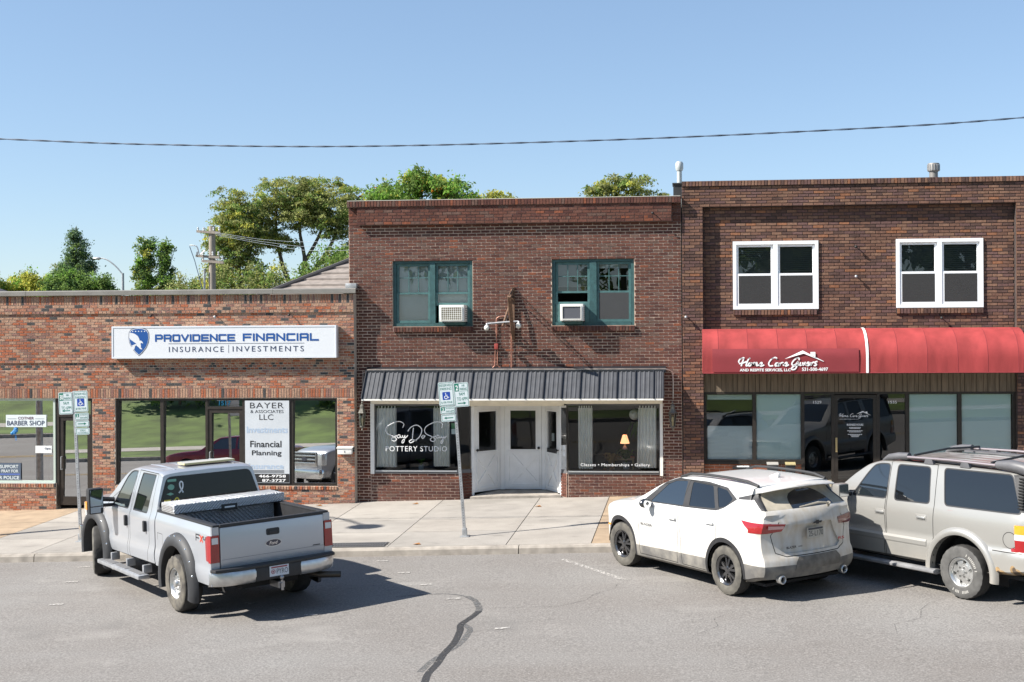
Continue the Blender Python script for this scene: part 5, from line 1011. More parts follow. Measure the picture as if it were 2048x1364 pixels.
# ================================================================ trees
BARK=M('tree_bark',(.12,.095,.075),.95,var=.3,vs=6,bump=.5,bs=20)
LG=[leafmat('leaf_mid_green',(0.19,0.28,0.08)),leafmat('leaf_olive',(0.33,0.35,0.14)),leafmat('leaf_yellow_green',(0.48,0.47,0.1)),leafmat('leaf_deep_green',(0.1,0.17,0.07)),leafmat('leaf_bright_green',(0.21,0.38,0.07)),leafmat('leaf_gold',(0.5,0.4,0.1)),leafmat('leaf_blue_green',(0.17,0.245,0.15)),leafmat('leaf_orange',(.5,.16,.02))]
def tree(label,base,blobs,N,L,wts,limbs,seed,flat=1.0,clump=.5,name='tree',group='trees behind the shops',edge=.55,cat='tree',far=None):
    """trunk and limbs as given; every leaf spray hangs on a twig that grows from the nearest wood"""
    rg=np.random.default_rng(seed); far=base[1]>0 if far is None else far
    t=thing(name,label,cat,base,group)
    vol=np.array([b[3]*b[5] for b in blobs]); vol=vol/vol.sum(); C=[]
    per=70 if far else 70; N=int(N*(2.1 if far else 1)); ncl=max(16,int(N/per))
    for b,vv in zip(blobs,vol):
        k=max(5,int(ncl*vv)); d=rg.normal(size=(k,3)); d/=np.linalg.norm(d,axis=1)[:,None]; rad=rg.uniform(.12 if edge<.7 else .3,1.0,k)**.6
        C.append(np.array(b[:3])+d*rad[:,None]*np.array(b[3:6]))
    C=np.vstack(C); cid=rg.integers(0,len(C),N); size=rg.uniform(.55,1.25,len(C)); c_=clump*(.62 if far else .9)
    off=rg.normal(size=(N,3))*np.array([c_,c_,c_*flat])*size[cid][:,None]; off[:,2]-=.25*(off[:,0]**2+off[:,1]**2)/max(c_,.1)*(.5 if flat<.7 else .2)
    P=C[cid]+off; LL=L*(.56 if far else 1)
    a=rg.normal(size=(N,3)); a/=np.linalg.norm(a,axis=1)[:,None]; b_=rg.normal(size=(N,3)); b_-=a*(a*b_).sum(1)[:,None]; b_/=np.linalg.norm(b_,axis=1)[:,None]
    l=(LL*rg.uniform(.55,1.4,N))[:,None]; V=np.stack([P-a*l,P+b_*l*.45,P+a*l,P-b_*l*.45],1).reshape(-1,3)-np.array(base)
    me=bpy.data.meshes.new('crown'); me.vertices.add(4*N); me.vertices.foreach_set('co',V.ravel()); me.loops.add(4*N); me.loops.foreach_set('vertex_index',np.arange(4*N)); me.polygons.add(N); me.polygons.foreach_set('loop_start',np.arange(N)*4)
    ks=list(wts)
    for k in ks: me.materials.append(LG[k])
    pr=np.array([wts[k] for k in ks],float); cm=rg.choice(len(ks),len(C),p=pr/pr.sum()); lm=np.where(rg.random(N)<.75,cm[cid],rg.choice(len(ks),N,p=pr/pr.sum())); me.polygons.foreach_set('material_index',lm.astype(np.int32)); me.update(calc_edges=True)
    o=bpy.data.objects.new('crown',me); COL.objects.link(o); o.parent=t
    mb=MB(); node=[]; rad=[]
    for pth,r0,r1 in limbs:
        S=smoothline(pth,4); n=len(S); rr=[r0+(r1-r0)*i/(n-1) for i in range(n)]; mb.tube([tuple(p) for p in S],rr,7)
        for p,q in zip(S[n//4:],rr[n//4:]): node.append(np.array(p,float)); rad.append(q)
    start=np.array(node).mean(0); order=np.argsort(((C-node[-1])**2).sum(1)) if len(C)<260 else rg.permutation(len(C))[:260]
    order=sorted(order,key=lambda i:min(np.linalg.norm(C[i]-q) for q in node[::3]))
    for i in order:
        c=C[i]; A=np.array(node); dd=np.linalg.norm(A-c,axis=1)+.6*np.maximum(0,A[:,2]-c[2]); j=int(np.argmin(dd)); p=A[j]; d=np.linalg.norm(c-p)
        if d<.08: continue
        r0=max(.014,min(rad[j]*.62,.02+.022*d)); mid=(p+c)/2+np.array([0,0,-.08*d])+rg.normal(size=3)*.07*d; S=smoothline([p,mid,c],3); n=len(S); rr=[r0+(.011-r0)*k/(n-1) for k in range(n)]
        mb.tube([tuple(q) for q in S],rr,4,cap=False)
        for q,r_ in list(zip(S,rr))[2:]: node.append(np.array(q)); rad.append(r_)
    mb.build('trunk',BARK,t,smooth=60,fix=False); return t
Y=60
tree('thin honey locust with a yellowing top just behind the utility pole',(-25.6,60,-1),[(-25.8,60,13.3,2.0,2,1.7),(-26.6,60,11.6,1.7,2,1.5),(-24.7,60,12.0,1.7,2,1.8),(-26.9,60,10.2,1.2,1.4,.8),(-25,60,9.8,1.3,1.4,1.1),(-27.7,60,10.8,1.0,1,.5),(-25.6,60,11.6,2.1,1.8,2.2),(-26.6,60,8.8,1.4,1.5,1.0),(-24.6,60,8.6,1.1,1.3,.9)],15000,.17,{0:5,1:6,2:2.5},[([(-25.4,60,-1),(-25.5,60,6),(-25.6,60,9),(-26,60,12),(-26.2,60,14)],.26,.06),([(-25.5,60,7),(-24.8,60,9.5),(-24.3,60,12.5)],.2,.05),([(-25.6,60,8.5),(-27,60,10.3),(-27.6,60,11)],.12,.04)],1,.35,.42)
tree('large spreading honey locust with dark bare limbs against the maroon wall',(-22.3,62,-1),[(-22.8,62,14.4,2.3,2.5,1.6),(-20.5,62,14.7,2.2,2.5,1.5),(-18.4,62,14.0,1.9,2.5,1.7),(-24.2,62,13.2,1.4,2,1.3),(-17.6,62,12.6,1.2,2,1.0),(-21.5,62,12.8,2.2,2,1.1),(-23.5,62,11.3,1.2,1.4,.7),(-18.6,62,11.5,.9,1.4,.4),(-20.8,62,13.2,3.2,2.4,1.5),(-17.4,62,13.3,.9,1.6,1.0),(-24.0,62,11.0,1.1,1.6,.9),(-19.3,62,12.0,1.5,1.8,1.1),(-17.2,62,11.3,.9,1.2,.9),(-22.4,62,10.6,1.0,1.4,.6),(-24.6,62,12.2,1,1.6,1.0)],24000,.17,{0:4,1:8,2:1},[([(-22.3,62,-1),(-22.2,62,6.5),(-22.9,62,9),(-23.4,62,11.5),(-23.3,62,14.3)],.27,.05),([(-22.2,62,6.5),(-21.2,62,9),(-21.6,62,12),(-21.2,62,14.5)],.22,.045),([(-21.9,62,7.2),(-19.9,62,9.4),(-18.6,62,11.8),(-18.2,62,14)],.22,.045),([(-20.2,62,9.1),(-18,62,10.3),(-16.9,62,12.2)],.18,.05),([(-21.2,62,9.3),(-19.8,62,12),(-20,62,14.5)],.16,.05)],2,.35,.45)
tree('olive bushy tree low behind the pole and the locust trunks',(-24.5,57,-1),[(-26,57,7.0,1.9,2,2.1),(-23.7,57,6.9,2.0,2,2.2),(-21.7,57,7.0,2,2,2),(-28.6,57,6.4,1.6,1.6,2.0)],9000,.19,{0:4,1:6,2:1},[([(-24.5,57,-1),(-24.5,57,6)],.25,.1),([(-24.6,57,3),(-27.5,57,6.2)],.15,.06),([(-24.4,57,3),(-22,57,6.5)],.15,.06)],3,.8,.5)
tree('dense mid green tree between the big locust and the maroon wall',(-17.2,56,-1),[(-17,56,8.4,1.9,2,1.7),(-18.6,56,7.1,2.0,2,1.8),(-15.6,56,7.6,1.5,2,1.6)],8000,.2,{0:5,4:3,1:2},[([(-17.2,56,-1),(-17.2,56,7)],.28,.1)],4,.8,.45)
tree('tall dark pointed spruce beside the curved street lamp',(-43.4,70,-1),[(-43.5,70,12.4,.5,.5,1.0),(-43.5,70,11.1,1.0,1,1.3),(-43.4,70,9.5,1.55,1.5,1.5),(-43.3,70,7.7,1.9,2,1.6),(-43.4,70,5,2.0,2,2)],9500,.19,{6:6,3:3,0:2},[([(-43.4,70,-1),(-43.5,70,13)],.25,.04)],5,.9,.36)
tree('twin topped dark birch standing alone between the lamp and the pole',(-32.2,60,-1),[(-32.7,60,10.2,.65,.7,1.1),(-31.3,60,10.0,.5,.6,1.0),(-32.9,60,8.6,.95,1,1.2),(-31.2,60,8.5,.7,.8,1.2),(-32.6,60,6.8,1.2,1.2,1.4),(-31.3,60,6.6,.8,.9,1.4)],8000,.18,{0:4,3:4,4:2,2:1},[([(-32.3,60,-1),(-32.5,60,5),(-32.7,60,10.6)],.2,.04),([(-32.2,60,4),(-31.4,60,7),(-31.2,60,10.8)],.14,.03)],6,.9,.3)
tree('yellow autumn tree glowing over the coping beside the spruce',(-46.2,64,-1),[(-43.6,64,7.7,1.5,1.5,1.4),(-45.6,64,7.3,1.6,1.5,1.3),(-42.2,64,7.0,1.2,1.5,1.2)],8000,.19,{2:9,4:3,1:1},[([(-44.2,64,-1),(-44.2,64,7)],.2,.08)],7,.8,.42)
tree('rounded yellow green tree at the far end of the roofline',(-47.5,62,-1),[(-46.6,62,7.6,1.6,1.6,1.5),(-48.8,62,7.6,1.8,1.6,1.7)],6500,.19,{4:4,2:6,0:2},[([(-47.5,62,-1),(-47.5,62,7)],.2,.08)],8,.8,.42)
tree('thin brownish tree top rising behind the yellow tree',(-46.5,75,-1),[(-45.6,75,9.8,1.0,1,.7),(-47.5,75,9.4,1.1,1,.7),(-46.6,75,8.2,1.5,1,1.2)],2600,.19,{1:4,0:3,5:1},[([(-46.5,75,-1),(-46.5,75,8.5)],.2,.06)],9,.6,.4)
tree('green leafy tree in front of the spruce under the curved lamp arm',(-38.6,62,-1),[(-39.6,62,7.6,1.3,1.3,1.3),(-37.6,62,7.4,1.1,1.2,1.2),(-36.5,62,7.0,.8,1,.8),(-40.9,62,7.3,1.2,1.2,1.6)],8000,.19,{0:6,4:2,3:3},[([(-38.8,62,-1),(-38.8,62,7)],.2,.08)],10,.8,.4)
tree('pale olive shrubby tree between the twin birch and the pole',(-29,62,-1),[(-29.2,62,7.2,1.1,1.2,1.0),(-28.2,62,7.8,.8,1,1.0)],2600,.18,{1:5,2:3,0:2},[([(-29,62,-1),(-29,62,7)],.15,.05)],11,.7,.4)
tree('bright green maple rising over the maroon parapet, one orange spray in it',(-8,45,-1),[(-10.6,45,12.3,1.5,1.6,.9),(-8.6,45,12.8,1.6,1.8,1.0),(-6.7,45,12.5,1.5,1.8,.8),(-8.5,45,10.5,3.2,2.5,1.8),(-5.6,45,11.8,1.2,1.4,.7)],12000,.2,{4:7,0:5,2:2,7:.35},[([(-8,45,-1),(-8.2,45,8),(-8.3,45,12)],.35,.08)],12,.7,.42)
tree('yellow olive tree end next to the bright maple over the parapet',(-4.2,50,-1),[(-4.4,50,12.2,1.5,1.5,.8),(-3.3,50,11.6,1.3,1.5,.7),(-4.6,50,11.1,1.6,1.5,1)],5000,.19,{2:5,1:5,0:2},[([(-4.2,50,-1),(-4.2,50,11)],.3,.08)],13,.6,.38)
tree('olive locust top rising over the parapet near the white vent pipe',(3.6,50,-1),[(2.2,50,12.7,1.2,1.5,.8),(4.3,50,13.2,1.3,1.5,.8),(3.1,50,13.4,.9,1.2,.6),(5.4,50,12.4,1.1,1.2,.6),(3.6,50,11.5,2.4,2,1.2)],5000,.2,{0:4,1:6,2:1.5},[([(3.6,50,-1),(3.6,50,8),(3.8,50,12.6)],.3,.06)],14,.4,.42)
# the far bank that the windows mirror
for i,(x,y,s,lab) in enumerate(((-30,-52,1.5,'broad dark shade tree on the lawn bank across the street'),(-8,-60,1.7,'broad green shade tree high on the lawn bank opposite the pottery shop'),(16,-56,1.5,'broad olive shade tree on the lawn bank opposite the red awning'),(27,-57,1.7,'tall shade tree on the lawn bank beyond the red awning'),(3,-63,1.7,'tall olive shade tree at the top of the lawn bank opposite the white doors'),(38,-54,1.4,'broad shade tree at the end of the lawn bank'),(-52,-50,1.4,'broad shade tree far up the lawn bank'))):
    z=3.2; tree(lab,(x,y,z),[(x-2*s,y,z+5*s,2.4*s,2.4*s,2*s),(x+2*s,y,z+5*s,2.4*s,2.4*s,2*s),(x,y,z+6.5*s,2.4*s,2.4*s,2*s),(x,y-1,z+4*s,3*s,2.4*s,1.5*s)],5000,.42,{0:5,3:4,1:2},[([(x,y,z-1),(x,y,z+5*s)],.35,.15)],40+i,.8,.9,group='trees on the far lawn bank')
for i,(x,y,z,lab) in enumerate(((-13,-45,1.9,'clipped dark juniper shrub on the lawn bank opposite the long shop window'),(-4,-44,1.9,'spreading dark juniper on the lawn bank opposite the pottery shop'),(6,-46,2,'low yellow flecked shrub on the lawn bank'),(-24,-46,2,'low spreading shrub up the lawn bank'))):
    tree(lab,(x,y,z-.6),[(x-1.3,y,z+.5,1.5,1.2,.9),(x+1.2,y,z+.6,1.5,1.2,1),(x,y+.4,z+.9,1.3,1,.9)],2600,.2,{3:5,0:3,1:(3 if i==2 else .3)},[([(x,y,z-.6),(x,y,z+.6)],.1,.05)],60+i,.8,.4,name='shrub',group='shrubs on the far lawn bank',cat='shrub')
# ================================================================ vehicles
def paint(name,col,metal=.0,rough=.32,dust=None,dcol=(.33,.29,.23),flake=0,coat=.6):
    m=bpy.data.materials.new(name); m.use_nodes=True; MATS[name]=m; n=m.node_tree.nodes; L=m.node_tree.links; b=n['Principled BSDF']
    b.inputs['Base Color'].default_value=(*col,1); b.inputs['Metallic'].default_value=metal; b.inputs['Roughness'].default_value=rough; b.inputs['Coat Weight'].default_value=coat; b.inputs['Coat Roughness'].default_value=.06
    if dust:      # road dust: thicker low down and on the tail, streaked by noise.  dust=(z_full,z_none,x_full,x_none)
        tc=n.new('ShaderNodeTexCoord'); sp=n.new('ShaderNodeSeparateXYZ'); L.new(tc.outputs['Object'],sp.inputs[0])
        def rng(o,a,c):
            r=n.new('ShaderNodeMapRange'); r.inputs[1].default_value=a; r.inputs[2].default_value=c; r.inputs[3].default_value=1; r.inputs[4].default_value=0; L.new(o,r.inputs[0]); return r.outputs[0]
        z=rng(sp.outputs[2],dust[0],dust[1]); x=rng(sp.outputs[0],dust[2],dust[3])
        mx=n.new('ShaderNodeMath'); mx.operation='MAXIMUM'; L.new(z,mx.inputs[0]); L.new(x,mx.inputs[1])
        mp=n.new('ShaderNodeMapping'); mp.inputs['Scale'].default_value=(9,9,2.2); L.new(tc.outputs['Object'],mp.inputs[0])
        no=n.new('ShaderNodeTexNoise'); no.inputs['Scale'].default_value=1.2; no.inputs['Detail'].default_value=6; L.new(mp.outputs[0],no.inputs[0])
        rr_=n.new('ShaderNodeMapRange'); rr_.inputs[1].default_value=.3; rr_.inputs[2].default_value=.7; rr_.inputs[3].default_value=.35; rr_.inputs[4].default_value=1.0; L.new(no.outputs[0],rr_.inputs[0])
        mu=n.new('ShaderNodeMath'); mu.operation='MULTIPLY'; L.new(mx.outputs[0],mu.inputs[0]); L.new(rr_.outputs[0],mu.inputs[1])
        m2=n.new('ShaderNodeMath'); m2.operation='MULTIPLY'; m2.inputs[1].default_value=dust[4]; L.new(mu.outputs[0],m2.inputs[0])
        cm=n.new('ShaderNodeMixRGB'); cm.inputs[1].default_value=(*col,1); cm.inputs[2].default_value=(*dcol,1); L.new(m2.outputs[0],cm.inputs[0]); L.new(cm.outputs[0],b.inputs['Base Color'])
        ro=n.new('ShaderNodeMapRange'); ro.inputs[3].default_value=rough; ro.inputs[4].default_value=.9; L.new(m2.outputs[0],ro.inputs[0]); L.new(ro.outputs[0],b.inputs['Roughness'])
        co=n.new('ShaderNodeMapRange'); co.inputs[3].default_value=coat; co.inputs[4].default_value=0; L.new(m2.outputs[0],co.inputs[0]); L.new(co.outputs[0],b.inputs['Coat Weight'])
        if metal:
            me=n.new('ShaderNodeMapRange'); me.inputs[3].default_value=metal; me.inputs[4].default_value=0; L.new(m2.outputs[0],me.inputs[0]); L.new(me.outputs[0],b.inputs['Metallic'])
    return m
CARGLASS=M('tinted_car_glass',(.012,.016,.02),.02,spec=1.0,coat=1.0); CARGL2=M('dark_privacy_glass',(.006,.007,.008),.03,spec=.85,coat=.3); REARGL=M('black_rear_glass',(.006,.007,.008),.03,spec=.35)
BLKP=M('black_plastic',(.022,.022,.024),.55,var=.2,vs=8); GREYP=M('grey_faded_plastic',(.027,.028,.031),.6,var=.25,vs=6); GAP=M('panel_gap',(.006,.006,.006),.9)
RUB=M('tyre_rubber',(.028,.027,.026),.85,var=.3,vs=10,bump=.2,bs=60); RUBD=M('dusty_tyre_rubber',(.15,.135,.11),.95,var=.45,vs=7,col2=(.055,.05,.045)); RUBS=M('dusty_sidewall',(.12,.112,.095),.95,var=.35,vs=6,col2=(.06,.056,.05))
CHR=M('chrome',(.75,.76,.77),.12,1.0); CHRD=M('dulled_chrome',(.6,.6,.59),.35,.85,var=.2,vs=6); RLENS=M('red_tail_lens',(.28,.004,.006),.12,coat=1,spec=.6); WLENS=M('clear_lens',(.6,.6,.6),.12,coat=1); ALENS=M('amber_lens',(.8,.28,.02),.15,coat=1); RLENS_SHADED=M('shaded_red_lens',(.13,.006,.008),.12,coat=1)
HEAD=M('headlamp_glass',(.55,.58,.6),.08,.3,coat=1); ALLOY=M('silver_alloy',(.62,.62,.61),.3,.85,var=.1,vs=8); GLOSSB=M('gloss_black_alloy',(.09,.09,.095),.22,.8,coat=1)
def hermite(pts):
    X=np.array([p[0] for p in pts],float); Yv=np.array([p[1] for p in pts],float); o=np.argsort(X); X,Yv=X[o],Yv[o]; h=np.diff(X); d=np.diff(Yv)/h; m=np.zeros(len(X))
    for i in range(1,len(X)-1): m[i]=0 if d[i-1]*d[i]<=0 else 2*d[i-1]*d[i]/(d[i-1]+d[i])
    m[0]=d[0]; m[-1]=d[-1]
    def f(x):
        x=min(max(x,X[0]),X[-1]); i=min(max(int(np.searchsorted(X,x))-1,0),len(h)-1); t=(x-X[i])/h[i]
        return (2*t**3-3*t*t+1)*Yv[i]+(t**3-2*t*t+t)*h[i]*m[i]+(-2*t**3+3*t*t)*Yv[i+1]+(t**3-t*t)*h[i]*m[i+1]
    return f
def loft(xs,zb,zt,hw,drop,ns=26,nt=12,ncap=14,p=3.2,warp=None,caps=(True,True)):
    """closed car shell: rings across the car at each x, from underside centre up the side to the roof centre"""
    V=[];F=[];half=1+ns+nt
    for x in xs:
        b,t=zb(x),zt(x); dr=drop(x); ze=t-dr; L=[(0,b)]
        for k in range(ns):
            z=b+(ze-b)*k/(ns-1); L.append((hw(x,z)*(.93 if k==0 else 1),z))
        yE=hw(x,ze)
        for k in range(1,nt+1):
            a=math.pi/2*k/nt; L.append((yE*max(0,math.cos(a))**(2/p),ze+dr*math.sin(a)**(2/p)))
        L[-1]=(0,t)
        ring=[(x,y,z) for y,z in L]+[(x,-y,z) for y,z in L[-2:0:-1]]
        V+=ring
    n=len(ring); m=len(xs)
    for i in range(m-1):
        for j in range(n): F.append((i*n+j,i*n+(j+1)%n,(i+1)*n+(j+1)%n,(i+1)*n+j))
    for e,do in ((0,caps[0]),(m-1,caps[1])):
        if not do: continue
        rows=[]
        for j in range(1,half-1):
            l=e*n+j; r=e*n+(n-j); a,b=V[l],V[r]; row=[l]
            for c in range(1,ncap): 
                q=c/ncap; V.append(tuple(a[k]+(b[k]-a[k])*q for k in range(3))); row.append(len(V)-1)
            rows.append(row+[r])
        for a,b in zip(rows,rows[1:]):
            for c in range(ncap): F.append((a[c],a[c+1],b[c+1],b[c]))
        for row,ce in ((rows[0],e*n),(rows[-1],e*n+half-1)):
            h=len(row)//2
            for c in range(len(row)-1): F.append((row[c],row[c+1],ce))
    if warp: V=[warp(*q) for q in V]
    bm=bmesh.new(); vs=[bm.verts.new(q) for q in V]
    for f in F:
        try: bm.faces.new([vs[i] for i in dict.fromkeys(f)])
        except ValueError: pass
    bmesh.ops.remove_doubles(bm,verts=bm.verts,dist=1e-5); bmesh.ops.recalc_face_normals(bm,faces=bm.faces)
    return bm
def carve(bm,poly,ax,sign,nmin=.15,lim=None):
    """cut the shell along a convex outline seen along one axis and return the faces inside it"""
    pr=(0,2) if ax==1 else (1,2) if ax==0 else (0,1); bm.normal_update()
    A=[np.array(q,float) for q in poly]; ar=sum(A[i][0]*A[(i+1)%len(A)][1]-A[(i+1)%len(A)][0]*A[i][1] for i in range(len(A)))
    if ar<0: A=A[::-1]
    lo=np.min(A,0); hi=np.max(A,0)
    def ok(f):
        if f.normal[ax]*sign<nmin: return False
        c=f.calc_center_median()
        if lim and not lim(c): return False
        if ax!=2 and c[ax]*sign<0 and ax==1: return False
        us=[v.co[pr[0]] for v in f.verts]; ws=[v.co[pr[1]] for v in f.verts]
        return max(us)>lo[0] and min(us)<hi[0] and max(ws)>lo[1] and min(ws)<hi[1]
    faces=[f for f in bm.faces if ok(f)]
    for i in range(len(A)):
        a,b=A[i],A[(i+1)%len(A)]; e=b-a
        if np.linalg.norm(e)<1e-6: continue
        nn=np.array([e[1],-e[0]])/np.linalg.norm(e); co=[0,0,0]; no=[0,0,0]; co[pr[0]],co[pr[1]]=a; no[pr[0]],no[pr[1]]=nn
        ed={x for f in faces for x in f.edges}; ve={x for f in faces for x in f.verts}
        r=bmesh.ops.bisect_plane(bm,geom=list(faces)+list(ed)+list(ve),dist=1e-5,plane_co=co,plane_no=no)
        faces=[f for f in r['geom'] if isinstance(f,bmesh.types.BMFace) and sum((f.calc_center_median()[pr[k]]-a[k])*nn[k] for k in (0,1))<0]
    return faces
def take(bm,faces,name,mats,parent,mi=None,off=0,smooth=35):
    """lift faces out of the shell into a part of their own"""
    vi={};vs=[];fs=[];ms=[]; nrm={}
    for f in faces:
        for v in f.verts: nrm[v]=nrm.get(v,Vector())+f.normal
    for f in faces:
        for v in f.verts:
            if v not in vi: vi[v]=len(vs); vs.append(v.co+nrm[v].normalized()*off)
        fs.append(tuple(vi[v] for v in f.verts)); ms.append(f.material_index if mi is None else mi)
    bmesh.ops.delete(bm,geom=faces,context='FACES')
    if not fs: return None
    me=bpy.data.meshes.new(name); me.from_pydata([tuple(v) for v in vs],[],fs)
    for m_ in (mats if isinstance(mats,(list,tuple)) else [mats]): me.materials.append(m_)
    me.polygons.foreach_set('material_index',ms); me.polygons.foreach_set('use_smooth',[True]*len(fs)); me.set_sharp_from_angle(angle=R(smooth)); me.update()
    return link(me,name,parent)
def setm(faces,mi):
    for f in faces: f.material_index=mi
def inset(poly,d):
    A=[np.array(q,float) for q in poly]; ar=sum(A[i][0]*A[(i+1)%len(A)][1]-A[(i+1)%len(A)][0]*A[i][1] for i in range(len(A)))
    if ar<0: A=A[::-1]
    out=[]; n=len(A)
    for i in range(n):
        p,q,r=A[i-1],A[i],A[(i+1)%n]; e1=(q-p)/np.linalg.norm(q-p); e2=(r-q)/np.linalg.norm(r-q); n1=np.array([-e1[1],e1[0]]); n2=np.array([-e2[1],e2[0]])
        k=1+n1@n2; out.append(q+(n1+n2)*d/max(k,.3))
    return out
def rounded(poly,r,n=4):
    A=[np.array(q,float) for q in poly]; out=[]; m=len(A)
    for i in range(m):
        p,q,s=A[i-1],A[i],A[(i+1)%m]; a=q+(p-q)/np.linalg.norm(p-q)*min(r,np.linalg.norm(p-q)*.45); b=q+(s-q)/np.linalg.norm(s-q)*min(r,np.linalg.norm(s-q)*.45)
        for k in range(n+1): t=k/n; out.append((1-t)**2*a+2*t*(1-t)*q+t*t*b)
    return out
def circ(cx,cz,r,a0=0,a1=360,n=28): return [(cx+r*math.cos(R(a0+(a1-a0)*k/n)),cz+r*math.sin(R(a0+(a1-a0)*k/n))) for k in range(n if a1-a0>=360 else n+1)]
def body_mesh(bm,name,mats,parent,smooth=32):
    me=bpy.data.meshes.new(name); bm.to_mesh(me); bm.free()
    for m_ in mats: me.materials.append(m_)
    me.polygons.foreach_set('use_smooth',[True]*len(me.polygons)); me.set_sharp_from_angle(angle=R(smooth)); return link(me,name,parent)
def wheel(parent,x,y,r,wd,rimr,style,side,steer=0,tyre_m=None,side_m=None,tread=0,rim_m=None):
    """axle along y; side=+1 outer face towards +y"""
    tm=tyre_m or RUB; sm=side_m or RUB; h=wd/2; seg=72
    prof=[(rimr-.01,-h*.75),(rimr+.005,-h*.95),(rimr+(r-rimr)*.45,-h*1.02),(r-.045,-h*.96),(r-.012,-h*.84),(r,-h*.6),(r+.002,-h*.2),(r+.002,h*.2),(r,h*.6),(r-.012,h*.84),(r-.045,h*.96),(rimr+(r-rimr)*.45,h*1.02),(rimr+.005,h*.95),(rimr-.01,h*.75)]
    hub=bpy.data.objects.new('wheel',None); COL.objects.link(hub); hub.parent=parent; hub.location=(x,y,r); hub.rotation_euler=(0,0,R(steer)+(0 if side>0 else math.pi)); hub.empty_display_size=.1
    vs=[];fs=[];ms=[]; n=len(prof)
    for k in range(seg):
        a=2*math.pi*k/seg
        for i,(q,yy) in enumerate(prof):
            if 4<=i<=9:
                blk=((k//2)+(i%2))%2 if tread==2 else ((k+(i//2))%3==0)
                q=q-(.013 if tread==2 else .006)*bool(blk)
            vs.append((q*math.cos(a),yy,q*math.sin(a)))
        for i in range(n-1): fs.append((k*n+i,((k+1)%seg)*n+i,((k+1)%seg)*n+i+1,k*n+i+1)); ms.append(1 if i in (0,1,2,9,10,11,12) else 0)
    mb=MB(); mb.add(vs,fs); mb.m=ms; mb.build('tyre',[tm,sm],hub,smooth=40)
    rm=rim_m or ALLOY; mb=MB(); yo=h*.62
    mb.lathe([(rimr-.012,-h*.7),(rimr-.03,-h*.2),(rimr-.03,yo-.03),(rimr-.002,h*.82),(rimr+.006,h*.86),(rimr-.012,h*.88),(rimr-.035,h*.72),(rimr-.045,yo-.04),(rimr-.045,-h*.4),(.02,-h*.4)],'y',(0,0,0),40,0)
    dm=MB(); dm.lathe([(.001,yo-.11),(rimr-.046,yo-.12)],'y',(0,0,0),32)
    def spoke(a,w0,w1,r0,r1,y0,y1,th=.03,skew=0):
        ca,sa=math.cos(a),math.sin(a); c2,s2=math.cos(a+skew),math.sin(a+skew); pts=[]
        for dy in (0,-th):
            for (rr_,w_,yy,c,s) in ((r0,w0,y0,ca,sa),(r1,w1,y1,c2,s2)):
                for sg in (-1,1):
                    kk=1.0 if dy==0 else 1.25
                    pts.append((rr_*c-sg*w_*kk*s,yy+dy,rr_*s+sg*w_*kk*c))
        mb.add(pts,[(0,1,3,2),(4,6,7,5),(0,2,6,4),(1,5,7,3),(0,4,5,1),(2,3,7,6)])
    R1=rimr-.03
    if style=='five':
        for k in range(5): spoke(2*math.pi*k/5+.31,.055,.048,.05,R1,yo-.005,yo-.02,.05)
        mb.lathe([(.001,yo+.055),(.05,yo+.05),(.062,yo+.03),(.068,yo-.0),(.085,yo-.005),(.085,yo-.05)],'y',(0,0,0),24)
        for k in range(8): a=2*math.pi*k/8; mb.lathe([(.001,yo+.02),(.012,yo+.018),(.013,yo-.02)],'y',(.1*math.cos(a),0,.1*math.sin(a)),6)
    elif style=='split':
        for k in range(5):
            for d in (-.17,.17): spoke(2*math.pi*k/5+.3+d*.55,.016,.02,.045,R1,yo+.002,yo-.015,.035,d*.9)
        mb.lathe([(.001,yo+.012),(.035,yo+.01),(.06,yo),(.065,yo-.03)],'y',(0,0,0),24)
        for k in range(5): a=2*math.pi*(k+.5)/5+.3; mb.lathe([(.001,yo+.008),(.012,yo+.006),(.012,yo-.02)],'y',(.048*math.cos(a),0,.048*math.sin(a)),6)
    else:
        for k in range(6):
            spoke(2*math.pi*k/6+.26,.05,.05,.05,R1*.66,yo+.004,yo,.04)
            for d in (-.22,.22): spoke(2*math.pi*k/6+.26+d*.45,.026,.03,R1*.55,R1,yo,yo-.015,.04,d*.45)
        mb.lathe([(.001,yo+.02),(.04,yo+.018),(.045,yo+.004),(.095,yo+.003),(.1,yo-.03)],'y',(0,0,0),24)
        for k in range(6): a=2*math.pi*k/6; mb.lathe([(.013,yo+.012),(.013,yo+.001),(.001,yo+.0035)],'y',(.072*math.cos(a),0,.072*math.sin(a)),8,1)
    rim=mb.build('rim',[rm,GAP],hub,smooth=38); dm.build('spoke_shade_disc',DARK,rim)  # flat dark disc stands in for the shade behind the spokes
    return hub
def ground_frame(o,x,y,deg):
    n=Vector((-G,-.01,1)).normalized(); h=Vector((math.cos(R(deg)),math.sin(R(deg)),0)); h=(h-n*h.dot(n)).normalized(); l=n.cross(h)
    m=Matrix((h,l,n)).transposed().to_4x4(); m.translation=Vector((x,y,road_z(x,y)+.004)); o.matrix_world=m
def rbox(name,x0,x1,y0,y1,z0,z1,mat,parent,b=.02,fn=None):
    mb=MB().box(x0,x1,y0,y1,z0,z1)
    if fn: mb.tf(fn)
    return mb.build(name,mat,parent,bevel=b)
side=lambda y:(lambda u,v:(u,y,v)); 
def sidetext(s,x0,x1,z0,z1,y,mat,parent,**k): return text(s,-x0,-x1,z0,z1,lambda u,v:(-u,y,v),mat,parent,**k)     # read from the left side: front of car is to the left
def reartext(s,y0,y1,z0,z1,x,mat,parent,lean=0,**k): return text(s,-y0,-y1,z0,z1,lambda u,v:(x-lean*(v-z0),-u,v),mat,parent,**k)
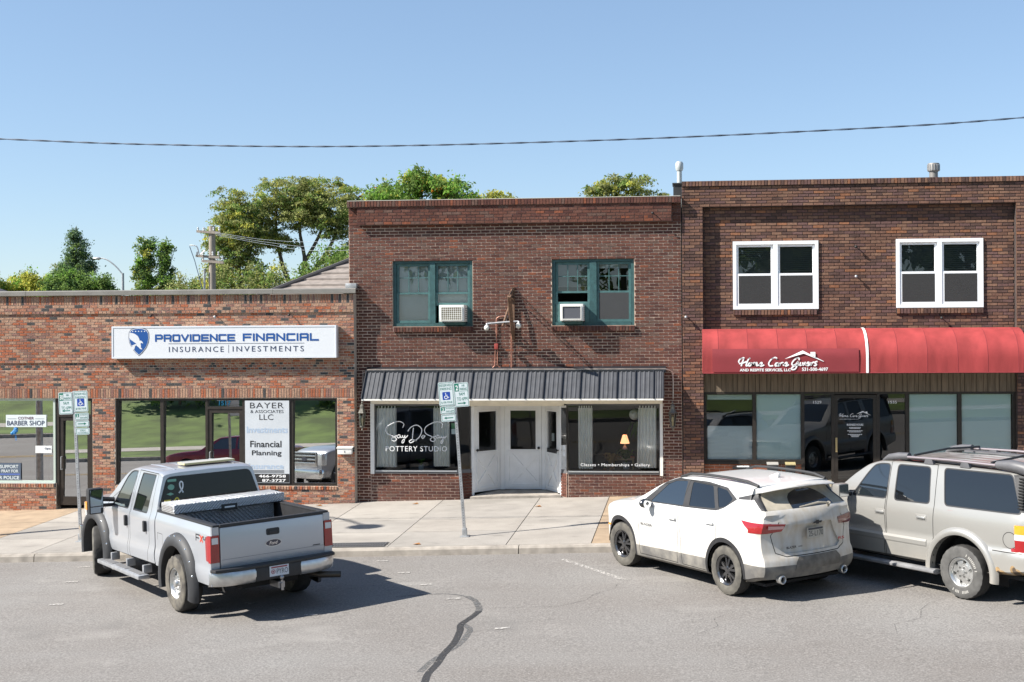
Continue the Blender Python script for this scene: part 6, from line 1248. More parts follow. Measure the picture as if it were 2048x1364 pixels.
def wells(parent,wx,ws,r,zb,dark):
    for x in wx:
        for s in (1,-1):
            mb=MB(); n=14; pts=[(x+r*math.cos(math.pi*k/n),max(zb,.0)+max(0,r*math.sin(math.pi*k/n))) for k in range(n+1)]
            pts=[(x+r*math.cos(math.pi*k/n),ws[2]+r*math.sin(math.pi*k/n)) for k in range(n+1)]
            for a,b in zip(pts,pts[1:]): mb.quad((a[0],s*ws[0],a[1]),(b[0],s*ws[0],b[1]),(b[0],s*ws[1],b[1]),(a[0],s*ws[1],a[1]))
            mb.poly([(q[0],s*ws[0],q[1]) for q in pts]+[(x-r,s*ws[0],zb),(x+r,s*ws[0],zb)]); mb.build('wheel_well',dark,parent,fix=False)
def plate(parent,x,y0,y1,z0,z1,txt,lean=0,band=None,dirty=False):
    mb=MB(); o=[(y0,z0),(y1,z0),(y1,z1),(y0,z1)]; mb.add([(x-d-lean*(v-z0),u,v) for d in (0,-.006) for u,v in [(a,b) for a,b in o]],[(0,1,2,3),(4,7,6,5),(0,4,5,1),(1,5,6,2),(2,6,7,3),(3,7,4,0)])
    p=mb.build('licence_plate',M('plate_white'+('_dusty' if dirty else ''),(.42,.39,.33) if dirty else (.6,.62,.66),.5,var=.1,vs=20),parent); w_=y1-y0; h=z1-z0
    ink=M('plate_ink',(.06,.06,.07),.6); k=1 if y0>y1 else -1
    reartext(txt,y0-(y0-y1)*(.36 if band=='ring' else .08),y1+(y0-y1)*.05,z0+h*.2,z0+h*.7,x-.003-lean*h*.2,ink,p,lean)
    mb=MB(); f=lambda u,v:(x-.0025-lean*(v-z0),u,v)
    if band=='ring':
        mb.add([f(y0-(y0-y1)*(.17+c*.9*q/w_*0)+0+.034*q*math.cos(a*.524)*(-1),z0+h*.45+.034*q*math.sin(a*.524)) for q in (1,.75) for a in range(12)],[(a,(a+1)%12,(a+1)%12+12,a+12) for a in range(12)]) if False else None
        for q0,q1 in ((1,.72),(.45,.1)):
            cy=y0-(y0-y1)*.18; mb.add([f(cy+.034*q*math.cos(a*.524),z0+h*.45+.034*q*math.sin(a*.524)) for q in (q0,q1) for a in range(12)],[(a,(a+1)%12,(a+1)%12+12,a+12) for a in range(12)])
        mb.quad(f(y0-(y0-y1)*.08,z0+h*.78),f(y1+(y0-y1)*.08,z0+h*.78),f(y1+(y0-y1)*.08,z0+h*.92),f(y0-(y0-y1)*.08,z0+h*.92))
        mb.build('plate_emblem',M('plate_emblem_red',(.3,.08,.09),.6),p,fix=False)
    else:
        mb.quad(f(y0-(y0-y1)*.06,z0+h*.78),f(y1+(y0-y1)*.06,z0+h*.78),f(y1+(y0-y1)*.06,z0+h*.95),f(y0-(y0-y1)*.06,z0+h*.95)); mb.build('plate_band',M('plate_band_dark',(.05,.05,.06),.6),p,fix=False)
    return p
def doors(bm,mats,parent,polys,lim,gapi=2,w=.011,handles=()):
    out=[]
    for s in (1,-1):
        for k,pl in enumerate(polys):
            ring=carve(bm,pl,1,s,.05,lim)
            mem=[(f,f.material_index) for f in ring]
            inner=carve(bm,inset(pl,w),1,s,.05,lim)
            ins=set(inner)
            for f in carve(bm,pl,1,s,.05,lim):
                if f not in ins: f.material_index=gapi
            d=take(bm,[f for f in inner if f.is_valid],'door',mats,parent); out.append(d)
            if k<len(handles): handles[k](d,s)
    return out
# ---------------------------------------------------------------- white crossover
def make_crossover():
    t=thing('parked_crossover','white dusty crossover with black wheels parked between the pickup space and the long beige SUV','car',(0,0,0),'cars parked at an angle to the kerb',local=True)
    PW=paint('white_paint',(.58,.58,.57),0,.3,(.2,.95,-1.0,-.45,1.0),(.40,.335,.25)); mats=[PW,BLKP,GAP,M('dusty_grey_cladding',(.22,.205,.18),.9,var=.3,vs=5,col2=(.11,.105,.1)),BLKP]
    zb=hermite([(-.95,.34),(-.5,.27),(0,.24),(2.8,.22),(3.5,.24),(3.85,.34)])
    zt=hermite([(-.95,1.64),(-.5,1.675),(.3,1.70),(1.0,1.69),(1.5,1.635),(1.75,1.55),(2.3,1.27),(2.55,1.175),(3.0,1.13),(3.5,1.05),(3.75,.95),(3.85,.82)])
    P=hermite([(-.95,.86),(-.86,.905),(-.6,.94),(0,.965),(1.5,.95),(2.86,.962),(3.3,.92),(3.65,.8),(3.85,.6)])
    sd=hermite([(.2,-.055),(.35,-.01),(.5,.0),(.7,-.004),(.85,.004),(1.05,.004),(1.16,-.02),(1.24,-.045),(1.45,-.135),(1.66,-.235)])
    hw=lambda x,z:P(x)+sd(z)
    dr=hermite([(-.95,.07),(1.5,.07),(2.4,.05),(3.85,.12)])
    rp=hermite([(.2,.10),(.36,.02),(.5,-.035),(.62,-.02),(.7,.02),(.95,.04),(1.12,.0),(1.2,.02),(1.32,.09),(1.56,.38),(1.66,.34)])
    def warp(x,y,z):
        q=max(0,min(1,(-.40-x)/.55)); q=q*q*(3-2*q); x2=x+q*(rp(z)+.16*(y/.9)**2*(1 if z<1.25 else .6))
        q2=max(0,min(1,(x-3.1)/.75)); x2-=q2*.28*(y/.9)**2
        return (x2,y,z)
    xs=list(np.linspace(-.95,-.40,14))+list(np.linspace(-.36,3.2,62))+list(np.linspace(3.26,3.85,12))
    bm=loft(xs,zb,zt,hw,lambda x:dr(x),warp=warp)
    # wheel openings and their dark lips
    for wx in (0,2.863):
        for s in (1,-1):
            ring=carve(bm,circ(wx,.40,.475,-25,205),1,s,-.2,lambda c:abs(c.y)>.5); setm(ring,1)
            hole=carve(bm,circ(wx,.38,.425,-40,220),1,s,-.2,lambda c:abs(c.y)>.5); bmesh.ops.delete(bm,geom=hole,context='FACES')
            for f in list(bm.faces):
                c=f.calc_center_median()
                if f.normal.z<-.5 and abs(c.x-wx)<.40 and c.y*s>.55 and c.z<.5: bm.faces.remove(f)
    for s in (1,-1):
        f=carve(bm,[(2.5,.1),(2.5,.44),(.42,.50),(.42,.1)],1,s,.0,lambda c:abs(c.y)>.5); setm([q for q in f if q.material_index==0],3)
        f=carve(bm,[(-.42,.1),(-.42,.55),(-1.2,.53),(-1.2,.1)],1,s,.0,lambda c:abs(c.y)>.4); setm([q for q in f if q.material_index==0],3)
        f=carve(bm,[(3.3,.1),(3.3,.42),(3.9,.42),(3.9,.1)],1,s,.0,lambda c:abs(c.y)>.3); setm([q for q in f if q.material_index==0],3)
    f=carve(bm,[(-1,.1),(1,.1),(1,.53),(-1,.53)],0,-1,.1,lambda c:c.x<-.3); setm(f,3)
    # tail lamps
    for s in (1,-1):
        a=carve(bm,[(-.40,1.185),(-.95,1.15),(-.95,1.03),(-.62,1.035),(-.48,1.12)],1,s,.25,lambda c:abs(c.y)>.5)
        b=carve(bm,[(s*.97,1.175),(s*.50,1.135),(s*.56,1.035),(s*.78,1.015),(s*.97,1.02)],0,-1,.2,lambda c:c.x<-.5)
        l=take(bm,[q for q in set(a)|set(b) if q.is_valid],'tail_light',RLENS_SHADED if s<0 else RLENS,t,0,.006)  # lamp away from the sun: darker copy of the lens, shade in its colour
        mb=MB()
        if s>0:
            mb.quad((-.985,.56,1.115),(-.985,.80,1.13),(-.985,.80,1.08),(-.985,.56,1.075))
            mb.v=[(q[0]+.16*(q[1]/.9)**2-.006,q[1],q[2]) for q in mb.v]
            mb.build('reverse_lens',M('pink_clear_lens',(.55,.3,.28),.15,coat=1),l,fix=False)
    # rear glass with the wiped arc, and the black pillar wedges
    g=carve(bm,rounded([(.74,1.335),(-.74,1.335),(-.62,1.585),(.62,1.585)],.03),0,-1,.1,lambda c:c.x<-.1)
    rg=take(bm,g,'rear_window',M('dusty_rear_glass',(.36,.32,.25),.85,var=.2,vs=6),t,0,.001)
    b2=bmesh.new(); b2.from_mesh(rg.data); wc=carve(b2,[(-.10+.40*math.cos(R(a)),1.335+.40*.62*math.sin(R(a))) for a in range(0,181,12)],0,-1,.0); arc=take(b2,wc,'wiped_arc',M('wiped_glass',(.012,.014,.018),.06,spec=.8,coat=.8),rg,0,.002); b2.to_mesh(rg.data); b2.free()
    for s in (1,-1):
        w_=carve(bm,[(-.20,1.485),(-.24,1.46),(-.51,1.475),(-.60,1.56),(-.55,1.57)],1,s,-.2,lambda c:abs(c.y)>.5); setm(w_,4)
        w_=carve(bm,[(-.55,1.57),(-.66,1.56),(-.85,1.335),(-.73,1.335),(-.51,1.475)],1,s,-.2,lambda c:abs(c.y)>.5); setm(w_,4)
    # side glass in its black surround
    lim=lambda c:abs(c.y)>.45
    wins=[[(1.97,1.205),(1.62,1.515),(1.45,1.575),(1.14,1.60),(1.08,1.235)],[(.92,1.245),(1.0,1.60),(.46,1.59),(.25,1.28)],[(.17,1.295),(.36,1.585),(.1,1.56),(-.10,1.45),(-.0,1.34)]]
    for s in (1,-1):
        tr=carve(bm,rounded([(2.2,1.185),(1.70,1.535),(1.42,1.625),(.6,1.64),(.1,1.60),(-.20,1.455),(.05,1.305),(.22,1.25),(1.0,1.215)],.02),1,s,.05,lim); setm(tr,1)
        for k,wn in enumerate(wins):
            g=carve(bm,rounded(wn,.035),1,s,.05,lim); take(bm,g,'window',CARGLASS if k==0 else CARGL2,t,0,-.004)
    # windscreen
    g=carve(bm,rounded([(2.38,.66),(2.38,-.66),(1.66,-.52),(1.66,.52)],.05),2,1,.1,lambda c:1.5<c.x<2.5 and c.z>1.15); take(bm,g,'windscreen',CARGLASS,t,0,.0)
    # hatch: seam, pressed recess, grimy bumper insert
    rl=lambda c:c.x<-.45
    o=[(.60,1.17),(-.60,1.17),(-.72,.98),(-.66,.72),(-.5,.66),(.5,.66),(.66,.72),(.72,.98)]
    rc=carve(bm,[(.36,1.11),(-.36,1.11),(-.58,.76),(-.5,.70),(.5,.70),(.58,.76)],0,-1,.1,rl)
    ex=bmesh.ops.extrude_face_region(bm,geom=rc); nv=[q for q in ex['geom'] if isinstance(q,bmesh.types.BMVert)]; bmesh.ops.translate(bm,verts=nv,vec=(.035,0,-.0)); bmesh.ops.delete(bm,geom=[f for f in rc if f.is_valid],context='FACES')
    bm.normal_update()
    for k in range(len(o)):
        a,b=o[k],o[(k+1)%len(o)]
        if abs(a[1]-1.17)<.01 and abs(b[1]-1.17)<.01: continue
        e=np.array(b)-np.array(a); nn=np.array([-e[1],e[0]])/np.linalg.norm(e)*.006; sm=carve(bm,[np.array(a)+nn,np.array(b)+nn,np.array(b)-nn,np.array(a)-nn],0,-1,.1,rl); setm(sm,2)
    ins=carve(bm,[(.30,.645),(-.44,.645),(-.52,.56),(-.50,.45),(.38,.45),(.36,.56)],0,-1,-.2,rl); setm(ins,4) if False else take(bm,ins,'bumper_insert',M('grimy_bumper_insert',(.16,.145,.125),.95,var=.3,vs=8),t,0,.004)
    tg=lambda d,s:rbox('handle',*( .20,.40),*(sorted((s*.955,s*1.0))),1.03,1.06,PW,d,.012)
    dl=lambda c:abs(c.y)>.6 and c.z>.2
    def h1(d,s): rbox('handle',1.22,1.42,*sorted((s*.945,s*.995)),.99,1.025,PW,d,.014)
    def h2(d,s): rbox('handle',.22,.42,*sorted((s*.95,s*1.0)),1.04,1.075,PW,d,.014)
    doors(bm,mats,t,[[(2.32,1.18),(2.30,.3),(1.14,.3),(1.17,1.05),(1.12,1.62),(1.75,1.5)],[(1.15,1.05),(1.11,.3),(.46,.3),(.18,.85),(.14,1.26),(.3,1.6),(1.08,1.62)]],dl,handles=(h1,h2))
    body_mesh(bm,'body',mats,t)
    wells(t,(0,2.863),(.55,.93,.38),.42,.16,DARK); MB().box(-.7,3.4,-.75,.75,.22,.26).build('underbody',DARK,t)
    for wx,st in ((0,0),(2.863,4)):
        for s in (1,-1): wheel(t,wx,s*.825,.378,.24,.235,'split',s,st,RUB,RUBS,1,GLOSSB)
    # roof rails, fin, spoiler lip, wiper, mirrors
    for s in (1,-1):
        mb=MB(); mb.tube([(x,s*(hw(x,zt(x)-.05)-.075),zt(x)+(.028 if 0<i<8 else -.01)) for i,x in enumerate(np.linspace(1.42,-.5,9))],.022,7); mb.build('roof_rail',BLKP,t,smooth=50)
    mb=MB(); mb.prism([(.12,1.70),(-.10,1.695),(-.12,1.76),(-.08,1.765)],'y',-.10,-.05); mb.build('antenna_fin',PW,t,bevel=.01)
    mb=MB(); n=14; V=[]
    for i in range(n+1):
        y=.70-1.4*i/n; b=.10*(y/.7)**2; V+=[(-.40+b,y,1.672-.02*(y/.7)**2),(-.74+b,y,1.655-.045*(y/.7)**2),(-.755+b,y,1.635-.045*(y/.7)**2),(-.58+b,y,1.60-.04*(y/.7)**2)]
    mb.add(V,[(i*4+j,(i+1)*4+j,(i+1)*4+(j+1)%4,i*4+(j+1)%4) for i in range(n) for j in range(4)]+[(0,1,2,3),(n*4+3,n*4+2,n*4+1,n*4)]); mb.build('spoiler',PW,t,smooth=50)
    mb=MB(); mb.tube([(-.965,-.32,1.375),(-.955,-.1,1.40),(-.90,.22,1.36)],[.014,.02,.01],6); mb.tube([(-.93,-.30,1.33),(-.97,-.28,1.385)],.028,6); mb.build('rear_wiper',M('dusty_wiper',(.3,.27,.22),.9),t,smooth=50)
    for s in (1,-1):
        mb=MB(); mb.ball((1.93,s*1.06,1.19),.1,12,8,0,(.75,1.15,.78)); mb.tube([(1.96,s*.9,1.14),(1.94,s*1.02,1.15)],.03,6); mr=mb.build('mirror',GLOSSB,t,smooth=60)
        mb=MB(); mb.lathe([(.001,0),(.075,0)],'x',(1.862,s*1.06,1.19),16); mb.build('mirror_glass',CHR,mr)
    # lettering, emblem, plate, exhausts
    plate(t,-.955,.14,-.18,.885,1.045,'25-L170',-.0,dirty=True)
    mb=MB(); f=lambda u,v:(-.978,-u,v)
    mb.poly([f(*p) for p in ((-.09+.03,1.105),(-.06+.03+.02,1.135),(.015,1.135),(.015,1.15),(.075,1.15),(.075,1.135),(.14,1.135),(.12,1.105),(.075,1.105),(.075,1.09),(.015,1.09),(.015,1.105))]); mb.build('emblem',BLKP,t,fix=False)
    reartext('BLAZER',.52,.33,.775,.81,-.925,BLKP,t,bold=.03); reartext('AWD',.30,.22,.78,.802,-.93,BLKP,t,bold=.03)
    reartext('RS',-.50,-.62,.80,.84,-.915,M('red_badge',(.4,.04,.05),.4),t,bold=.03)
    sidetext('BLAZER',2.22,1.9,.80,.84,.972,BLKP,t,bold=.02,space=1.3)
    for s in (1,-1):
        mb=MB(); mb.lathe([(.045,.02),(.062,.02),(.064,-.06),(.05,-.07),(.042,-.06),(.04,.06)],'x',(-.86,s*.60,.335),18); mb.build('exhaust_tip',CHRD,t,smooth=40)
        mb=MB(); mb.lathe([(.001,-.02),(.043,-.02)],'x',(-.86,s*.6,.335),14); mb.build('exhaust_hole',DARK,t)
        rbox('headlight',3.2,3.45,*sorted((s*.5,s*.78)),.72,.82,HEAD,t,.03); rbox('side_marker',3.22,3.3,*sorted((s*.86,s*.925)),.66,.69,ALENS,t,.01)
    rbox('grille',3.72,3.83,-.5,.5,.5,.82,BLKP,t,.03)
    ground_frame(t,9.033+.055*.8,-8.367+.055*.59,126.07); return t
make_crossover()
# ---------------------------------------------------------------- long beige SUV
def ringflare(mb,cx,cz,ri,ro,yb,yo,s,a0=-18,a1=198,n=30,drop=None,sx=1.0,mi=0):
    """wheel arch flare: bulging strip swept round the opening"""
    pr=[(ro,yb),(ro-.02,yb+(yo-yb)*.55),(ri+(ro-ri)*.55,yo-.008),(ri+.03,yo),(ri,yo-.015),(ri-.005,yb-.06)]
    m=len(pr); vs=[]
    for k in range(n+1):
        a=R(a0+(a1-a0)*k/n)
        for r,y in pr: vs.append((cx+r*math.cos(a)*sx,s*y,cz+r*math.sin(a)))
    mb.add(vs,[(k*m+j,(k+1)*m+j,(k+1)*m+j+1,k*m+j+1) for k in range(n) for j in range(m-1)]+[tuple(range(m)),tuple(range(n*m+m-1,n*m-1,-1))],mi)
def make_suv():
    t=thing('parked_suv','long beige SUV with roof rack and rusted rear bumper corner at the frame edge','car',(0,0,0),'cars parked at an angle to the kerb',local=True)
    PW=paint('pewter_beige_paint',(.35,.342,.322),.45,.34,(.35,.75,-9,-8,.55),(.3,.26,.21)); mats=[PW,BLKP,GAP,GREYP,M('rusted_through',(.07,.05,.035),.95),M('rust_edge',(.30,.2,.1),.95,var=.4,vs=20)]
    zb=hermite([(-1.2,.52),(-.7,.45),(0,.42),(3.3,.42),(4.2,.45)])
    zt=hermite([(-1.27,1.86),(-.9,1.89),(.5,1.915),(1.5,1.895),(1.8,1.84),(2.05,1.70),(2.45,1.40),(2.65,1.29),(3.3,1.22),(3.9,1.12),(4.15,1.0),(4.22,.85)])
    P=hermite([(-1.2,.95),(-1.1,.985),(-.8,1.0),(0,1.0),(2.8,1.0),(3.3,.99),(3.8,.95),(4.1,.86),(4.22,.7)])
    sd=hermite([(.4,-.05),(.48,-.01),(.6,.0),(.70,.004),(.78,-.004),(.82,-.03),(.95,-.024),(1.1,-.022),(1.22,-.034),(1.30,-.055),(1.6,-.13),(1.9,-.215)])
    hw=lambda x,z:P(x)+sd(z); dr=hermite([(-1.2,.06),(1.5,.06),(2.6,.05),(4.2,.12)])
    def warp(x,y,z):
        q=max(0,min(1,(-.75-x)/.45)); q=q*q*(3-2*q); x2=x+q*((.12 if z>1.25 else 0)*(z-1.25)/.6+.10*(y/.95)**2-(.06 if z<.8 else 0))
        q2=max(0,min(1,(x-3.5)/.7)); return (x2-q2*.22*(y/.95)**2,y,z)
    xs=list(np.linspace(-1.27,-.75,12))+list(np.linspace(-.71,3.6,72))+list(np.linspace(3.66,4.22,11))
    bm=loft(xs,zb,zt,hw,lambda x:dr(x),warp=warp,p=3.6)
    for wx in (0,3.302):
        for s in (1,-1):
            hole=carve(bm,circ(wx,.40,.53,-40,220),1,s,-.2,lambda c:abs(c.y)>.5); bmesh.ops.delete(bm,geom=hole,context='FACES')
            for f in list(bm.faces):
                c=f.calc_center_median()
                if f.normal.z<-.5 and abs(c.x-wx)<.5 and c.y*s>.55 and c.z<.6: bm.faces.remove(f)
    lim=lambda c:abs(c.y)>.5
    wins=[[(2.10,1.31),(1.84,1.66),(1.72,1.79),(1.60,1.82),(1.42,1.825),(1.42,1.32)],[(1.24,1.315),(1.25,1.83),(.64,1.835),(.58,1.325)],[(.28,1.33),(.37,1.84),(-.80,1.84),(-1.0,1.34)]]
    for s in (1,-1):
        for k,wn in enumerate(wins):
            tr=carve(bm,rounded(inset(wn,-.018),.07),1,s,.05,lim); setm(tr,1)
            g=carve(bm,rounded(wn,.06),1,s,.05,lim); take(bm,g,'window',CARGLASS if k==0 else CARGL2,t,0,-.004)
        v=carve(bm,[(-1.01,1.36),(-.82,1.85),(-1.3,1.86),(-1.3,1.3)],1,s,.0,lim); pl=take(bm,v,'vent_panel',BLKP,t,0,.004)
        mb=MB()
        for k in range(11):
            z=1.40+k*.04; mb.box(-1.035+.03*(z-1.3),-.965+.1*(z-1.3),*sorted((s*(hw(-1.0,z)-.02),s*(hw(-1.0,z)+.014))),z,z+.016)
        mb.build('vent_slot',GAP,pl)
        a=carve(bm,[(-1.19,.81),(-1.18,1.18),(-1.4,1.18),(-1.4,.81)],1,s,.0,lim); b=carve(bm,[(s*1.0,.81),(s*1.0,1.18),(s*.84,1.18),(s*.84,.81)],0,-1,.1,lambda c:c.x<-.6)
        for z0,z1,m_,nm in ((1.06,1.19,ALENS,'amber'),(.98,1.06,WLENS,'clear'),(.8,.98,RLENS,'red')):
            fs=[q for q in set(a)|set(b) if q.is_valid]
        tl=take(bm,fs,'tail_light',RLENS,t,0,.012)
        b2=bmesh.new(); b2.from_mesh(tl.data); tl.data.materials.append(ALENS); tl.data.materials.append(WLENS)
        for z,nz in ((1.055,1),(.975,1)): bmesh.ops.bisect_plane(b2,geom=b2.faces[:]+b2.edges[:]+b2.verts[:],plane_co=(0,0,z),plane_no=(0,0,1))
        for f in b2.faces: c=f.calc_center_median(); f.material_index=1 if c.z>1.055 else 2 if c.z>.975 else 0
        b2.to_mesh(tl.data); b2.free()
    g=carve(bm,rounded([(2.50,.74),(2.50,-.74),(1.86,-.62),(1.86,.62)],.05),2,1,.1,lambda c:1.7<c.x<2.6 and c.z>1.3); take(bm,g,'windscreen',CARGLASS,t)
    g=carve(bm,rounded([(.74,1.32),(-.74,1.32),(-.68,1.78),(.68,1.78)],.06),0,-1,.1,lambda c:c.x<-.6); take(bm,g,'rear_window',CARGL2,t,0,-.003)
    # bumper seam, rust, fuel door
    for s in (1,-1):
        q=carve(bm,[(-.56,.785),(-1.4,.785),(-1.4,.797),(-.56,.797)],1,s,.0,lim); setm(q,2)
    r=random.Random(4)
    for cx,cz,rx,rz,m_ in ((-.65,.50,.05,.07,5),(-.72,.47,.07,.06,5),(-.90,.56,.045,.06,5),(-.95,.52,.09,.06,5),(-1.04,.48,.07,.05,5),(-.80,.455,.14,.035,5),(-.66,.47,.035,.05,4),(-.92,.555,.03,.045,4),(-.945,.50,.05,.06,4),(-.80,.445,.17,.025,4),(-1.0,.455,.05,.025,4)):
        q=carve(bm,[(cx+rx*math.cos(k*.524)*r.uniform(.75,1.2),cz+rz*math.sin(k*.524)*r.uniform(.75,1.2)) for k in range(12)] if False else [(cx+rx*math.cos(k*.524),cz+rz*math.sin(k*.524)) for k in range(12)],1,1,.0,lim); setm(q,m_)
    rg=carve(bm,circ(-.85,.96,.118),1,1,.1,lim); inn=carve(bm,circ(-.85,.96,.108),1,1,.1,lim); si=set(inn)
    for f in carve(bm,circ(-.85,.96,.118),1,1,.1,lim):
        if f not in si: f.material_index=2
    take(bm,[f for f in inn if f.is_valid],'fuel_door',mats,t)
    def hd(x0):
        def fn(d,s):
            rbox('handle_bezel',x0-.02,x0+.19,*sorted((s*.955,s*.984)),1.055,1.15,PW,d,.02); rbox('handle',x0,x0+.16,*sorted((s*.972,s*1.004)),1.085,1.12,CHRD,d,.012)
        return fn
    doors(bm,mats,t,[[(2.62,1.28),(2.6,.44),(1.415,.44),(1.41,1.3),(1.41,1.89),(1.62,1.88),(2.3,1.34)],[(1.395,1.3),(1.395,.44),(.62,.44),(.49,.72),(.47,1.3),(.5,1.89),(1.395,1.9)]],lambda c:abs(c.y)>.6 and c.z>.3,handles=(hd(1.43),hd(.62)))
    for s in (1,-1):     # moulding crease strip between arches
        mb=MB(); mb.prism([(.79,s*.995),(.755,s*1.012),(.70,s*1.012),(.665,s*.998)],'x',.60,2.75); mb.v=[(v[0],v[2],v[1]) for v in mb.v]; mb.build('side_moulding',PW,t)
    fmb={}
    for s in (1,-1):
        for wx in (0,3.302):
            mb=MB(); ringflare(mb,wx,.40,.53,.645,.965,1.035,s,-8,188); mb.build('fender_flare',PW,t,smooth=50)
    body_mesh(bm,'body',mats,t)
    wells(t,(0,3.302),(.6,.97,.40),.53,.2,DARK); MB().box(-1.0,3.9,-.8,.8,.38,.44).build('underbody',DARK,t)
    for wx,st in ((0,0),(3.302,3)):
        for s in (1,-1):
            w_=wheel(t,wx,s*.865,.388,.26,.215,'six',s,st,RUB,M('grey_sidewall',(.09,.088,.085),.85,var=.3,vs=8),1)
            mb=MB(); r_=random.Random(1)
            for a0,n_ in ((2.0,12),(4.25,12)):
                for k in range(n_):
                    a=a0+k*.085; w2=.028; 
                    mb.add([((.285+dr_)*math.cos(a+da),.1335,(.285+dr_)*math.sin(a+da)) for dr_,da in ((-.02,-.03),(-.02,.02),(.02,.03),(.02,-.02))],[(0,1,2,3)]) if r_.random()<.8 else None
            mb.build('raised_letter',M('worn_white_rubber',(.33,.32,.3),.8),w_,fix=False,kind='stuff')
    for s in (1,-1):   # running boards
        mb=MB(); mb.prism([(-.01*s*0+s*.9,.36),(s*1.04,.385),(s*1.10,.365),(s*1.10,.33),(s*1.02,.30),(s*.9,.31)],'x',.40,2.75); mb.build('running_board',M('worn_board_plastic',(.2,.2,.205),.5,var=.3,vs=5),t,bevel=.008)
    # roof rack
    RK=M('roof_rack_grey_plastic',(.10,.10,.108),.5,var=.2,vs=5); RAIL=M('roof_rail_metal',(.30,.26,.27),.35,.6)
    for s in (1,-1):
        y=s*.74; a=[(x,y) for x in (1.1,-.5)]
        mb=MB(); mb.tube([(1.62,y,zt(1.62)-.01),(1.5,y,zt(1.5)+.03),(1.3,y,zt(1.3)+.055),(1.1,y,zt(1.1)+.06)],[.02,.05,.058,.055],8); mb.build('rack_end',RK,t,smooth=60)
        mb=MB(); mb.tube([(-.5,y,zt(-.5)+.06),(-.75,y,zt(-.75)+.075),(-1.0,y*1.02,zt(-1.0)+.05),(-1.12,y*1.02,zt(-1.1)-.02)],[.055,.085,.095,.06],8); mb.build('rack_end',RK,t,smooth=60)
        mb=MB(); mb.tube([(1.1,y+s*.035,zt(1.1)+.05),(.3,y+s*.035,zt(.3)+.055),(-.5,y+s*.035,zt(-.5)+.055)],.022,8); mb.build('roof_rail',RAIL,t,smooth=60)
        mb=MB(); mb.box(-.5,1.15,*sorted((s*.60,s*.73)),1.9,1.925); mb.v=[(x,y_,z+zt(x)-1.912+.022) for x,y_,z in mb.v]; mb.build('rack_deck',RK,t)
        for x in (.68,.02):
            mb=MB(); mb.prism([(x-.09,zt(x)-.03),(x+.09,zt(x)-.03),(x+.06,zt(x)+.05),(x-.06,zt(x)+.05)],'y',*sorted((s*.70,s*.80))); mb.build('rack_foot',RK,t)
    for x in (.98,-.42):
        mb=MB(); mb.tube([(x,-.76,zt(x)+.085),(x,0,zt(x)+.12),(x,.76,zt(x)+.085)],.018,7); mb.build('cross_bar',BLKP,t,smooth=50); 
    for y in (-.45,-.22,0,.22,.45):
        mb=MB(); mb.tube([(1.3,y,zt(1.3)-.012),(.4,y,zt(.4)-.006),(-.9,y,zt(-.9)-.01)],.016,6); mb.build('roof_rib',PW,t,smooth=60)
    for s in (1,-1):
        mb=MB(); mb.box(2.08,2.24,*sorted((s*1.04,s*1.27)),1.28,1.50); m_=mb.build('mirror',PW,t,bevel=.04); mb=MB(); mb.quad((2.079,s*1.06,1.30),(2.079,s*1.25,1.30),(2.079,s*1.25,1.48),(2.079,s*1.06,1.48)); mb.build('mirror_glass',CHR,m_); mb=MB(); mb.tube([(2.15,s*.93,1.31),(2.16,s*1.06,1.33)],.035,6); mb.build('mirror_arm',BLKP,m_)
        rbox('headlight',3.96,4.08,*sorted((s*.55,s*.80)),.85,1.02,HEAD,t,.03)
    rbox('grille',4.12,4.2,-.5,.5,.78,1.0,BLKP,t,.02); rbox('front_bumper',4.0,4.26,-.8,.8,.48,.68,PW,t,.05)
    sidetext('Z71',.24,.13,1.235,1.265,.955,M('red_badge',(.4,.04,.05),.4),t,bold=.03)
    ground_frame(t,12.45,-8.72,128.6); return t
make_suv()
# ---------------------------------------------------------------- silver pickup
def diamond():
    m=bpy.data.materials.new('diamond_plate'); m.use_nodes=True; n=m.node_tree.nodes; L=m.node_tree.links; b=n['Principled BSDF']; b.inputs['Base Color'].default_value=(.6,.61,.62,1); b.inputs['Metallic'].default_value=.72; b.inputs['Roughness'].default_value=.36
    tc=n.new('ShaderNodeTexCoord'); mp=n.new('ShaderNodeMapping'); mp.inputs['Rotation'].default_value=(R(45),R(0),R(45)); mp.inputs['Scale'].default_value=(21,21,21); L.new(tc.outputs['Object'],mp.inputs[0])
    ck=n.new('ShaderNodeTexChecker'); ck.inputs['Scale'].default_value=1.0; L.new(mp.outputs[0],ck.inputs[0]); vo=n.new('ShaderNodeTexVoronoi'); vo.inputs['Scale'].default_value=1.4; vo.inputs['Randomness'].default_value=.15; L.new(mp.outputs[0],vo.inputs[0])
    bp=n.new('ShaderNodeBump'); bp.inputs['Strength'].default_value=1; bp.inputs['Distance'].default_value=.05; L.new(vo.outputs[0],bp.inputs['Height']); L.new(bp.outputs[0],b.inputs['Normal'])
    return m
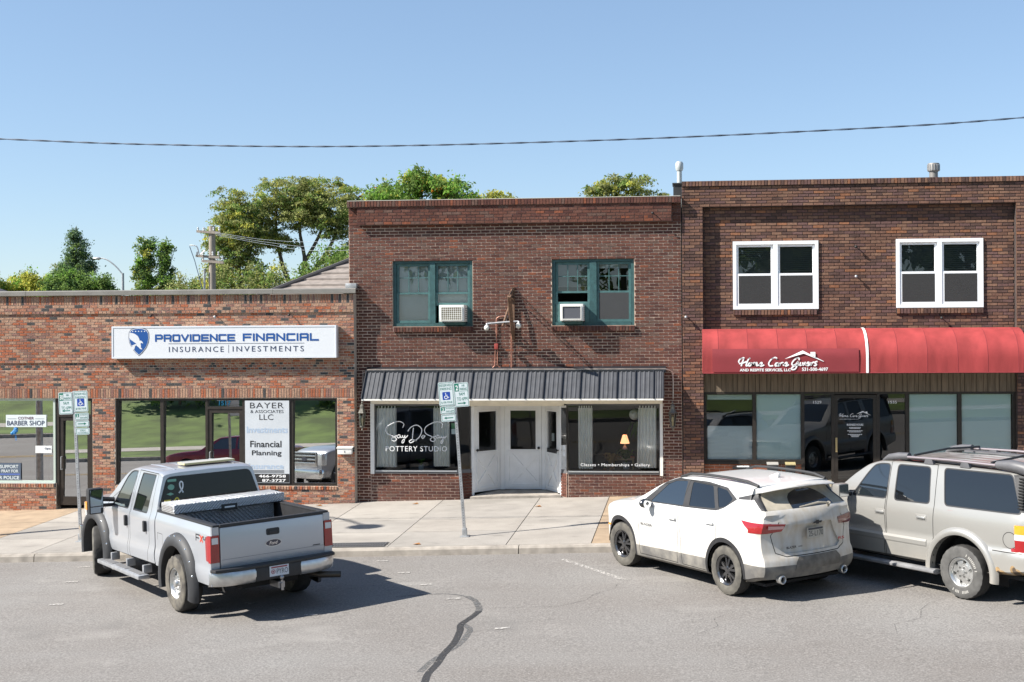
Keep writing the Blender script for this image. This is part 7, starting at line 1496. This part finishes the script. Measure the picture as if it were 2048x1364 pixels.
def make_pickup():
    t=thing('parked_pickup','silver crew cab pickup with black fender flares and a diamond plate toolbox in its bed','pickup truck',(0,0,0),'cars parked at an angle to the kerb',local=True)
    PW=paint('silver_metallic_paint',(.42,.44,.475),.5,.33,(.45,.8,-9,-8,.35),(.34,.32,.29)); mats=[PW,BLKP,GAP]
    zb=hermite([(1.08,.52),(3.0,.50),(4.5,.50),(4.95,.55)])
    zt=hermite([(1.08,1.985),(1.25,2.02),(1.8,2.035),(2.3,2.03),(2.6,1.985),(2.8,1.90),(3.3,1.55),(3.5,1.435),(3.6,1.405),(4.3,1.37),(4.75,1.30),(4.92,1.2),(4.97,1.1)])
    P=hermite([(1.08,.945),(1.3,.955),(3.0,.96),(3.97,.97),(4.6,.94),(4.85,.88),(4.97,.8)])
    sd=hermite([(.5,-.035),(.58,.0),(.72,.014),(.80,.0),(.84,-.008),(1.0,-.01),(1.2,-.012),(1.28,-.02),(1.32,-.04),(1.6,-.105),(1.95,-.20),(2.03,-.23)])
    hw=lambda x,z:P(x)+sd(z); dr=hermite([(1.08,.085),(2.3,.085),(3.5,.05),(4.97,.1)])
    def warp(x,y,z):
        q=max(0,min(1,(1.4-x)/.32)); x2=x+q*(.06*max(0,(z-1.3)/.7)+.035*(y/.9)**2); q2=max(0,min(1,(x-4.3)/.6)); return (x2-q2*.1*(y/.95)**2,y,z)
    xs=list(np.linspace(1.08,1.4,9))+list(np.linspace(1.44,4.4,56))+list(np.linspace(4.46,4.97,9))
    bm=loft(xs,zb,zt,hw,lambda x:dr(x),warp=warp,p=3.4)
    lim=lambda c:abs(c.y)>.5; FX=3.967
    for s in (1,-1):
        hole=carve(bm,circ(FX,.45,.58,-40,220),1,s,-.2,lambda c:abs(c.y)>.5); bmesh.ops.delete(bm,geom=hole,context='FACES')
        for f in list(bm.faces):
            c=f.calc_center_median()
            if f.normal.z<-.5 and abs(c.x-FX)<.58 and c.y*s>.5 and c.z<.62: bm.faces.remove(f)
    wins=[[(3.16,1.325),(2.72,1.82),(2.60,1.895),(2.48,1.925),(2.30,1.93),(2.42,1.335)],[(2.16,1.34),(2.04,1.92),(1.44,1.925),(1.52,1.345)]]
    for s in (1,-1):
        for k,wn in enumerate(wins):
            tr=carve(bm,rounded(inset(wn,-.02),.04),1,s,.05,lim); setm(tr,1)
            g=carve(bm,rounded(wn,.035),1,s,.05,lim); gw=take(bm,g,'window',CARGLASS if k==0 else CARGL2,t,0,-.005)
    g=carve(bm,rounded([(3.46,.76),(3.46,-.76),(2.74,-.62),(2.74,.62)],.05),2,1,.1,lambda c:2.6<c.x<3.6 and c.z>1.42); take(bm,g,'windscreen',CARGLASS,t)
    tr=carve(bm,rounded([(.86,1.42),(-.86,1.42),(-.70,1.925),(.70,1.925)],.09),0,-1,.3,lambda c:c.x<1.3); setm(tr,1)
    g=carve(bm,rounded([(.84,1.44),(-.84,1.44),(-.685,1.91),(.685,1.91)],.08),0,-1,.3,lambda c:c.x<1.3); RWIN=take(bm,g,'rear_window',REARGL,t,0,.002)
    def hnd(x0): 
        return lambda d,s: rbox('handle',x0,x0+.075,*sorted((s*.945,s*.995)),1.04,1.22,BLKP,d,.02)
    doors(bm,mats,t,[[(3.57,1.30),(3.57,.9),(3.3,.535),(2.285,.535),(2.285,1.28),(2.20,1.97),(2.62,1.95),(3.3,1.42)],[(2.268,1.28),(2.268,.535),(1.42,.535),(1.34,.9),(1.335,1.30),(1.33,1.97),(2.185,1.975)]],lambda c:abs(c.y)>.55 and c.z>.4,handles=(hnd(2.37),hnd(1.45)))
    body_mesh(bm,'cab',mats,t)
    # bed: outer skins, inner tub, tailgate
    bxs=list(np.linspace(-1.25,1.04,60)); zs=[.56,.62,.70,.76,.80,.85,.95,1.05,1.2,1.28,1.32,1.36,1.40,1.41]
    bsd=hermite([(.5,-.035),(.58,.0),(.72,.014),(.80,.0),(.84,-.008),(1.0,-.01),(1.2,-.012),(1.28,-.016),(1.33,-.035),(1.41,-.06)]); bP=hermite([(-1.25,.945),(-1.1,.962),(0,.965),(1.04,.96)])
    for s in (1,-1):
        b2=bmesh.new(); gr=[[b2.verts.new((x+(.04*max(0,(1.0-abs(x+1.25)*4)) if False else 0),s*(bP(x)+bsd(z)),z)) for z in zs] for x in bxs]
        for i in range(len(bxs)-1):
            for j in range(len(zs)-1): b2.faces.new([gr[i][j],gr[i+1][j],gr[i+1][j+1],gr[i][j+1]])
        bmesh.ops.recalc_face_normals(b2,faces=b2.faces); b2.normal_update()
        if sum(f.normal.y*s for f in b2.faces)<0: bmesh.ops.reverse_faces(b2,faces=b2.faces)
        hole=carve(b2,circ(0,.45,.60,-40,220),1,s,-.5); bmesh.ops.delete(b2,geom=hole,context='FACES')
        tl=carve(b2,rounded([(-1.30,.90),(-1.30,1.285),(-1.12,1.27),(-1.08,1.2),(-1.10,.91)],.02),1,s,-.5); tlo=take(b2,tl,'tail_light',RLENS,t,0,.014)
        if s>0:
            q=carve(b2,[(.95,1.08),(.95,.98),(.94,.975),(.94,1.085)],1,s,-.5); setm(q,2); q=carve(b2,[(.72,1.09),(.955,1.09),(.955,1.083),(.72,1.083)],1,s,-.5); setm(q,2); q=carve(b2,[(.72,1.09),(.727,1.09),(.727,.92),(.72,.92)],1,s,-.5); setm(q,2)
        body_mesh(b2,'bed_side',mats,t)
        mb=MB(); mb.quad((-1.265,s*.83,.89),(-1.265,s*.962,.89),(-1.265,s*.955,1.285),(-1.265,s*.83,1.285)); mb.quad((-1.2651,s*.83,.9),(-1.2,s*.83,.9),(-1.2,s*.83,1.28),(-1.2651,s*.83,1.28)); mb.quad((-1.265,s*.962,.89),(-1.2,s*.972,.89),(-1.2,s*.968,1.285),(-1.265,s*.955,1.285)); mb.build('rear_lens',RLENS,tlo)
        mb=MB(); mb.quad((-1.268,s*.845,1.16),(-1.268,s*.94,1.16),(-1.268,s*.94,1.25),(-1.268,s*.845,1.25)); mb.build('reverse_lens',WLENS,tlo,fix=False)
        for q0,q1,yq in ((.56,.895,.955),(1.28,1.4,.93)):
            mb=MB(); mb.box(-1.25,-1.2,*sorted((s*.825,s*yq)),q0,q1); mb.build('bed_post',PW,t)
        mb=MB(); mb.box(-1.25,1.03,*sorted((s*.80,s*.915)),1.40,1.432); mb.build('bed_rail_cap',BLKP,t,bevel=.012)
        mb=MB(); mb.box(-1.2,1.03,*sorted((s*.80,s*.82)),.86,1.4); mb.box(-.42,.42,*sorted((s*.60,s*.80)),.86,1.08); mb.build('bed_liner',BLKP,t)
        fl=MB(); ringflare(fl,0,.44,.565,.755,.955,1.065,s,-14,196); 
        f_=fl.build('fender_flare',GREYP,t,smooth=50)
        f2=MB(); ringflare(f2,FX,.44,.565,.755,.955,1.065,s,-10,200); g_=f2.build('fender_flare',GREYP,t,smooth=50)
        for cx,o in ((0,f_),(FX,g_)):
            bb=MB()
            for a in range(2,180,18): bb.ball((cx+(.71)*math.cos(R(a)),s*1.02,.44+(.71)*math.sin(R(a))),.02,8,5)
            bb.build('bolt',CHR,o,smooth=60,kind='stuff')
    MB().box(-1.2,1.03,-.8,.8,.84,.86).build('bed_floor',BLKP,t); MB().box(.98,1.03,-.8,.8,.86,1.4).build('bed_front',BLKP,t)
    mb=MB(); mb.box(-1.265,-1.215,-.815,.815,.79,1.385); TG=mb.build('tailgate',PW,t,bevel=.012)
    mb=MB(); mb.box(-1.275,-1.20,-.815,.815,1.387,1.435); mb.build('tailgate_cap',BLKP,TG,bevel=.012)
    mb=MB(); mb.box(-1.2665,-1.2655,-.80,.80,.915,.922); mb.build('tailgate_crease',M('silver_crease',(.2,.21,.23),.5),TG)
    f0=lambda u,v:(-1.2675,-u,v); mb=MB(); mb.poly([(-1.268,u,v) for u,v in rrect(-.10,.11,1.185,1.285,.025)]); mb.build('latch_recess',BLKP,TG,fix=False); rbox('latch_handle',-1.278,-1.2685,-.06,.07,1.20,1.245,BLKP,TG,.008)
    for rx,rz,mm,d in ((.13,.057,CHRD,.2685),(.118,.047,M('oval_badge_navy',(.006,.012,.045),.25,coat=1),.2695)):
        mb=MB(); mb.poly([(-1.0-d,rx*math.cos(a*.2618),1.065+rz*math.sin(a*.2618)) for a in range(24)]); mb.build('oval_badge',mm,TG,fix=False)
    reartext('Ford',.065,-.065,1.04,1.09,-1.2703,CHR,TG,shear=.25,bold=.01)
    EMB=M('embossed_silver',(.40,.42,.45),.4,.5)
    reartext('SUPER DUTY',.50,-.50,.825,.885,-1.2662,EMB,TG,space=1.25)
    reartext('F250 XLT',.76,.58,.905,.925,-1.2669,BLKP,TG) if False else None
    mb=MB(); mb.quad(*[(-1.267,u,v) for u,v in ((-.62,.93),(-.75,.93),(-.75,.945),(-.64,.945))]); mb.build('dealer_badge',BLKP,TG,fix=False)
    FXB=M('decal_black',(.03,.03,.035),.5); FXR=M('decal_red',(.6,.06,.02),.5)
    yy=bP(-.9)+.0
    for s in (1,):
        z0,z1=1.16,1.255; a=-.70; y=.955
        def fx(mbf,pts,wd,mm): mb=ribbon(MB(),pts,wd,lambda u,v:(-u,y-.0+.0,v),False); return mb.build('decal',mm,t,fix=False)
        fx(0,[(.70,z0),(.70,z1),(.84,z1)],.022,FXB); fx(0,[(.70,(z0+z1)/2),(.81,(z0+z1)/2)],.02,FXB); fx(0,[(.86,z1),(.96,z0)],.024,FXR); fx(0,[(.96,z1),(.86,z0)],.024,FXR); fx(0,[(.99,z1),(.99,(z0+z1)/2),(1.07,(z0+z1)/2)],.02,FXB); fx(0,[(1.065,z1),(1.065,z0)],.02,FXB)
    # rear bumper
    mb=MB(); mb.prism([(-1.24,.97),(-1.37,.94),(-1.43,.6),(-1.44,0),(-1.43,-.6),(-1.37,-.94),(-1.24,-.97)],'z',.755,.80); BU=mb.build('rear_bumper',BLKP,t,bevel=.012)
    mb=MB(); mb.prism([(-1.25,.36),(-1.425,.36),(-1.43,0),(-1.425,-.36),(-1.25,-.36)],'z',.56,.752); mb.build('bumper_centre',BLKP,BU,bevel=.01)
    for s in (1,-1):
        mb=MB(); n=10; V=[]
        for i in range(n+1):
            q=i/n; y=.35+.63*q; x=-1.425+.20*max(0,(q-.45)/.55)**2.2
            V+=[(x+.015,s*y,.75),(x,s*y,.72),(x-.004,s*y,.65),(x+.015,s*y,.57),(x+.06,s*y,.545)]
        mb.add(V,[(i*5+j,(i+1)*5+j,(i+1)*5+j+1,i*5+j+1) for i in range(n) for j in range(4)]); mb.build('chrome_quarter',CHRD,BU,smooth=50)
    plate(BU,-1.437,.15,-.15,.60,.752,'PYRO',0,'ring')
    mb=MB(); mb.box(-1.5,-1.2,-.05,.05,.43,.52); mb.tube([(-1.52,0,.52),(-1.52,0,.55)],.018,8); mb.ball((-1.52,0,.585),.032,10,7); mb.tube([(-1.53,0,.40),(-1.53,0,.5)],.02,8); mb.build('tow_hitch',M('hitch_steel',(.35,.35,.36),.3,.9),t,smooth=40)
    mb=MB(); mb.tube([(-.9,-.62,.5),(-1.3,-.72,.48),(-1.46,-.98,.47)],.05,10,cap=False); mb.build('exhaust_pipe',M('sooty_steel',(.07,.06,.05),.5,.7),t,smooth=50)
    wells(t,(0,FX),(.5,.95,.45),.60,.3,DARK); MB().box(-1.1,4.7,-.45,.45,.42,.55).build('chassis',DARK,t); mb=MB(); mb.tube([(0,-.8,.43),(0,.8,.43)],.07,8); mb.ball((0,.1,.43),.16,10,7); mb.build('axle',DARK,t)
    for wx,st in ((0,0),(FX,-17)):
        for s in (1,-1): wheel(t,wx,s*.90,.43,.30,.235,'five',s,st,RUB if not (wx==0 and s>0) else RUB,RUBD if wx==0 else RUBS,2,CHRD)
    # running boards
    for s in (1,-1):
        mb=MB(); mb.box(1.32,3.42,*sorted((s*.97,s*1.15)),.31,.375); sb_=mb.build('running_board',M('aluminium_step',(.42,.43,.45),.4,.6,var=.2,vs=6),t,bevel=.015)
        mb=MB()
        for a,b in ((1.42,1.95),(2.1,2.6),(2.75,3.3)): mb.box(a,b,*sorted((s*.99,s*1.10)),.377,.381)
        mb.build('step_pad',M('step_pad_grip',(.12,.12,.125),.9),sb_)
        for x in (1.5,2.3,3.1): rbox('step_bracket',x,x+.07,*sorted((s*.86,s*1.0)),.37,.5,M('aluminium_step',(.42,.43,.45),.4,.6),sb_,.01)
    # towing mirrors
    for s in (1,-1):
        mb=MB(); mb.box(3.02,3.20,*sorted((s*1.12,s*1.37)),1.20,1.64); m_=mb.build('mirror',BLKP,t,bevel=.04)
        for z0,z1 in ((1.34,1.61),(1.225,1.325)):
            mb=MB(); mb.quad((3.016,s*1.14,z0),(3.016,s*1.345,z0),(3.016,s*1.345,z1),(3.016,s*1.14,z1)); mb.build('mirror_glass',M('mirror_blue_glass',(.25,.3,.36),.03,1.0),m_,fix=False)
        rbox('mirror_lamp',3.10,3.21,*sorted((s*1.355,s*1.385)),1.28,1.42,ALENS,m_,.012)
        mb=MB(); mb.tube([(3.2,s*.9,1.40),(3.13,s*1.14,1.44)],.04,8); mb.tube([(3.2,s*.9,1.31),(3.13,s*1.14,1.33)],.03,8); mb.build('mirror_arm',BLKP,m_,smooth=40)
    # toolbox
    DP=diamond(); mb=MB(); mb.box(.34,.80,-.74,.74,1.05,1.415); TB=mb.build('toolbox',DP,t)
    mb=MB(); mb.box(.28,.84,-.91,.91,1.437,1.575); LD=mb.build('toolbox_lid',DP,TB,bevel=.018)
    mb=MB()
    for z in (1.455,1.48,1.505,1.53):
        for s in (1,-1): mb.box(.33,.79,*sorted((s*.905,s*.918)),z,z+.014)
    mb.build('lid_louvre',CHR,LD); rbox('toolbox_badge',.272,.279,-.10,.16,1.40,1.50,BLKP,LD,.002)
    mb=MB(); mb.quad(*[(.2705,u,v) for u,v in ((.11,1.44),(-.06,1.44),(-.06,1.465),(.11,1.465))]); mb.build('badge_print',WHITEV,LD,fix=False)
    # third brake lamp, roof ribs, antenna seam, rear window stickers
    mb=MB(); mb.box(1.145,1.17,-.17,.17,1.945,1.985); b_=mb.build('brake_lamp',WLENS,t,bevel=.006); rbox('brake_lens',1.139,1.15,-.06,.06,1.95,1.98,RLENS,b_,.004)
    for y in (-.5,-.25,0,.25,.5):
        mb=MB(); mb.tube([(1.3,y,zt(1.3)-.020),(1.9,y,zt(1.9)-.012),(2.4,y,zt(2.4)-.016)],.022,6); mb.build('roof_rib',PW,t,smooth=60)
    gx_=lambda z:1.083+.06*max(0,(z-1.3)/.7)
    def sticker(pts,mat,w=None):
        f=lambda u,v:(gx_(v)+.035*(u/.9)**2-.006,-u,v); mb=MB()
        if w: ribbon(mb,pts,w,f)
        else: mb.poly([f(*p) for p in pts])
        mb.build('window_sticker',mat,RWIN,fix=False)
    st_w=M('sticker_white',(.55,.58,.6),.5); st_g=M('sticker_green',(.15,.32,.25),.5); st_y=M('sticker_yellow',(.6,.5,.05),.5)
    sticker(rrect(-.69,-.55,1.84,1.88,.01),st_g); sticker([(-.64+.055*math.cos(a*.5236),1.755+.045*math.sin(a*.5236)) for a in range(12)],st_g); sticker([(-.45,1.65),(-.49,1.73),(-.5,1.80),(-.475,1.83),(-.45,1.80),(-.46,1.72),(-.52,1.65)],st_w,.022); sticker([(-.72,1.65),(-.65,1.67),(-.6,1.64),(-.66,1.62)],st_g); sticker(rrect(-.76,-.66,1.50,1.56,.005),st_y); sticker([(-.6,1.53),(-.56,1.58),(-.53,1.54),(-.56,1.5)],st_y,.02)
    # front: bumper, grille, lamps (mirrored in the long shop window)
    rbox('front_bumper',4.92,5.08,-.98,.98,.52,.78,CHR,t,.05); GRL=rbox('grille',4.90,4.97,-.62,.62,.84,1.24,CHRD,t,.02)
    for z in (.92,1.02,1.12): rbox('grille_bar',4.965,4.985,-.58,.58,z,z+.035,CHR,GRL,.008); rbox('grille_gap',4.962,4.974,-.58,.58,z+.042,z+.09,DARK,GRL,.003)
    mb=MB(); mb.poly([(4.99,.14*math.cos(a*.2618),1.05+.06*math.sin(a*.2618)) for a in range(24)]); mb.build('oval_badge',M('oval_badge_navy',(.006,.012,.045),.25,coat=1),GRL,fix=False)
    for s in (1,-1): rbox('headlight',4.78,4.95,*sorted((s*.64,s*.90)),.88,1.20,HEAD,t,.03)
    ground_frame(t,.768,-8.79,133.78)
    bd=thing('roof_board','flat grey board lying across the silver pickup cab roof','board',(0,0,0),local=True)
    mb=MB(); mb.box(1.42,1.72,-.55,.30,.0,.03); mb.v=[(x,y,z+zt(1.55)+.022) for x,y,z in mb.v]; mb.build('board',M('grey_board',(.33,.33,.31),.8),bd); mb=MB(); mb.box(1.414,1.42,-.55,.30,.0,.03); mb.box(1.42,1.72,.30,.306,0,.03); mb.v=[(x,y,z+zt(1.55)+.022) for x,y,z in mb.v]; mb.build('edge_band',M('pale_yellow_edge',(.5,.45,.24),.8),bd)
    bd.matrix_world=t.matrix_world.copy(); return t
make_pickup()
# ---------------------------------------------------------------- maroon sedan passing behind the viewpoint, seen mirrored in the shop glass
def make_sedan():
    t=thing('passing_sedan','maroon sedan on the street, seen mirrored in the long shop window','car',(0,0,0),local=True)
    PW=paint('maroon_paint',(.2,.012,.03),.2,.25); mats=[PW,BLKP,GAP]
    zb=hermite([(-1.05,.32),(0,.22),(2.7,.22),(3.7,.3)]); zt=hermite([(-1.08,.95),(-.9,1.02),(-.35,1.06),(.35,1.38),(.9,1.45),(1.5,1.42),(2.0,1.15),(2.3,.98),(3.0,.92),(3.5,.82),(3.72,.62)])
    P=hermite([(-1.08,.72),(-.8,.88),(0,.91),(2.7,.91),(3.3,.84),(3.72,.6)]); sd=hermite([(.2,-.05),(.4,0),(.75,.0),(.92,-.03),(1.45,-.26)])
    hw=lambda x,z:P(x)+sd(z)
    bm=loft(list(np.linspace(-1.08,-.6,8))+list(np.linspace(-.55,3.2,50))+list(np.linspace(3.25,3.72,8)),zb,zt,hw,lambda x:.05)
    lim=lambda c:abs(c.y)>.4
    for s in (1,-1):
        for wx in (0,2.72):
            h=carve(bm,circ(wx,.33,.37,-30,210),1,s,-.2,lambda c:abs(c.y)>.4); bmesh.ops.delete(bm,geom=h,context='FACES')
        for wn in ([(1.95,1.0),(1.5,1.36),(.95,1.39),(.93,.99)],[(.86,.99),(.88,1.39),(.4,1.34),(0.05,1.06),(.2,1.0)]): take(bm,carve(bm,rounded(wn,.03),1,s,.05,lim),'window',CARGLASS,t,0,-.003)
    take(bm,carve(bm,[(2.2,.66),(2.2,-.66),(1.55,-.55),(1.55,.55)],2,1,.1,lambda c:1.5<c.x<2.25 and c.z>.97),'windscreen',CARGLASS,t); take(bm,carve(bm,[(.3,.55),(.3,-.55),(-.3,-.66),(-.3,.66)],2,1,.1,lambda c:c.z>1.05),'rear_window',CARGLASS,t)
    body_mesh(bm,'body',mats,t); wells(t,(0,2.72),(.5,.88,.33),.37,.15,DARK)
    for wx in (0,2.72):
        for s in (1,-1): wheel(t,wx,s*.78,.33,.21,.22,'split',s,0,RUB,RUB,1,ALLOY)
    for s in (1,-1):
        rbox('headlight',3.35,3.56,*sorted((s*.45,s*.72)),.60,.74,HEAD,t,.03); rbox('mirror',1.85,1.98,*sorted((s*.92,s*1.1)),.98,1.10,PW,t,.03); rbox('body_moulding',.45,2.25,*sorted((s*.905,s*.918)),.48,.50,CHR,t,.004)
    ground_frame(t,-7.3,-15.4,180); return t
make_sedan()
